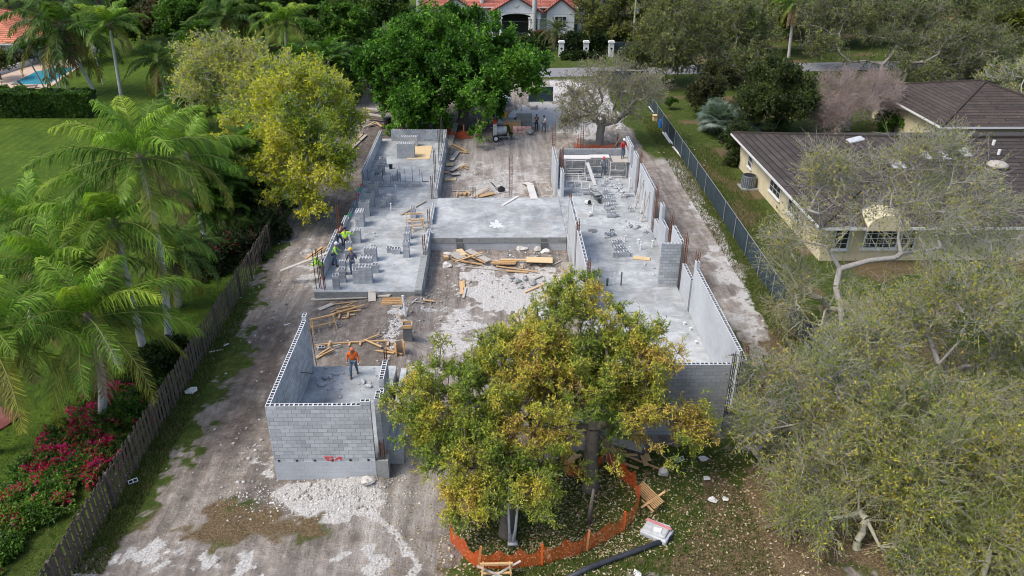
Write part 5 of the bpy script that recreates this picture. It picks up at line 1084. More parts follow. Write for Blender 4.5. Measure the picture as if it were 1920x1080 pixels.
    for s_ in (-1, 1):
        hp, kn, ft, toe = legs[s_]; skinmesh('boot', [ft+np.array([0, -.05, -.02])*k, ft+np.array([0, .02, -.02])*k, toe, ft+np.array([0, -.01, .1])*k], [(0,1),(1,2),(1,3)], [.05*k, .052*k, .045*k, .05*k], M['boot'], t, 1)
    mb = MB()
    for s_ in (-1, 1): mb.lathe([(.001, -.012), (.011, 0), (.001, .012)], hd+np.array([s_*.032, .078, -.01])*k, 6)
    mb.build('eyes', M['black'], t)
    mb = MB()
    for s_ in (-1, 1): mb.lathe([(.003, -.03), (.014, 0), (.003, .03)], hd+np.array([s_*.088, 0, -.02])*k, 6)
    mb.build('ears', M['skin'], t)
    mb = MB(); mb.obox(hd+np.array([0, .082, -.075])*k, (.022*k, 0, 0), (0, .006, 0), (0, 0, .005)); mb.build('mouth', M['red'], t)
    if helmet:
        mb = MB(); c = hd+np.array([0, -.005, .02])*k
        mb.lathe([(.122, 0), (.120, .035), (.105, .085), (.07, .12), (.025, .135), (.001, .137)], c, 16); mb.lathe([(.122, -.004), (.145, -.012), (.147, .0), (.122, .008)], c, 16)
        mb.obox(c+[0, .14, -.004], (.08, 0, 0), (0, .045, -.006), (0, 0, .006)); mb.build('hard_hat', helmet, t, smooth=True)
    elif hood:
        skinmesh('hood', [nk, hb+np.array([0, -.04, .03]), hd+np.array([0, -.035, .03])], [(0,1),(1,2)], [.10, .115, .105], shirt, t)
    else:
        mb = MB(); c = hd+np.array([0, -.012, .035])*k; mb.lathe([(.092, -.05), (.097, 0), (.088, .05), (.05, .082), (.001, .09)], c, 14); mb.build('hair', M['hair'], t, smooth=True)
    return t
lime = cloth('lime_shirt', (.42,.85,.03)); lime2 = cloth('pale_lime_shirt', (.42,.72,.16)); org = cloth('orange_hoodie', (.92,.16,.015)); mar = cloth('maroon_shirt', (.10,.022,.028)); slate = cloth('slate_blue_shirt', (.085,.10,.16)); blk = cloth('black_shirt', (.018,.015,.02)); wht = cloth('white_shirt', (.68,.72,.78)); redS = cloth('red_shirt', (.55,.025,.04)); gryS = cloth('grey_check_shirt', (.22,.27,.33))
hw, hy, hr = M['white'], mat_plain('yellow_helmet', (.85,.55,.04), .4), mat_plain('red_helmet', (.62,.06,.06), .4)
person(at(*q(D9, 630, 985), 1.0), PI, 'person in bright orange hooded sweatshirt walking across the small slab', org, 'jeans', None, True, .06, ((.28,.12,-.52),(.28,-.05,-.55)), .24, 1.78, True)
person(at(637, 462, 1.0)*[1, 1, 1], -.5, 'person in maroon shirt and jeans bending over the left block wall', mar, 'jeans', None, None, .75, ((.2,.5,-.35),(.1,.55,-.35)), .2)
person(at(651, 471, 1.0), .3, 'person in lime green shirt seen from behind, elbow out, by the stacks', lime, 'darkpants', None, None, .35, ((.2,.45,-.3),(1.1,.05,-.3)), .12)
person(at(*q(D1, 455, 665), 1.0), -1.5, 'person in pale lime shirt and white hard hat working at the left wall', lime2, 'jeans', hw, None, .35, ((.1,.4,-.45),(.35,.25,-.5)), .15)
person(at(*q(D1, 690, 760), 1.0), .35, 'person in slate blue shirt and yellow hard hat behind the big block cube', slate, 'jeans', hy, None, .25, ((.3,.2,-.5),(.4,.15,-.5)), .14)
person(at(*q(D1, 312, 835), 1.0)*[1, 1, 1], 1.5, 'person in lime hooded top bending beside the dark upright bars', lime, 'tanpants', None, True, .55, ((.1,.5,-.3),(.1,.55,-.25)), .12)
person(at(*q(D3, 705, 632), 1.0), 2.8, 'person in grey shirt with red hard hat standing at the back of the right wing', gryS, 'jeans', hr, None, .15, ((.3,.25,-.4),(.15,.4,-.35)), .14)
person((11.15, 65.1, 2.58), -2.9, 'person in red shirt and white hard hat standing on the scaffold deck', redS, 'jeans', hw, None, .12, ((.2,.3,-.5),(.2,.3,-.5)), .1)
person(g(*q(D8, 1325, 522)), PI, 'person in black shirt and dark trousers standing with arms folded beside the block pallet', blk, 'darkpants', None, None, 0, ((-.15,.3,-.3),(-.15,.34,-.25)), .1, 1.78, sleeve='short')
person(g(*q(D8, 1442, 535)), 2.2, 'person in white sleeveless shirt and jeans standing beside the man in black', wht, 'jeans', None, None, .03, ((.15,.12,-.55),(.2,.1,-.55)), .1, 1.74, sleeve='short')
# ------------------------------------------------------------------ houses
def hiproof(parent, x0, x1, y0, y1, ze, slope, mat, name='roof', over=.0, thick=.16, ridge=None):
    """hip roof over a rectangle, eave height ze; UVs run along the eaves and up the slope"""
    o = np.array(parent.location); mb = MB(o); W_ = x1-x0; D_ = y1-y0; h = min(W_, D_)/2; zr = ze+h*slope; c = math.hypot(1, slope)
    if W_ >= D_: A, B = np.array([x0+h, (y0+y1)/2, zr]), np.array([x1-h, (y0+y1)/2, zr])
    else: A, B = np.array([(x0+x1)/2, y0+h, zr]), np.array([(x0+x1)/2, y1-h, zr])
    C = [np.array(p, float) for p in ((x0,y0,ze),(x1,y0,ze),(x1,y1,ze),(x0,y1,ze))]
    def f(pts, ax, inv):
        e0 = pts[0]; mb.face(pts, [((p[ax]), abs(p[1-ax]-e0[1-ax])*c) for p in pts])
    if W_ >= D_: f([C[0],C[1],B,A],0,0); f([C[2],C[3],A,B],0,0); f([C[1],C[2],B],1,0); f([C[3],C[0],A],1,0)
    else: f([C[0],C[1],A],0,0); f([C[2],C[3],B],0,0); f([C[1],C[2],B,A],1,0); f([C[3],C[0],A,B],1,0)
    r = mb.build(name, mat, parent, weld=False)
    mb = MB(o)
    for i in range(4): mb.beam(C[i]-[0,0,.11], C[(i+1)%4]-[0,0,.11], .07, .2)
    mb.build('fascia', M['white'], r).location = (0, 0, 0)
    mb = MB(o)
    for s_, e_ in ((A, B), (C[0], A), (C[3], B if W_ < D_ else A), (C[1], B if W_ >= D_ else A), (C[2], B)): mb.beam(s_+[0,0,.05], e_+[0,0,.05], .28, .12)
    mb.build('ridge_caps', mat, r); return r
def window(parent, P, ax, w_, h_, bars=(3, 4), name='window', arch=False):
    """window set on a wall; ax: unit vector along the wall, outward normal n"""
    o = np.array(parent.location); ax = np.array(ax, float); n = np.array([ax[1], -ax[0], 0]); P = np.array(P, float); up = np.array([0, 0, 1.])
    wobj = MB(o); wobj.obox(P+n*.03, ax*w_/2, up*h_/2, n*.02); ob = wobj.build(name, M['glass'], parent)
    f = MB(o)
    for s_ in (-1, 1): f.obox(P+n*.055+ax*s_*(w_/2), ax*.05, up*(h_/2+.05), n*.03); f.obox(P+n*.055+up*s_*(h_/2), ax*(w_/2-.05), up*.05, n*.03)
    for k in range(1, bars[0]): f.obox(P+n*.056+ax*(-w_/2+w_*k/bars[0]), ax*.018, up*(h_/2-.05), n*.015)
    for k in range(1, bars[1]): f.obox(P+n*.058+up*(-h_/2+h_*k/bars[1]), ax*(w_/2-.05), up*.018, n*.012)
    f.build('frame', M['white'], ob); s_ = MB(o); s_.obox(P+n*.08-up*(h_/2+.1), ax*(w_/2+.12), up*.05, n*.08); s_.build('sill', M['white'], ob); return ob
# right neighbour: cream walls, dark tiles
H = thing('cream_house', 'low cream stucco house with dark brown tiled hip roofs at right', 'house', (32, 60, 0)); o = np.array(H.location)
mb = MB(o); mb.box(23.1, 41.0, 49.7, 70.4, 0, 3.02, 0); mb.build('wall', M['cream'], H)
hiproof(H, 22.3, 58.0, 48.7, 71.3, 3.0, .26, M['roof_dark'])
mb = MB(o); mb.box(30.5, 42.5, 60.0, 71.0, 0, .01); 
mb = MB(o); mb.box(44.5, 57.0, 49.9, 70.4, 0, 3.01, 0); mb.build('wall', M['cream'], H)
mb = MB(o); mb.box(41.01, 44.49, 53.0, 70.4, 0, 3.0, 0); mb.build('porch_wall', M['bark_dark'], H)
mb = MB(o); mb.box(41.0, 60, 46.0, 49.6, .0, .08, 0); mb.build('terrace', M['wood_grey'], H)
R2 = hiproof(H, 42.5, 58.5, 71.8, 88.5, 3.4, .30, M['roof_mossy']); mb = MB(o); mb.box(43.4, 57.6, 72.7, 87.6, 0, 3.4, 0); mb.build('wall', M['cream'], H)
for p in [(578+1000,441)]: pass
for (px, py, w_, h_, br) in [(1578, 444, 1.0, 1.6, (2, 4)), (1650, 452, 2.4, 1.5, (5, 4)), (1703, 444, 1.0, 1.6, (2, 4))]:
    p = atY(px, py, 49.7); window(H, (p[0], 49.7, 1.75), (1, 0, 0), w_, h_, br)
p = atY(1652, 425, 49.7); mb = MB(o)                               # raised arched pediment over the wide window
pts = [(p[0]-1.45, 2.75)]+[(p[0]+1.45*math.cos(a_), 2.95+.95*math.sin(a_)) for a_ in np.linspace(PI, 0, 13)]+[(p[0]+1.45, 2.75)]
mb.face([(x, 48.62, z) for x, z in pts]); mb.face([(x, 49.6, z) for x, z in pts][::-1])
for (xa, za_), (xb, zb) in zip(pts[:-1], pts[1:]): mb.face([(xa, 48.62, za_), (xa, 50.6, za_), (xb, 50.6, zb), (xb, 48.62, zb)])
mb.build('arched_pediment', M['cream'], H)
mb = MB(o)
for (y, w_) in [(67.0, 1.1), (60.0, 2.6), (55.5, 2.6)]: window(H, (23.1, y, 1.8), (0, -1, 0), w_, 1.4, (3, 3))
def onroof(px, py):     # point on the south or west slope of the main roof
    d = ray(px, py); best = None
    for t in np.linspace(30, 110, 1600):
        P = np.array([0, 0, CAMH])+d*t; x, y, z = P; hgt = 3.0+.26*min(x-22.3, 58-x, y-48.7, 71.3-y)
        if z <= hgt: return P
    return P
for (px, py) in [(1604,264),(1735,293),(1770,293),(1808,287),(1682,310)]:
    P = onroof(px, py); mb = MB(o); sx = P[0]-22.3 < P[1]-48.7; n = np.array([-.25, 0, .97]) if sx else np.array([0, -.25, .97]); a1 = np.array([0, 1., 0]) if sx else np.array([1., 0, 0]); a2 = np.cross(n, a1)
    s_ = .5 if px in (1604, 1682) else .3; mb.obox(P+n*.1, a1*s_, a2*.6, n*.05); mb.build('skylight', M['wrap'], H)
P = onroof(1870, 310); mb = MB(o); mb.lathe([(.75, 0), (.8, .12), (.55, .3), (.001, .36)], P-[0,0,.05], 18); mb.build('roof_vent', M['wood_grey'], H, smooth=True)
for (px, py) in [(1862,272),(1872,290)]:
    P = onroof(px, py); mb = MB(o); mb.tube([P, P+[0,0,.4]], .12, 8); mb.build('vent_pipe', M['white'], H)
P = at(1405, 352); t = thing('air_conditioner', 'dark round sided air conditioning unit on a pale pad beside the cream house', 'air conditioner', (22.35, P[1], 0))
mb = MB(); mb.box(-.75, .75, -.75, .75, 0, .12); mb.build('pad', M['concrete'], t)
mb = MB(); n_ = 20; pr = [(.56, .12), (.6, .16), (.6, 1.12), (.56, 1.18)]
mb.lathe(pr, n=20); mb.build('cabinet', M['greyblue'], t); mb = MB()
for k in range(20): a_ = 2*PI*k/20; mb.box(.6*math.cos(a_)-.015, .6*math.cos(a_)+.015, .6*math.sin(a_)-.015, .6*math.sin(a_)+.015, .2, 1.1)
mb.build('louvres', M['galv'], t); mb = MB(); mb.lathe([(.5, 1.182), (.52, 1.2), (.2, 1.22), (.001, 1.22)], n=16); mb.build('fan_grille', M['black'], t)
# far red roofed house across the road
Y0 = 139.0; F = thing('red_roof_house', 'large white house with red clay roofs and a columned arched porch across the road', 'house', (atY(965, 60, Y0)[0], Y0, 0)); o = np.array(F.location); cx = o[0]
mb = MB(o); mb.box(cx-15.5, cx+10.5, Y0+3.5, Y0+15, 0, 4.6, 0); mb.build('wall', M['stucco'], F)
hiproof(F, cx-16.6, cx+11.6, Y0+2.4, Y0+16, 4.6, .42, M['roof_red'])
def gable(x0, x1, y0, y1, z0, zp, name, label=None, arch=False):
    mb = MB(o); xm = (x0+x1)/2
    if not arch: mb.face([(x0,y0,0),(x1,y0,0),(x1,y0,z0),(xm,y0,zp),(x0,y0,z0)])
    else:
        n_ = 12; aw = (x1-x0)*.32; pts = [(x0, 0), (x0+.25, 0), (x0+.25, 3.1)]+[(xm+aw*math.cos(a_), 3.1+.75*math.sin(a_)) for a_ in np.linspace(PI, 0, n_)]+[(x1-.25, 3.1), (x1-.25, 0), (x1, 0), (x1, z0), (xm, zp), (x0, z0)]
        low = [(x0, 3.1), (xm-aw, 3.1)]+[(xm+aw*math.cos(a_), 3.1+.75*math.sin(a_)) for a_ in np.linspace(PI, 0, n_)][1:-1]+[(xm+aw, 3.1), (x1, 3.1), (x1, z0), (xm, zp), (x0, z0)]
        mb.face([(x, y0, z) for x, z in low])
    for xs in (x0, x1): mb.face([(xs,y0,3.1 if arch else 0),(xs,y1,3.1 if arch else 0),(xs,y1,z0),(xs,y0,z0)])
    g_ = mb.build(name, M['stucco'], F, weld=False)
    mb = MB(o); ov = .5; s_ = (zp-z0)/(xm-x0); c = math.hypot(1, s_)
    for sgn, xe in ((-1, x0), (1, x1)):
        e = xe+sgn*ov; ze = z0-ov*s_; P = [(e,y0-.4,ze+.1),(xm,y0-.4,zp+.1),(xm,y1,zp+.1),(e,y1,ze+.1)]
        mb.face(P if sgn > 0 else P[::-1], [(y0-.4,0),(y0-.4,abs(e-xm)*c),(y1,abs(e-xm)*c),(y1,0)][::1 if sgn > 0 else -1])
        Q = [(e,y0-.41,ze-.18),(xm,y0-.41,zp-.18),(xm,y0-.41,zp+.1),(e,y0-.41,ze+.1)]; mb.face(Q)
    mb.build('gable_roof', M['roof_red'], g_, weld=False).location = (0,0,0); return g_
gp_ = gable(cx-4.0, cx+4.4, Y0, Y0+6, 4.2, 6.6, 'porch', arch=True); gable(cx-13.5, cx-6.8, Y0+1.5, Y0+7, 4.2, 6.2, 'gable'); gable(cx+5.6, cx+10.4, Y0+2, Y0+7, 4.2, 6.0, 'gable')
for xx in (-3.7, -2.4, 2.6, 4.1): mb = MB(o); mb.tube([(cx+xx, Y0-.05, .3), (cx+xx, Y0-.05, 3.1)], [.26, .22], 10); mb.box(cx+xx-.4, cx+xx+.4, Y0-.45, Y0+.35, 0, .35); mb.box(cx+xx-.3, cx+xx+.3, Y0-.35, Y0+.25, 3.0, 3.2); mb.build('column', M['white'], F)
mb = MB(o); mb.box(cx-3.6, cx+4, Y0+3.3, Y0+3.48, .2, 3.2); mb.build('entrance', M['glass'], F); mb = MB(o); mb.tube([(cx+.2, Y0-.02, 5.3), (cx+.2, Y0-.1, 5.3)], .45, 16); mb.build('round_medallion', M['wood_pale'], F)
for xx in (-10.2, 8.0): window(F, (cx+xx, Y0+1.48 if xx < 0 else Y0+1.98, 2.2), (1, 0, 0), 2.0, 1.8, (3, 3))
# orange roofed and maroon roofed neighbours at upper left
P = at(28, 128); Ho = thing('orange_roof_house', 'orange tiled house at the far left behind the pool', 'house', (P[0]-9, P[1]+8, 0)); x, y = Ho.location[0], Ho.location[1]
mb = MB(Ho.location); mb.box(x-17, x+9.5, y-6, y+10, 0, 3.2, 0); mb.build('wall', M['stucco'], Ho); hiproof(Ho, x-18, x+10.5, y-7, y+11, 3.2, .42, M['roof_orange'])
for k in range(3): window(Ho, (x-8+6*k, y-6, 1.6), (1, 0, 0), 2.2, 1.6, (2, 2))
mb = MB(Ho.location); mb.tube([(x+1, y-3, 4.4), (x+1, y-3, 5.3)], .2, 8); mb.build('vent_pipe', M['white'], Ho)
P = at(255, 60); Hm = thing('maroon_roof_house', 'white house with maroon tiled roof behind the palms at upper left', 'house', (P[0], P[1], 0)); x, y = P[0], P[1]
mb = MB(Hm.location); mb.box(x-5, x+5, y, y+12, 0, 3.4, 0); mb.build('wall', M['stucco'], Hm); hiproof(Hm, x-6, x+6, y-1, y+13, 3.4, .42, M['roof_purple'])
for k in (-2.6, 2.4): window(Hm, (x+k, y, 1.7), (1, 0, 0), 2.4, 1.6, (2, 2))
# pool and terrace
def pxsheet(name, P, z, mat, kind='structure', label=None, cat=None):
    pts = [at(a_, b_, z) for a_, b_ in P]; mb = MB(pts[0]); mb.face(pts); o_ = mb.build(name, mat, weld=False); return tag(o_, label, cat, None, kind)
M['deck'] = mat_noise('peach_paving', (.48,.34,.25), (.60,.46,.36), 2, .85); M['water'] = mat_noise('pool_water', (.035,.26,.36), (.06,.36,.47), .8, .08)
pxsheet('terrace', [(-60,178),(50,174),(80,173),(155,121),(150,112),(95,112),(0,140),(-60,160)], .05, M['deck']); pxsheet('pool_water', [(20,158),(90,158),(142,127),(105,126),(68,134)], .055, M['water'])
P = at(57, 166); t = thing('lounge_chair', 'brown lounge chair on the peach pool terrace', 'lounge chair', P, rz=.3); mb = MB()
mb.obox((0,0,.35),(.9,0,0),(0,.33,0),(0,0,.04)); mb.obox((-.95,0,.7),(.25,0,-.38),(0,.33,0),(.03,0,.02)); mb.build('seat', M['bark_dark'], t)
for s_ in (-.7, .7):
    for u in (-.28, .28): mb = MB(); mb.tube([(s_,u,.32),(s_,u,0)], .035, 5); mb.build('leg', M['bark_dark'], t)
P = at(31, 166); t = thing('pool_table_small', 'small round table on the pool terrace beside the lounge chair', 'table', P); t.name = 'side_table'; mb = MB(); mb.lathe([(.5, .55), (.5, .6)], n=14); mb.build('top', M['bark_dark'], t)
for k in range(4): mb = MB(); mb.tube([(.3*math.cos(k*1.57), .3*math.sin(k*1.57), .55), (.42*math.cos(k*1.57), .42*math.sin(k*1.57), 0)], .03, 5); mb.build('leg', M['bark_dark'], t)
P = at(193, 158); t = thing('garden_lamp', 'white lantern on a slim post between the palms by the pool lawn', 'garden lamp', P); mb = MB(); mb.tube([(0,0,0),(-.1,0,4.2)], .09, 8); mb.build('post', M['wood_pale'], t)
mb = MB(); mb.box(-.42, .22, -.3, .3, 4.2, 4.3); mb.box(-.38, .18, -.26, .26, 4.36, 4.5); mb.box(-.42, .22, -.3, .3, 4.56, 4.66); mb.box(-.3, .1, -.2, .2, 4.3, 4.75); mb.build('lantern', M['white'], t)
a = at(-30, 150); b_ = at(75, 117); mb = MB(a); mb.beam(a+[0,0,.4], b_+[0,0,.4], .3, .8); tag(mb.build('garden_wall', M['stucco']), 'low white garden wall behind the pool', 'wall')
# gate pillars, wall panels between, utility poles
for i, (px, lb) in enumerate([(1052, 'left white gate pillar nearest the date palm'), (1098, 'middle white gate pillar across the road'), (1145, 'right white gate pillar beside the dark screen')]):
    P = at(px, 106); t = thing('gate_pillar', lb, 'pillar', P, 'white gate pillars across the road'); mb = MB(); mb.box(-.38, .38, -.38, .38, 0, 2.1); mb.build('shaft', M['white'], t)
    mb = MB(); mb.box(-.5, .5, -.5, .5, 2.1, 2.22); mb.box(-.42, .42, -.42, .42, 2.22, 2.36); mb.build('cap', M['white'], t); mb = MB(); mb.obox((0, -.39, 1.25), (.1, 0, .1), (0, .01, 0), (-.1, 0, .1)); mb.build('emblem', M['black'], t)
screen_fence([np.array([*at(1150, 104)[:2], 0]), np.array([*at(1185, 104)[:2], 0])], 2.0, 'dark screen panel between the right gate pillar and the utility pole')
def pole(px, py, h, label, tr):
    P = at(px, py); t = thing('utility_pole', label, 'utility pole', P); mb = MB(); mb.tube([(0,0,0),(.0,0,h)], [.17,.12], 8); mb.build('post', M['bark_pale'], t)
    mb = MB(); mb.box(-1.1, 1.1, -.07, .07, h-.75, h-.6); mb.build('crossarm', M['bark_grey'], t)
    mb = MB(); mb.tube([(.42, 0, tr), (.42, 0, tr+1.0)], .27, 10); mb.build('transformer', M['galv'], t); return P
PL = pole(697, 70, 8.8, 'grey utility pole with a transformer rising left of the big green tree', 6.4); PR = pole(1185, 100, 9.2, 'thin utility pole with a transformer right of the gate pillars', 6.0)
for i, (h, dz, lb) in enumerate([(8.6, 1.2, 'top thin power line'), (6.0, .9, 'middle thin power line'), (4.6, .8, 'lowest thin power line')]):
    A = PL+[0,0,h]; B = PR+[0,0,h]; mb = MB(A); mb.tube([A*(1-k/14)+B*(k/14)-np.array([0,0,dz*4*(k/14)*(1-k/14)]) for k in range(15)], .02, 4); tag(mb.build('power_line', M['black'], weld=False), lb+' strung between the two utility poles', 'power line')
# parked vehicles under the big green tree
def car(P, rz, label, paint, pickup=False):
    t = thing('parked_car' if not pickup else 'pickup_truck', label, 'car' if not pickup else 'pickup truck', P, None, rz); mb = MB(); L = 2.45
    prof = [(-L,.35),(-L,.95),(-1.0,1.05),(-.9,1.08),(.75,1.08),(1.2,1.02),(L-.1,.92),(L,.6),(L,.35)]
    def ext(prof, y0, y1, m=0):
        mb.face([(x,y0,z) for x,z in prof]); mb.face([(x,y1,z) for x,z in prof][::-1])
        for (xa,za_),(xb,zb) in zip(prof, prof[1:]+prof[:1]): mb.face([(xa,y0,za_),(xa,y1,za_),(xb,y1,zb),(xb,y0,zb)], None, m)
    ext(prof, -.92, .92); mb.build('body', paint, t)
    mb = MB(); x0 = -.85 if pickup else -2.1; ext([(x0,1.06),(x0+.25,1.62),(.45,1.64),(1.15,1.06)], -.8, .8); mb.build('cabin', paint, t)
    mb = MB()
    for s_ in (-1, 1): mb.face([(x0+.2,s_*.815,1.1),(x0+.35,s_*.815,1.53),(.4,s_*.815,1.55),(.95,s_*.815,1.1)])
    mb.face([(.52,-.7,1.6),(.52,.7,1.6),(1.12,.72,1.1),(1.12,-.72,1.1)]); mb.build('windows', M['glass'], t)
    for sx in (-1.5, 1.5):
        for sy in (-.86, .86):
            w_ = thing('wheel', None, None, (sx, sy, .36)); w_.parent = t; mb = MB(); mb.tube([(0,-.11,0),(0,.11,0)], .37, 16); mb.build('tyre', M['tyre'], w_); mb = MB(); mb.tube([(0,-.12,0),(0,.12,0)], .21, 10); mb.build('rim', M['galv'], w_)
    for s_ in (-.65, .65): mb = MB(); mb.box(L-.06, L+.012, s_-.2, s_+.2, .68, .85); mb.build('headlight', M['white'], t)
paint_w = mat_plain('white_car_paint', (.62,.64,.66), .25); paint_d = mat_plain('dark_car_paint', (.05,.06,.075), .25)
car(g(918, 196), .12, 'white pickup truck parked under the big green tree', paint_w, True); car(g(733, 176), .05, 'dark car half hidden left of the big green tree', paint_d); car(at(1760, 118), .4, 'pale car parked beyond the trees at upper right', paint_w)
# ------------------------------------------------------------------ vegetation
def tubes_np(p0, p1, r0, r1, n):
    d = p1-p0; d = d/(np.linalg.norm(d, axis=1, keepdims=True)+1e-9); ref = np.where(np.abs(d[:, 2:3]) < .9, [[0, 0, 1.]], [[1., 0, 0]])
    a = np.cross(d, ref); a /= np.linalg.norm(a, axis=1, keepdims=True); b_ = np.cross(d, a); an = 2*PI*np.arange(n)/n
    ring = a[:, None]*np.cos(an)[None, :, None]+b_[:, None]*np.sin(an)[None, :, None]
    V = np.concatenate([p0[:, None]+ring*r0[:, None, None], p1[:, None]+ring*r1[:, None, None]], 1); m = len(p0); k = np.arange(n); k2 = (k+1) % n
    F = np.stack([k, k2, k2+n, k+n], 1)[None]+(np.arange(m)*2*n)[:, None, None]; return V.reshape(-1, 3), F.reshape(-1, 4)
def unit(v): return v/(np.linalg.norm(v, axis=-1, keepdims=True)+1e-9)
def skeleton(base, fork, pts, r, tk=.35, trunk_n=4, wob=.12):
    nodes = [np.array(base, float)]; par = [-1]; pl = [0.]; L = np.linalg.norm(np.array(fork)-base)
    for k in range(1, trunk_n+1):
        nodes.append(np.array(base)+(np.array(fork)-base)*k/trunk_n+(r.randn(3)*wob*.18 if k < trunk_n else 0)); par.append(k-1); pl.append(L*k/trunk_n)
    order = np.argsort(np.linalg.norm(pts-fork, axis=1)); term = []
    for i in order:
        p = pts[i]; A = np.array(nodes[trunk_n:]); d = np.linalg.norm(A-p, axis=1)+tk*np.array(pl[trunk_n:]); up = np.maximum(0, A[:, 2]-p[2])*.35
        j = int(np.argmin(d+up))+trunk_n; q_ = nodes[j]; dist = np.linalg.norm(p-q_); n_ = max(1, int(dist/1.1)); prev = j
        sag = np.array([0, 0, dist*.10])
        for k in range(1, n_+1):
            t = k/n_; x = q_+(p-q_)*t+sag*math.sin(PI*t)*.6+(r.randn(3)*wob*min(1, dist*.5) if k < n_ else 0)
            nodes.append(x); par.append(prev); pl.append(pl[prev]+np.linalg.norm(x-nodes[prev])); prev = len(nodes)-1
        term.append(prev)
    return np.array(nodes), np.array(par), np.array(term)
def lobe_points(lobes, n, r, shell=.45, low=-.75, clus=9, tight=.20):
    # branch-end clumps spread through the lobes, with gaps between them
    vol = np.array([l[3]*l[4]*l[5] for l in lobes])**.75; m = int(max(len(lobes)*4, n/clus)); idx = np.concatenate([np.arange(len(lobes)), r.choice(len(lobes), m-len(lobes), p=vol/vol.sum())]); Lb = np.array(lobes)[idx]
    d = unit(r.randn(m, 3)); d[:, 2] = np.where(d[:, 2] < low, -d[:, 2], d[:, 2]); rad = r.rand(m)**shell
    C = Lb[:, :3]+d*rad[:, None]*Lb[:, 3:]*.95; k = r.randint(0, m, n); g_ = r.randn(n, 3)*tight; g_[:, 2] *= .7
    return C[k]+g_*Lb[k, 3:].mean(1, keepdims=True)
def leaves_np(c, t, nrm, L, W_):
    b_ = unit(np.cross(t, nrm)); return np.stack([c-t*L[:, None]/2, c+b_*W_[:, None]/2+t*L[:, None]*.05, c+t*L[:, None]/2, c-b_*W_[:, None]/2+t*L[:, None]*.05], 1).reshape(-1, 3)
def palette_cols(P, pal, wts, r, scale=.6, seed=0, jit=.20, clump=.62):
    """leaf colours: kinds of leaf in clumps through the crown"""
    f = fbm(P[:, 0]*scale+P[:, 2]*.37*scale+50, P[:, 1]*scale+P[:, 2]*.61*scale+50, seed, 3); f = np.clip((f-.5)*2.2+.5, 0, .999)
    u = np.clip(clump*f+(1-clump)*r.rand(len(P)), 0, .999); rk_ = np.argsort(np.argsort(u))/len(u); cw = np.cumsum(np.array(wts)/np.sum(wts)); k = np.searchsorted(cw, rk_); k = np.minimum(k, len(pal)-1)
    return np.array(pal)[k]*(1+jit*r.randn(len(P)))[:, None].clip(.45, 1.6)
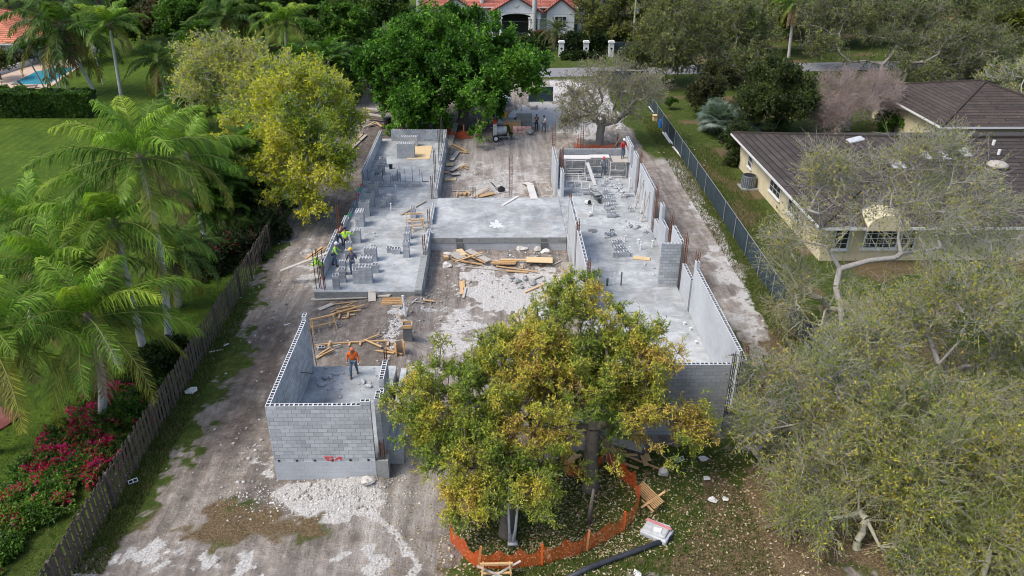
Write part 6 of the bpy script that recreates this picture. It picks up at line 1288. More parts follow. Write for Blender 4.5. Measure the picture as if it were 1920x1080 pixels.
def tree_data(lobes, base, fork, npts, seed, pal, wts, leaf=(.16, .07), ntw=8, tl=.7, lpt=9, sub=2, trunk_r=.3, shell=.45, droop=0., spread=.8, twig_r=.012, tk=.35, leaf_along=True, inner=.3, lscale=.6, wob=.15, upb=.35, low=-.75, clus=6, tight=.2):
    r = np.random.RandomState(seed); base = np.array(base, float); fork = np.array(fork, float); pts = lobe_points(lobes, npts, r, shell, low, clus, tight)
    pts[:, 2] = np.maximum(pts[:, 2], base[2]+.25)
    nodes, par, term = skeleton(base, fork, pts, r, tk, wob=wob)
    cnt = np.zeros(len(nodes)); cnt[term] += 1
    for i in range(len(nodes)-1, 0, -1): cnt[par[i]] += cnt[i]
    rad = np.maximum(.014, trunk_r*(cnt/cnt[0])**.54); rad[0] *= 1.25
    i = np.arange(1, len(nodes)); big = rad[i] > .06; p0, p1, r0, r1 = nodes[par[i]], nodes[i], np.minimum(rad[par[i]], rad[i]*1.5), rad[i]
    Vs = []; Fs = []; off = 0
    for msk, n in ((big, 7), (~big, 4)):
        if msk.any():
            v, f = tubes_np(p0[msk], p1[msk]+unit(p1-p0)[msk]*.01, r0[msk], r1[msk], n); Vs.append(v); Fs.append(f+off); off += len(v)
    thin = np.where(cnt <= max(6, npts*.04))[0]; thin = thin[thin > 4]
    st = np.concatenate([np.repeat(term, ntw), r.choice(thin, int(len(term)*ntw*inner))]); n = len(st); S = nodes[st]; pd = unit(S-nodes[par[st]])
    cen = pts.mean(0); outd = unit(S-cen); D = unit(pd*.5+outd*spread*.5+r.randn(n, 3)*spread+np.array([0, 0, upb-droop])); ln = tl*r.uniform(.45, 1.15, n)
    E_ = S+D*ln[:, None]+np.array([0, 0, -droop*.3])*ln[:, None]; v, f = tubes_np(S, E_, np.full(n, twig_r), np.full(n, twig_r*.6), 3); Vs.append(v); Fs.append(f+off); off += len(v)
    tips, dirs, lens = [E_], [D], [ln]
    if sub:
        k = np.repeat(np.arange(n), sub); t = r.uniform(.35, .95, len(k)); S2 = S[k]+(E_-S)[k]*t[:, None]; D2_ = unit(D[k]+r.randn(len(k), 3)*.75); l2 = ln[k]*r.uniform(.35, .75, len(k))
        E2 = S2+D2_*l2[:, None]; v, f = tubes_np(S2, E2, np.full(len(k), twig_r*.7), np.full(len(k), twig_r*.4), 3); Vs.append(v); Fs.append(f+off); off += len(v); tips.append(E2); dirs.append(D2_); lens.append(l2)
    T_ = np.concatenate(tips); Dd = np.concatenate(dirs); Ln = np.concatenate(lens); m = int(len(T_)*lpt)
    k = r.randint(0, len(T_), m); back_ = r.rand(m)**(1.0 if leaf_along else 2.5)*Ln[k]*(.75 if leaf_along else .35)
    c0 = T_[k]-Dd[k]*back_[:, None]; t = unit(Dd[k]*.5+r.randn(m, 3)*.7+np.array([0, 0, -.12-droop])); L = leaf[0]*r.uniform(.6, 1.3, m); W_ = leaf[1]*r.uniform(.7, 1.3, m)
    nrm = unit(r.randn(m, 3)*.6+np.array([0, 0, .9])); LV = leaves_np(c0+t*L[:, None]*.5, t, nrm, L, W_); LC = np.repeat(palette_cols(c0, pal, wts, r, lscale, seed), 4, 0)
    return np.concatenate(Vs), np.concatenate(Fs), LV, np.arange(len(LV)).reshape(-1, 4), LC
def tree(name, label, cat, lobes, base, fork, npts, seed, pal, wts, bark='bark_grey', group=None, **kw):
    V, F, LV, LF, LC = tree_data(lobes, base, fork, npts, seed, pal, wts, **kw); base = np.array(base, float)
    t = thing(name, label, cat, base, group); npmesh('trunk' if 'tree' in name else 'stem', V-base, [F], M[bark], t); npmesh('crown' if 'tree' in name else 'foliage', LV-base, [LF], M['leaf'], t, LC); return t
def plobe(px, py, rx, ry, Y, dep=1.0):  # crown lobe from its outline in the photo at a chosen distance
    c = atY(px, py, Y); m = mpp(c); return (c[0], c[1], c[2], rx*m, rx*m*dep, ry*m*1.05)
GRN = [(.035,.085,.008),(.055,.13,.012),(.085,.185,.018),(.13,.24,.03)]
# --- the two yellowing trees in the foreground
YEL = [(.18,.27,.036),(.32,.36,.052),(.49,.47,.062),(.63,.52,.075),(.55,.36,.11)]; YW = [2.8, 3.4, 3.2, 1.4, .6]
bA = g(950, 1003); bB = g(1106, 918)
tree('broadleaf_tree', 'yellow green tree with a forked dark trunk, left of the two inside the orange netting', 'tree',
     [plobe(850,745,110,85,26.5),plobe(960,700,110,75,27.5),plobe(805,825,68,60,25.5),plobe(890,860,90,60,24.6),plobe(980,810,90,80,25.5),plobe(975,915,75,45,23.6),plobe(880,920,60,45,23.8)], bA, bA+[.0,.6,2.6], 440, 11, YEL, YW, 'bark_dark', clus=2.2, tight=.18, leaf=(.145,.045), ntw=8, tl=.55, lpt=7.6, sub=2, trunk_r=.30, shell=.42, inner=.35, lscale=.8)
tree('broadleaf_tree', 'yellow orange tree with a pale furrowed trunk, right of the two inside the orange netting', 'tree',
     [plobe(1090,600,85,75,29.5),plobe(1010,640,90,70,29.5),plobe(1170,670,95,80,29),plobe(1080,720,120,80,28),plobe(1220,770,95,60,27.5),plobe(1120,810,100,50,27),plobe(1290,800,60,42,27),plobe(1000,740,60,60,28)], bB, bB+[.05,.5,3.0], 520, 12, YEL, [2.4,3.2,3.0,1.6,1.4], 'bark_dark', clus=2.2, tight=.18, leaf=(.145,.045), ntw=8, tl=.55, lpt=6.8, sub=2, trunk_r=.32, shell=.42, inner=.35, lscale=.8)
P = bA+[.18, -.42, 0]; mb = MB(P)
for s_ in (-.08, .16): mb.tube([P+[s_*.3, -.02, .02], P+[s_, .05, .6], P+[s_*1.6, .2, 1.9]], [.13, .06, .05], 6)
mb.obox(P+[.05, -.1, .06], (.2, 0, 0), (0, .12, 0), (0, 0, .05)); tag(mb.build('plastic_strips', M['wrap'], smooth=True), 'pale plastic strips hanging against the left yellow tree trunk', 'plastic sheet')
P = g(1104, 982); tt = thing('broken_stump', 'thin bare stem standing between the netting and the rear trunk', 'stump', P); mb = MB(); mb.tube([(0,0,0),(.05,.05,.9),(.12,.1,1.8)], [.12,.09,.05], 6); mb.build('stem', M['bark_dark'], tt, smooth=True)
# --- big green tree at the back, bare tree, yellow tree
b0 = g(866, 236)
tree('broadleaf_tree', 'wide dense bright green tree at the back of the building site', 'tree', [plobe(760,140,80,70,84),plobe(850,100,100,65,86),plobe(950,128,80,50,87),plobe(850,170,140,55,82),plobe(760,190,60,35,81),plobe(970,150,62,42,83),plobe(730,105,50,40,86),plobe(860,55,45,28,89),plobe(800,65,50,35,89),plobe(790,215,55,22,80),plobe(850,195,55,18,80)],
     b0, b0+[.3,.5,3.2], 540, 13, [(.034,.10,.008),(.06,.165,.013),(.10,.24,.022),(.16,.31,.04)], [2.6,3,2.4,1.1], 'bark_dark', clus=2.6, leaf=(.38,.21), ntw=8, tl=1.1, lpt=6.0, sub=2, trunk_r=.6, shell=.36, inner=.35, lscale=.45, upb=.45)
b0 = at(1122, 272)
tree('bare_tree', 'nearly leafless grey tree with forked trunk behind the right wing', 'tree', [plobe(1130,165,75,45,77),plobe(1075,190,42,28,76.5),plobe(1190,170,55,42,77.5),plobe(1130,210,85,25,76.5),plobe(1215,150,30,30,78),plobe(1060,225,30,10,76)], b0, b0+[.2,0,2.2], 330, 14,
     [(.24,.235,.10),(.33,.30,.15),(.19,.21,.08)], [3,2,2], 'bark_oak', clus=4, leaf=(.18,.09), ntw=6, tl=1.1, lpt=1.5, sub=2, trunk_r=.42, shell=.5, inner=.4, twig_r=.011, tk=.2)
YG = [(.17,.25,.018),(.33,.38,.022),(.50,.50,.03),(.60,.56,.05)]
b0 = np.array([-14.6, 60.5, 0])
tree('yellow_tree', 'yellow leaved tree overhanging the left wing, nearer of two', 'tree', [plobe(540,190,75,75,62),plobe(620,200,55,60,61),plobe(560,260,100,60,59),plobe(640,250,40,45,60),plobe(600,320,60,45,57),plobe(520,330,55,45,57),plobe(560,370,55,30,56),plobe(600,150,45,40,63),plobe(640,310,22,18,57),plobe(480,330,40,40,58),plobe(450,250,45,45,64)], b0, b0+[-.5,0,2.6], 430, 15, YG, [2.2,3,3,1.4], 'bark_pale',
     clus=3.5, leaf=(.23,.11), ntw=8, tl=.9, lpt=4.6, sub=2, trunk_r=.35, shell=.42, inner=.35, lscale=.35, upb=.5)
b0 = np.array([-20.5, 70.5, 0])
tree('yellow_tree', 'pale twiggy yellow tree behind the other yellow one', 'tree', [plobe(420,140,75,55,71),plobe(480,125,60,45,72),plobe(400,180,55,40,70),plobe(470,180,75,50,70),plobe(440,110,40,30,72)], b0, b0+[.5,0,3.2], 340, 16, [(.31,.35,.04),(.45,.45,.05),(.50,.47,.10),(.20,.29,.035)], [2,3,2,1.5], 'bark_pale',
     leaf=(.26,.11), ntw=7, tl=1.2, lpt=3.0, sub=2, trunk_r=.35, shell=.45, inner=.4, upb=.7, twig_r=.014)
# --- grey twiggy trees in the right foreground and beside the cream house
OLV = [(.16,.21,.028),(.25,.285,.038),(.38,.36,.045),(.50,.40,.055),(.10,.15,.023)]; OW = [3,3,2,1,2]
def twiggy(label, lobes, base, fork, n, seed, lpt=1.5, bark='bark_olive', **kw):
    a = dict(clus=6.5, leaf=(.14,.058), ntw=7, tl=1.15, lpt=lpt*1.3, sub=3, trunk_r=.2, shell=.5, inner=.35, twig_r=.009, tk=.2, upb=.35, lscale=.5, wob=.2); a.update(kw)
    return tree('twiggy_tree', label, 'tree', lobes, base, fork, n, seed, OLV, OW, bark, None, **a)
b0 = np.array([18.9, 36.6, 0]); twiggy('tall grey twiggy tree with several trunks in front of the cream house', [plobe(1640,400,90,80,39),plobe(1740,380,100,90,39),plobe(1840,420,80,70,38.5),plobe(1540,440,70,60,38.5),plobe(1720,300,60,40,40),plobe(1560,330,45,60,40),plobe(1850,500,70,40,37)], b0, b0+[.4,0,1.2], 270, 21, 1.6, 'bark_grey', trunk_r=.17, tl=1.3, clus=5)
b0 = np.array([13.5, 33.8, 0]) ; b0 = at(1545, 640); twiggy('grey twiggy tree overhanging the green screened fence', [plobe(1480,500,60,50,39.5),plobe(1560,560,80,45,38),plobe(1460,570,50,50,38.5),plobe(1540,605,80,40,37)], b0, b0+[-.2,0,2.2], 80, 22, .9, trunk_r=.22)
b0 = np.array([21.5, 31.0, 0]); twiggy('olive twiggy tree with a long pale stem at the right edge', [plobe(1800,590,100,75,31.5),plobe(1880,640,75,85,30.5),plobe(1700,620,90,65,31.5),plobe(1840,720,90,65,29.5)], b0, b0+[-.6,0,2.2], 290, 23, 2.4, 'bark_grey')
b0 = np.array([14.8, 27.5, 0]); twiggy('olive twiggy tree standing in front of the right wing corner', [plobe(1520,700,95,70,29),plobe(1610,660,85,60,30),plobe(1460,790,70,65,27.5),plobe(1570,800,95,60,27.5),plobe(1650,750,80,60,28.5)], b0, b0+[.3,0,2.0], 300, 24, 2.2, 'bark_grey', trunk_r=.17)
b0 = np.array([18.5, 24.2, 0]); twiggy('olive twiggy tree filling the lower right of the photo', [plobe(1760,820,110,70,25.5),plobe(1860,880,90,80,24.5),plobe(1680,900,90,70,24.5),plobe(1800,980,110,60,23.3),plobe(1640,830,70,60,25.5)], b0, b0+[-.5,.2,2.0], 340, 25, 2.6, trunk_r=.15)
b0 = np.array([14.6, 22.8, 0]); twiggy('sparse twiggy sapling at the bottom right above brown grass', [plobe(1540,900,80,55,24.5),plobe(1600,980,85,55,23.3),plobe(1500,980,55,45,23.3),plobe(1700,1040,80,35,22.3)], b0, b0+[.2,.2,1.4], 150, 26, 1.4, trunk_r=.14, tl=.95)
b0 = np.array([18.5, 20.8, 0]); twiggy('twiggy tree cut by the bottom right corner of the photo', [plobe(1860,1030,80,50,22),plobe(1780,1075,90,30,21.4),plobe(1900,960,50,50,23)], b0, b0+[.1,.3,1.6], 260, 27, 2.6, trunk_r=.12)
# --- oaks and thickets at upper right
OAK = [(.10,.125,.034),(.165,.185,.05),(.23,.24,.075),(.085,.135,.024)]; OKW = [3,3,2,2]
def oak(label, lobes, base, fork, n, seed, pal=OAK, wts=OKW, bark='bark_oak', **kw):
    a = dict(leaf=(.34,.15), ntw=8, tl=1.5, lpt=4.4, sub=2, trunk_r=.24, shell=.42, inner=.35, twig_r=.018, lscale=.3, tk=.25); a.update(kw); return tree('oak_tree', label, 'tree', lobes, base, fork, n, seed, pal, wts, bark, None, **a)
b0 = at(1352, 168); oak('large grey green oak with pale multiple trunks behind the driveway fence', [plobe(1290,70,85,60,104),plobe(1370,60,90,65,106),plobe(1260,115,60,35,102),plobe(1420,90,60,55,104),plobe(1340,110,80,35,101),plobe(1350,10,90,40,108),plobe(1220,95,40,40,103),plobe(1255,30,60,40,107)], b0, b0+[.2,0,2.8], 380, 31)
b0 = at(1160, 90); oak('yellow green tree behind the white gate pillars', [plobe(1150,35,55,40,128),plobe(1215,45,50,45,126),plobe(1120,60,30,25,127),plobe(1180,5,60,30,130)], b0, b0+[0,0,2.5], 200, 32, [(.05,.075,.012),(.10,.125,.02),(.16,.17,.03)], [2,3,2], lpt=4.5, leaf=(.42,.2))
b0 = at(1645, 158); oak('spreading dark green oak with bare grey limbs behind the cream house', [plobe(1600,60,85,50,110),plobe(1690,50,85,55,110),plobe(1560,100,55,30,107),plobe(1740,90,60,40,108),plobe(1640,15,90,40,113),plobe(1530,40,50,45,111)], b0, b0+[.2,0,2.6], 330, 33, lpt=2.6)
b0 = at(1690, 165); oak('oak with a leaning twin trunk just behind the mossy roof', [plobe(1740,110,70,40,103),plobe(1800,95,60,45,104),plobe(1690,125,50,30,102),plobe(1850,120,50,40,103)], b0, b0+[.4,0,3.2], 220, 34, lpt=2.2)
b0 = at(1800, 70); oak('tall oak at the top right with a grey crown', [plobe(1780,25,70,40,132),plobe(1850,40,60,45,130),plobe(1720,15,60,35,134)], b0, b0+[0,0,3], 220, 35)
b0 = at(1890, 175); oak('pale green feathery thicket tree at the right edge', [plobe(1880,60,55,60,118),plobe(1900,130,45,60,112),plobe(1860,110,35,45,114),plobe(1890,10,50,40,122)], b0, b0+[0,0,2], 280, 36, [(.17,.20,.07),(.12,.155,.04),(.22,.23,.10),(.20,.24,.03)], [3,3,2,1], lpt=4, upb=.9)
b0 = at(1560, 60); oak('dark oak on the skyline above the far road', [plobe(1540,10,70,40,140),plobe(1470,20,60,45,138),plobe(1420,15,60,40,140)], b0, b0+[0,0,3], 220, 37)
b0 = at(1890, 255); twiggy('bare branched grey tree beside the mossy roof at right', [plobe(1860,180,50,45,86),plobe(1900,150,40,50,87),plobe(1840,215,40,30,84),plobe(1900,220,30,40,84)], b0, b0+[0,0,2.2], 180, 38, 1.4, 'bark_pale', leaf=(.25,.12), twig_r=.018)
b0 = at(1590, 245); tree('bare_bush', 'large pinkish brown leafless bush behind the dark roof', 'bush', [plobe(1590,190,65,42,81),plobe(1560,220,45,25,80),plobe(1640,190,45,35,82)], b0, b0+[0,0,.8], 240, 39, [(.36,.25,.20),(.30,.23,.19)], [2,1], 'bark_pink', leaf=(.14,.06), ntw=10, tl=1.3, lpt=.6, sub=3, trunk_r=.2, shell=.5, inner=.5, twig_r=.013, upb=.7)
# --- green shrubs
def shrub(label, lobes, base, seed, pal=GRN, wts=(2,3,2,1), n=110, name='shrub', cat='shrub', **kw):
    base = np.array([np.mean([l[0] for l in lobes]), np.mean([l[1] for l in lobes]), 0.]); a = dict(leaf=(.2,.1), ntw=8, tl=.5, lpt=5, sub=2, trunk_r=.08, shell=.4, inner=.3, lscale=.9, low=-.4); a.update(kw); return tree(name, label, cat, lobes, base, base+[0,0,.35], n, seed, pal, wts, 'bark_dark', None, **a)
for i, (lb, lob, b_, kw) in enumerate([
    ('dark green shrub mass right of the silver palmetto', [plobe(1450,170,55,50,83),plobe(1430,215,45,35,78),plobe(1490,200,40,45,80)], at(1440, 245), dict(n=260, tl=1.0, leaf=(.32,.15), pal=[(.030,.050,.010),(.055,.08,.015),(.09,.11,.02)], wts=(3,3,1))),
    ('olive shrub left of the silver palmetto', [plobe(1320,185,35,30,88),plobe(1350,150,30,25,92)], at(1325, 215), dict(n=130, tl=.9, leaf=(.3,.14), pal=[(.045,.055,.015),(.085,.09,.03)], wts=(2,1))),
    ('dark shrub at the north west corner of the cream house', [plobe(1380,270,28,40,73),plobe(1375,310,18,25,71)], at(1380, 325), dict(n=130, tl=.6, pal=[(.025,.05,.01),(.05,.08,.015)], wts=(2,1))),
    ('green shrub against the cream gable wall', [plobe(1668,225,25,18,82),plobe(1690,228,18,14,82)], at(1670, 245), dict(n=80, leaf=(.3,.14))),
    ('lush shrub beside the mossy roof at right edge', [plobe(1870,250,40,25,82),plobe(1905,270,25,25,80)], at(1880, 275), dict(n=120, tl=.8, leaf=(.32,.15))),
    ('bright green shrub at the right end of the far road', [plobe(1830,115,25,25,116),plobe(1850,85,25,22,118)], at(1840, 140), dict(n=90, leaf=(.45,.22), pal=[(.11,.16,.02),(.16,.2,.025)], wts=(1,1))),
    ('dark thicket right of the far road', [plobe(1790,130,55,25,108),plobe(1850,150,40,25,104)], at(1800, 155), dict(n=140, tl=1.0, leaf=(.4,.18), pal=[(.025,.04,.01),(.05,.065,.018)], wts=(2,1))),
    ('dark roadside shrub below the gate pillars', [plobe(1075,112,28,10,121),plobe(1120,112,20,9,121)], at(1080, 118), dict(n=80, leaf=(.4,.2), pal=[(.02,.04,.008),(.04,.07,.015)], wts=(2,1))),
    ('dark tall hedge bush behind the left and middle gate pillars', [plobe(1075,88,25,18,125),plobe(1118,90,22,18,125)], at(1090, 100), dict(n=130, leaf=(.45,.2), tl=.9, pal=[(.016,.032,.008),(.03,.055,.012)], wts=(2,1))),
    ('dark tall hedge bush behind the right gate pillar', [plobe(1160,88,25,18,125),plobe(1200,92,22,16,124)], at(1170, 100), dict(n=120, leaf=(.45,.2), tl=.9, pal=[(.016,.032,.008),(.03,.055,.012)], wts=(2,1))),
    ('dark hedge left of the date palm before the far house', [plobe(1000,92,30,12,127),plobe(960,95,35,12,126)], at(985, 103), dict(n=120, leaf=(.42,.2), tl=.9, pal=[(.02,.045,.008),(.045,.085,.014)], wts=(2,1))),
    ('green bush at the far road left of the pillars', [plobe(1015,118,22,10,119)], at(1015, 124), dict(n=60, leaf=(.42,.2), pal=[(.025,.05,.01),(.06,.10,.018)], wts=(2,1))),
    ('reddish leaved shrub at the house porch', [plobe(1015,75,18,10,132)], at(1015, 82), dict(n=50, leaf=(.35,.15), pal=[(.08,.11,.02),(.28,.06,.06)], wts=(3,1))),
    ('olive hedge bush on the far verge right of the screen', [plobe(1225,105,35,14,116),plobe(1180,118,25,10,115)], at(1215, 118), dict(n=110, leaf=(.4,.18), pal=[(.055,.07,.015),(.09,.10,.03)], wts=(2,1))),
    ('small shrub at the left end of the pool terrace hedge', [plobe(38,172,8,5,98)], at(38, 176), dict(n=26)), ('round shrub beside the pool lounge chair', [plobe(8,172,6,4,98)], at(8, 175), dict(n=26)),
    ('dark shrub behind the pool terrace wall', [plobe(15,125,35,25,116),plobe(5,85,25,25,120)], at(10, 145), dict(n=140, tl=1.0, leaf=(.35,.15), pal=[(.05,.055,.03),(.09,.095,.05)], wts=(2,1))),
    ('dark green bush under the yellow tree beside the fence', [plobe(470,390,45,40,57),plobe(500,430,30,25,54)], at(480, 440), dict(n=150, tl=.6, pal=[(.015,.032,.006),(.03,.055,.010)], wts=(2,1))),
    ('dark hedge behind the fence with a few red flowers', [plobe(440,480,50,45,51),plobe(390,500,40,40,49),plobe(470,470,25,30,53)], at(430, 520), dict(n=220, tl=.6, leaf=(.22,.1), pal=[(.014,.03,.006),(.03,.055,.010),(.30,.012,.05)], wts=(6,3,.25))),
    ('leafy green bush at the fence below the palm trunks', [plobe(290,680,30,30,36.5),plobe(265,715,35,30,35)], at(285, 735), dict(n=130, pal=[(.03,.06,.008),(.06,.10,.012),(.12,.15,.02)], wts=(3,3,1))),
    ('small plant at the foot of the tall pale palm trunk', [plobe(322,655,16,14,38)], at(322, 668), dict(n=40, pal=[(.03,.06,.01),(.08,.11,.02)], wts=(2,1))),
    ]):
    shrub(lb, lob, b_, 100+i, **kw)
# bougainvillea along the near part of the wooden fence
BG = [(.045,.11,.012),(.085,.18,.018),(.14,.26,.028),(.58,.015,.09),(.60,.035,.25)]
for i, (lb, lob, b_, wts) in enumerate([
    ('bougainvillea with the purplest flowers near the front palm trunk', [plobe(206,777,42,45,33),plobe(241,762,28,37,33.5)], at(185, 835), (2,2.4,1,1.6,1.6)),
    ('dark green bougainvillea with few flowers by the fence middle', [plobe(261,792,38,51,32.3),plobe(288,752,26,41,33.5)], at(230, 845), (4,3,1,.3,.1)),
    ('bougainvillea with a loose red flower head over the lawn', [plobe(141,842,48,47,30.3),plobe(194,832,38,49,30.6)], at(130, 905), (2.6,2.4,1,1.6,.4)),
    ('bougainvillea with the widest crimson flower band', [plobe(121,897,62,45,28.6),plobe(191,885,38,49,29)], at(110, 965), (2,1.8,.8,2.6,.6)),
    ('bougainvillea mostly green at the bottom left corner', [plobe(71,982,75,59,26.2),plobe(136,952,34,49,27),plobe(36,1042,55,54,25)], at(60, 1055), (2.2,3.4,2.4,.5,.1)),
    ('bougainvillea clump right behind the fence at lower left', [plobe(176,922,28,49,28)], at(135, 985), (4,2.4,.6,1.1,.2))]):
    shrub(lb, lob, b_, 140+i, BG, wts, 190, 'bougainvillea', 'flowering shrub', leaf=(.13,.075), tl=.42, lpt=6.5, lscale=1.5)
shrub('green bougainvillea cut by the bottom edge at the fence end', [plobe(50,1050,50,45,24.4),plobe(20,1090,60,40,23.4),plobe(85,1030,25,30,25)], (0,0,0), 149, BG, (2.2,3.4,2.4,.5,.1), 170, 'bougainvillea', 'flowering shrub', leaf=(.13,.075), tl=.42, lpt=6.5, lscale=1.5)
# clipped hedge
P = at(-60, 222); Q_ = at(172, 222); r = np.random.RandomState(9); n = 16000; L = np.linalg.norm(Q_-P); u = r.rand(n)*L; face = r.rand(n)
vv = np.where(face < .45, r.uniform(0, .12, n), r.uniform(0, 2.6, n)); zz = np.where(face < .45, r.uniform(.05, 2.75, n), 2.6+r.uniform(-.12, .15, n)); dd = (Q_-P)/L; nn = np.array([-dd[1], dd[0], 0])
zz += .06*np.sin(u*1.7)+.05*np.sin(u*4.1); c0 = P[None]+dd*u[:, None]+nn*vv[:, None]; c0[:, 2] = zz; t_ = unit(r.randn(n, 3)); nr = unit(r.randn(n, 3)*.7+np.where((face < .45)[:, None], -nn, np.array([0, 0, 1.])))
LV = leaves_np(c0, t_, nr, .32*r.uniform(.6, 1.3, n), .2*r.uniform(.6, 1.3, n)); hd_ = thing('clipped_hedge', 'long clipped dark green hedge between the pool lawn and the near lawn', 'hedge', P)
npmesh('foliage', LV-P, [np.arange(4*n).reshape(-1, 4)], M['leaf'], hd_, np.repeat(palette_cols(c0, [(.02,.055,.006),(.035,.085,.010),(.06,.12,.014)], [2,3,1.4], r, .8, 3), 4, 0))
mb = MB(P)
for k in range(24):
    a_ = P+dd*L*k/24+nn*1.3; mb.tube([a_, a_+[0, 0, 2.2]], .06, 5)
mb.o = P; mb.build('stem', M['bark_dark'], hd_)
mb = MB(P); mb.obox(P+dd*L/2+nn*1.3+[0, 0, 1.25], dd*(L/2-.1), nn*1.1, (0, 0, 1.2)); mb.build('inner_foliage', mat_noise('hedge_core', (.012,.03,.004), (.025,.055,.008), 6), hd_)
# ------------------------------------------------------------------ palms
def frond(r, az, el, L, droop, nl=46, ll=.85, lw=.045, cols=None, hang=.6, twist=0., fold=.5):
    """feather leaf: arching midrib with two rows of two-piece leaflets. returns verts, quads, colours, rib segments"""
    m = 12; s_ = np.linspace(0, 1, m+1); ang = el-droop*s_**1.5; dx = np.cos(ang)*L/m; dz = np.sin(ang)*L/m
    x = np.concatenate([[0], np.cumsum(dx[:-1])]); z = np.concatenate([[0], np.cumsum(dz[:-1])]); side = twist*L*s_**2
    ca, sa = math.cos(az), math.sin(az); P = np.stack([x*ca-side*sa, x*sa+side*ca, z], 1)
    t = np.linspace(.10, .995, nl); idx = t*m; i0 = np.minimum(idx.astype(int), m-1); fr = idx-i0; C = P[i0]*(1-fr)[:, None]+P[i0+1]*fr[:, None]; T_ = unit(P[i0+1]-P[i0])
    S_ = unit(np.cross(T_, np.array([0, 0, 1.]))); U = unit(np.cross(S_, T_)); lens = ll*np.sin(PI*(t*.86+.10))**.7*r.uniform(.85, 1.1, nl)
    V = []; C_ = []
    for sg in (-1, 1):
        k = 1.05+.15*r.randn(nl); d1 = unit(S_*sg*1.0+.18*r.randn(nl, 3)+T_*k[:, None]+U*(fold*r.uniform(.3, 1, nl))[:, None]+np.array([0, 0, -.25*hang])); d2 = unit(d1*.7+np.array([0, 0, -1.])*hang*r.uniform(.6, 1.3, nl)[:, None]+T_*.25)
        mid = C+d1*(lens*.5)[:, None]; tip = mid+d2*(lens*.5)[:, None]; w_ = T_*lw/2
        V.append(np.stack([C-w_*.7, C+w_*.7, mid+w_, mid-w_, mid-w_, mid+w_, tip+w_*.2, tip-w_*.2], 1).reshape(-1, 3))
        cc = np.array(cols[0])*(1-t)[:, None]+np.array(cols[1])*t[:, None]; cc = cc*(1+.30*r.randn(nl))[:, None].clip(.4, 1.8); C_.append(np.repeat(cc, 8, 0))  # darker towards the frond base: inner crown shade put into the leaflet colour
    return np.concatenate(V), np.concatenate(C_), P
def palm_mesh(seed, nf, L, pal, dead=2, nl=46, ll=.85, lw=.045, el0=1.45, el1=-.55, droop=(1.0, 1.9), hang=.6, rib=.035, fold=.5):
    r = np.random.RandomState(seed); Vs = []; Cs = []; p0 = []; p1 = []; rr_ = []; ga = 2.39996
    for i in range(nf+dead):
        s_ = i/max(1, nf-1); d_ = i >= nf; el = lerp(el0, el1, min(1, s_)**.85)+r.uniform(-.12, .12) if not d_ else -.9+r.uniform(-.2, .2)
        Lf = L*(.62+.38*min(1, s_*3))*r.uniform(.88, 1.06)*(.8 if d_ else 1); yl = r.uniform(-.35, .32); c = pal['dead'] if d_ else (pal['new'] if s_ < .3 else (pal['mid'] if s_ < .78 else pal['old']))
        v, cc, P = frond(r, i*ga+r.uniform(-.2, .2), el, Lf, r.uniform(*droop) if not d_ else .7, nl, ll, lw, c, hang if not d_ else 1.1, r.uniform(-.12, .12), fold)
        cc = cc*np.array([1+.45*yl, 1+.12*yl, 1-.2*yl]); Vs.append(v); Cs.append(cc); p0.append(P[:-1]); p1.append(P[1:]); rr_.append(np.linspace(rib, rib*.3, len(P)-1))
    V = np.concatenate(Vs); F = np.arange(len(V)).reshape(-1, 4); p0 = np.concatenate(p0); p1 = np.concatenate(p1); rr_ = np.concatenate(rr_)
    rv, rf = tubes_np(p0, p1, rr_, rr_*.9, 4); C = np.concatenate(Cs+[np.tile(np.array([pal['rib']]), (len(rv), 1))]); return npmesh('fronds', np.concatenate([V, rv]), [F, rf+len(V)], M['leaf'], None, C, link=False)
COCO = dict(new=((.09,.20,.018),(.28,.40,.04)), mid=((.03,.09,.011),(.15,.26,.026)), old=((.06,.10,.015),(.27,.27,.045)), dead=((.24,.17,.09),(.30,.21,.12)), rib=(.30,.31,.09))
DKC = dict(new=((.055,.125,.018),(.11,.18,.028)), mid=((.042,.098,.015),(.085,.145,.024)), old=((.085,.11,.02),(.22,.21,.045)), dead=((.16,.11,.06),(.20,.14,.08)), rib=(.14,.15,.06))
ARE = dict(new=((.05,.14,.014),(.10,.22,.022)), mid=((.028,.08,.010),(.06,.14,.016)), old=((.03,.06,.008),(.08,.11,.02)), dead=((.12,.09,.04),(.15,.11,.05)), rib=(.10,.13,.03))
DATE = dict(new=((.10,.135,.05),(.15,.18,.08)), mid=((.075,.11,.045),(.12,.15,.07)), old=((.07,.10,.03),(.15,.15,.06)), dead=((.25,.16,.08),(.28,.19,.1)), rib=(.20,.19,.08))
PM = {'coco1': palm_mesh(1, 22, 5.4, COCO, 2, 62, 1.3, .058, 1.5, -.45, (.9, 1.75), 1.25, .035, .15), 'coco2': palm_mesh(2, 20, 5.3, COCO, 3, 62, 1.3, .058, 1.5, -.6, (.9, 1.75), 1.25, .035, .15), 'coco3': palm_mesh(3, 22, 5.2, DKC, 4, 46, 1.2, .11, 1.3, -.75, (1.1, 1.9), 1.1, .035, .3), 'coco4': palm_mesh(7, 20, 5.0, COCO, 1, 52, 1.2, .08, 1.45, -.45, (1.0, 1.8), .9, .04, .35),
      'areca': palm_mesh(4, 13, 2.6, ARE, 0, 30, .65, .07, 1.45, .1, (.9, 1.6), .5, .03), 'royal': palm_mesh(5, 18, 3.6, DKC, 0, 34, .8, .07, 1.4, -.5), 'date': palm_mesh(6, 40, 3.4, DATE, 6, 44, .45, .05, 1.45, -.55, (.9, 1.5), .15, .03, 1.0)}
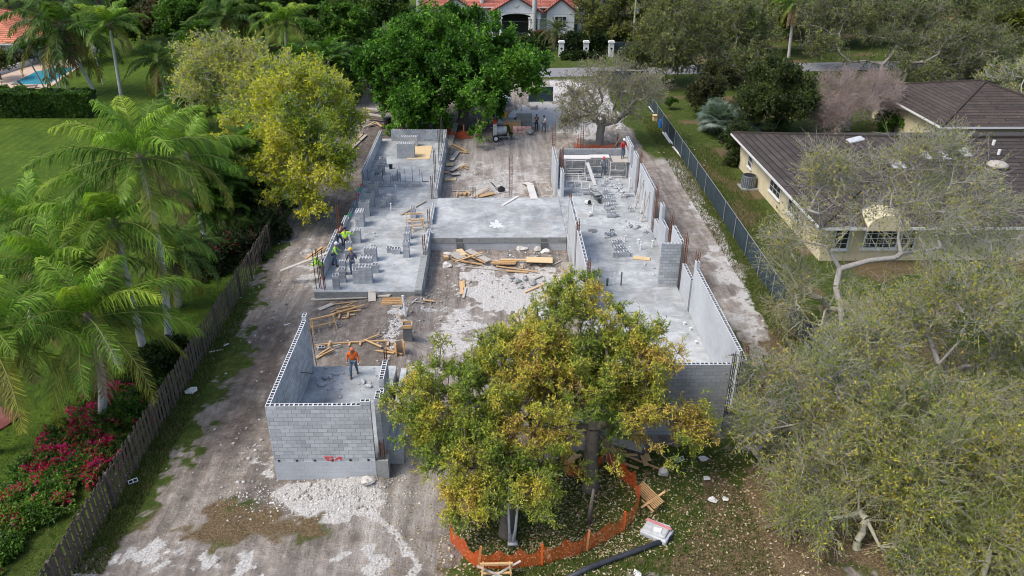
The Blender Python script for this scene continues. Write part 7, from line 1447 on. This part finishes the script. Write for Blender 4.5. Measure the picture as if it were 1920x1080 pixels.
def trunk(parent, P0, P1, r0, r1, mat='palm_trunk', bend=.0, n=14):
    P0 = np.array(P0, float); P1 = np.array(P1, float); o = np.array(parent.location); pts = []; rs = []
    for k in range(n+1):
        t = k/n; pts.append(P0+(P1-P0)*t+np.array([bend*math.sin(PI*t), 0, 0])); rs.append(lerp(r0, r1, t**.6)*(1+.06*(k % 2)))
    mb = MB(o); mb.tube(pts, rs, 9); return mb.build('trunk', M[mat], parent, smooth=True)
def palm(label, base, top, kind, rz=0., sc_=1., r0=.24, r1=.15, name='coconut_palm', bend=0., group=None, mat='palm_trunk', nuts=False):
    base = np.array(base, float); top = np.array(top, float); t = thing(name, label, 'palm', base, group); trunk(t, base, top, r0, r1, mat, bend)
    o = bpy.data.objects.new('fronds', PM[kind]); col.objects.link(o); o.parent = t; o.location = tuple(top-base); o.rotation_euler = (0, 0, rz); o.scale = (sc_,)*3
    mb = MB(base); mb.tube([top-[0, 0, .7], top-[0, 0, .1], top+[0, 0, .35]], [r1*1.3, r1*2.0, r1*.6], 8); mb.build('crownshaft', M['bark_dark'] if name == 'coconut_palm' else M['palm_green'], t, smooth=True); return t
M['palm_green'] = mat_noise('palm_crownshaft', (.07,.11,.03), (.14,.17,.06), 4, .6)
def cpalm(label, bpx, tpx, kind, h=None, Yoff=0., **kw):
    b_ = at(*bpx); top = atY(*tpx, b_[1]+Yoff); return palm(label, b_, top, kind, **kw)
cpalm('coconut palm nearest the camera at left, trunk rising from the flowers', (192,788), (165,598), 'coco1', rz=.3, sc_=1.0, Yoff=-.2, bend=.25)
cpalm('coconut palm with a brown hanging leaf cut by the left edge', (-15,850), (-30,625), 'coco2', rz=1.1, sc_=.95)
cpalm('coconut palm, left and lower of the twin pale trunks on the lawn', (248,716), (105,505), 'coco1', rz=2.2, sc_=1.0, Yoff=.6)
cpalm('coconut palm, right of the twin pale trunks on the lawn', (275,682), (215,420), 'coco2', rz=.5, sc_=1.05, Yoff=.4)
cpalm('coconut palm with the tallest pale trunk close to the fence', (318,658), (262,296), 'coco1', rz=3.6, sc_=1.05, Yoff=1.0, bend=.3)
cpalm('coconut palm with a thin grey trunk and drooping leaves by the dark shrubs', (386,452), (352,292), 'coco2', rz=4.5, sc_=1.0)
cpalm('coconut palm with a crown low over the left lawn edge', (60,600), (58,415), 'coco1', rz=1.9, sc_=.9)
cpalm('short coconut palm below the dark shrubs beside a low trunk', (335,575), (322,470), 'coco3', rz=.2, sc_=.7)
cpalm('large dark coconut palm leaning over the pool lawn', (180,178), (112,48), 'coco3', rz=.4, sc_=1.6)
cpalm('bright green coconut palm right of the garden lantern', (228,183), (205,45), 'coco4', rz=2.4, sc_=1.0)
cpalm('coconut palm with a hanging dark skirt on the pool lawn', (312,180), (298,112), 'coco3', rz=1.7, sc_=1.0)
cpalm('dark coconut palm at the top left behind the reddish tree', (425,120), (425,30), 'coco3', rz=3.3, sc_=1.2)
cpalm('coconut palm with yellowing leaves above the yellow trees', (537,130), (535,42), 'coco4', rz=5.0, sc_=1.15)
cpalm('coconut palm at the top edge left of the maroon roof', (190,100), (75,8), 'coco3', rz=5.6, sc_=1.1)
cpalm('coconut palm at the top edge right of the maroon roof', (345,75), (340,8), 'coco4', rz=.3, sc_=1.1)
cpalm('dark coconut palm left of the fan palm at the top edge', (500,95), (478,12), 'coco3', rz=2.9, sc_=1.2)
cpalm('small coconut palm at the top edge above the bright areca clump', (598,70), (596,15), 'coco4', rz=1.2, sc_=1.1)
cpalm('dark coconut palm at the top edge above the reddish tree', (375,60), (378,5), 'coco3', rz=4.2, sc_=1.1)
# slim palms by the pool
for i, (bx, by, tx, ty, lb) in enumerate([(92,181,45,95,'leftmost'),(102,181,68,88,'second'),(112,181,92,92,'third'),(116,181,105,98,'fourth'),(126,181,118,100,'rightmost')]):
    cpalm('slim palm with a thin grey stem by the pool, %s of five' % lb, (bx, by), (tx, ty), 'areca', rz=i*1.3, sc_=.95, r0=.11, r1=.08, name='slim_palm', group='slim palms beside the pool')
# royal palms before the red roofed house
for i, (px, py, lb) in enumerate([(717,62,'leftmost royal palm at the utility pole'),(757,55,'royal palm trunk above the left part of the green tree'),(786,48,'royal palm trunk at the left end of the red roof'),(906,62,'royal palm trunk left of the arched porch'),(1000,70,'royal palm trunk just right of the arched porch'),(1018,55,'royal palm trunk leaning before the right gable'),(1086,62,'thick royal palm trunk right of the red house'),(1092,50,'royal palm trunk behind the thick one right of the red house'),(819,40,'royal palm trunk in front of the left gable')]):
    b_ = at(px, py); palm(lb, b_, b_+np.array([(-1)**i*.4, 0, 15.5+.8*(i % 3)]), 'royal', rz=i*.9, r0=.44, r1=.36, name='royal_palm')
b_ = at(1041, 95); palm('date palm with a thick brown trunk and full crown beside the gate pillars', b_, b_+[0, 0, 3.2], 'date', r0=.42, r1=.38, name='date_palm', mat='bark_dark')
b_ = at(1478, 112); palm('tall palm with a dead brown skirt rising behind the silver palmetto', b_, atY(1490, 8, b_[1]), 'coco4', rz=.6, sc_=.8, r0=.25, r1=.2, name='skirted_palm')
# dead skirt of that palm
sk = [o for o in col.objects if o.name == 'skirted_palm'][0]; r = np.random.RandomState(3); n = 260; top = atY(1490, 8, b_[1])-b_
a_ = r.rand(n)*6.28; st = top+np.stack([np.cos(a_)*.2, np.sin(a_)*.2, -r.rand(n)*1.6], 1); en = st+np.stack([np.cos(a_)*.5, np.sin(a_)*.5, -r.uniform(1, 2.2, n)], 1); v, f = tubes_np(st, en, np.full(n, .05), np.full(n, .02), 3); npmesh('dead_skirt', v, [f], M['tint'], sk, np.tile(np.array([[.32,.24,.15]]), (len(v), 1)))
# areca clumps
def clump(label, base, n, spread, hgt, sc_, seed, name='areca_palm', kind='areca'):
    r = random.Random(seed); t = thing(name, label, 'palm', base); mb = MB(base); base = np.array(base, float)
    for i in range(n):
        a_ = r.uniform(0, 6.28); d = spread*math.sqrt(r.random()); h = hgt*r.uniform(.45, 1.0)*(1-.35*d/spread); p = np.array([math.cos(a_)*d, math.sin(a_)*d, h])
        mb.tube([base+[p[0]*.4, p[1]*.4, 0], base+p], .05, 5); o = bpy.data.objects.new('fronds', PM[kind]); col.objects.link(o); o.parent = t; o.location = tuple(p); o.rotation_euler = (r.uniform(-.25, .25), r.uniform(-.25, .25), r.uniform(0, 6.28)); o.scale = (sc_*r.uniform(.85, 1.15),)*3
    mb.build('stems', M['palm_green'], t, weld=False); return t
clump('dark areca palm clump behind the fence, left of the yellow tree', at(455, 400), 20, 2.6, 7.2, 1.05, 1); clump('dark areca palm clump beside the thin coconut trunk', at(420, 440), 12, 1.8, 5.4, 1.0, 6)
clump('bright areca palm clump between the yellow trees and the green tree', at(610, 190), 24, 4.0, 7.0, 1.3, 2); clump('dark areca palm clump behind the bright one near the utility pole', at(655, 130), 18, 3.8, 6.5, 1.3, 3)
clump('areca palm clump under the large dark coconut palm', at(150, 120), 12, 3.0, 6.0, 1.1, 4); clump('areca palm clump beside the maroon roofed house', at(390, 120), 14, 3.4, 5.5, 1.2, 5); clump('bright green palm sprout in front of the dark shrub beside the cream house', at(1457, 243), 4, .5, 1.3, .6, 8); clump('dark areca palm clump at the left end of the yellow tree', at(370,240), 10, 2.4, 4.8, 1.1, 9)
clump('small areca palm clump on the lawn behind the twin trunks', at(215, 600), 5, .8, 1.9, .55, 10)
# fan palms
def fan_mesh(seed, nf, L, R_, pal, el0=1.4, el1=-.5, nb=18):
    r = np.random.RandomState(seed); V = []; C = []; p0 = []; p1 = []
    for i in range(nf):
        az = i*2.39996; el = lerp(el0, el1, i/nf)+r.uniform(-.1, .1); d = np.array([math.cos(az)*math.cos(el), math.sin(az)*math.cos(el), math.sin(el)]); c = d*L*r.uniform(.8, 1.1); p0.append(np.zeros(3)); p1.append(c)
        S_ = unit(np.cross(d, [0, 0, 1.])); cc = np.array(pal[r.randint(len(pal))])*r.uniform(.8, 1.2)
        for k in range(nb):
            b_ = lerp(-2.0, 2.0, k/(nb-1)); u = unit(d*math.cos(b_)+S_*math.sin(b_)+np.array([0, 0, -.12])); Lk = R_*(1-.25*abs(b_)/2)*r.uniform(.9, 1.1); m = c+u*Lk*.6; tip = c+u*Lk+np.array([0, 0, -.18*Lk]); w_ = unit(np.cross(u, unit(np.cross(S_, d))))*R_*.055
            V += [c-w_*.4, c+w_*.4, m+w_, m-w_, m-w_, m+w_, tip+w_*.1, tip-w_*.1]; C += [cc]*8
    V = np.array(V); rv, rf = tubes_np(np.array(p0), np.array(p1), np.full(nf, .025), np.full(nf, .018), 4); C = np.array(C+[[.12,.14,.05]]*len(rv)); return npmesh('fronds', np.concatenate([V, rv]), [np.arange(len(V)).reshape(-1, 4), rf+len(V)], M['leaf'], None, C, link=False)
PM['fan'] = fan_mesh(1, 30, 1.3, 1.1, [(.055,.095,.02),(.085,.125,.035),(.13,.16,.06)]); PM['silver'] = fan_mesh(2, 22, .8, .7, [(.14,.20,.16),(.19,.25,.20),(.10,.15,.11),(.26,.31,.26)])
for i, (bx, by, tx, ty, lb) in enumerate([(645,110,640,30,'fan palm at the top edge left of the utility pole, largest'),(668,105,665,62,'lower fan palm beside the utility pole'),(742,80,735,20,'dark fan palm at the top edge right of the utility pole')]): cpalm(lb, (bx, by), (tx, ty), 'fan', rz=i, sc_=1.5, r0=.26, r1=.22, name='fan_palm', mat='bark_dark')
clump('silvery saw palmetto clump between the lawn strip and the dark shrub', at(1362, 252), 15, 2.2, 3.4, 1.25, 12, 'saw_palmetto', 'silver')
# --- generic broadleaf trees that fill the far background, each its own thing
GEN = []
def generic(seed, pal, wts, h=9., R_=5., lpt=5, leaf=(.5,.26), n=150, bark='bark_dark', sub=2):
    r = random.Random(seed); lobes = [(r.uniform(-.5, .5)*R_, r.uniform(-.5, .5)*R_, h*r.uniform(.5, .82), R_*r.uniform(.45, .7), R_*r.uniform(.45, .7), h*r.uniform(.2, .3)) for _ in range(7)]
    V, F, LV, LF, LC = tree_data(lobes, (0, 0, 0), (0, 0, h*.3), n, seed, pal, wts, leaf=leaf, ntw=7, tl=1.1, lpt=lpt, sub=sub, trunk_r=.32, shell=.38, inner=.3, lscale=.4); return npmesh('trunk', V, [F], M[bark], link=False), npmesh('crown', LV, [LF], M['leaf'], None, LC, link=False)
G_ = {'green': generic(51, GRN, [2,3,2,.8]), 'dark': generic(52, [(.026,.062,.010),(.05,.10,.014),(.085,.14,.024)], [3,3,1]), 'olive': generic(53, OAK, OKW, lpt=3.5), 'red': generic(54, [(.07,.06,.025),(.13,.085,.045),(.06,.07,.02)], [2,2,2], 7, 4.5, 4), 'yel': generic(55, [(.10,.12,.02),(.17,.17,.025),(.06,.085,.015)], [2,2,2])}
def gtree(px, py, kind, s_, label, grp=None, rz=None):
    b_ = at(px, py); t = thing('broadleaf_tree', label, 'tree', b_, grp)
    for nm_, me in zip(('trunk', 'crown'), G_[kind]): o = bpy.data.objects.new(nm_, me); col.objects.link(o); o.parent = t
    t.rotation_euler = (0, 0, (px*.37) % 6.28 if rz is None else rz); t.scale = (s_*1.05, s_*1.05, s_); return t
gtree(318, 88, 'red', .95, 'reddish brown leaved tree right of the maroon roof'); gtree(130, 45, 'green', 1.2, 'green tree behind the large dark coconut palm'); gtree(20, 30, 'dark', 1.1, 'dark tree behind the orange roof'); gtree(2, 150, 'olive', .42, 'small olive tree in front of the orange roof')
gtree(585, 95, 'dark', 1.2, 'dark tree behind the bright areca clump'); gtree(700, 110, 'dark', 1.0, 'dark tree just left of the big green tree'); gtree(690, 165, 'dark', .6, 'low dark tree between the yellow tree and the big green tree'); gtree(455, 90, 'green', 1.0, 'green tree behind the pale yellow tree'); gtree(270, 75, 'dark', .9, 'dark tree in front of the white maroon roofed house'); gtree(1060, 45, 'dark', 1.0, 'dark tree behind the date palm'); gtree(1110, 30, 'dark', 1.2, 'dark tree behind the thick royal palm')
gtree(232, 100, 'green', .6, 'small green tree behind the bright green coconut palm'); gtree(355, 108, 'green', .85, 'green tree left of the pale yellow tree'); gtree(405, 95, 'dark', 1.0, 'dark tree behind the pale yellow tree'); gtree(648, 150, 'green', .9, 'green tree between the bright areca clump and the big green tree'); gtree(560, 60, 'green', 1.1, 'green tree right of the yellowing coconut palm')
gtree(1500, 92, 'olive', .75, 'olive tree across the far road left of the skirted palm'); gtree(1560, 88, 'dark', .85, 'dark tree across the far road right of the skirted palm'); gtree(1625, 86, 'olive', .85, 'olive tree across the far road behind the spreading oak'); gtree(1690, 84, 'dark', .9, 'dark tree across the far road behind the leaning oak'); gtree(1430, 100, 'olive', .8, 'olive tree across the far road behind the large grey green oak')
BT = 'one of the far trees along the top edge of the photo'
k = 0
for (px, py, kd, s_) in [(40,8,'dark',1.3),(110,5,'green',1.4),(185,8,'dark',1.3),(300,18,'green',1.2),(390,20,'dark',1.4),(450,15,'green',1.3),(520,25,'dark',1.4),(580,30,'green',1.3),(640,25,'dark',1.5),(700,25,'dark',1.5),(760,20,'dark',1.5),(1130,5,'green',1.4),(1210,8,'olive',1.5),(1300,15,'olive',1.5),(1390,20,'olive',1.5),(1460,40,'yel',1.0),(1480,65,'olive',1.0),(1500,5,'olive',1.5),(1600,5,'olive',1.5),(1690,8,'olive',1.5),(1780,5,'yel',1.4),(1850,15,'olive',1.4),(1920,10,'dark',1.4),(1960,60,'olive',1.3),(1950,130,'yel',1.1),(-40,60,'dark',1.2),(-30,20,'dark',1.3),(1240,65,'olive',.9)]:
    gtree(px, py, kd, s_, BT, BT); k += 1
for i, (px, py, s_, lb, kd) in enumerate([(1255,205,.14,'tiny weed at the far end of the green fence','green'),(950,262,.16,'pale weed clump left of the mortar mixer','yel')]): gtree(px, py, kd, s_, lb)
tag(chunk(at(-5, 790), (.9, .8, .18), mat_noise('red_mulch', (.14,.035,.03), (.22,.07,.055), 6), 77, 'mulch_bed', 'round red mulch bed on the lawn at the left edge', 'flower bed'))
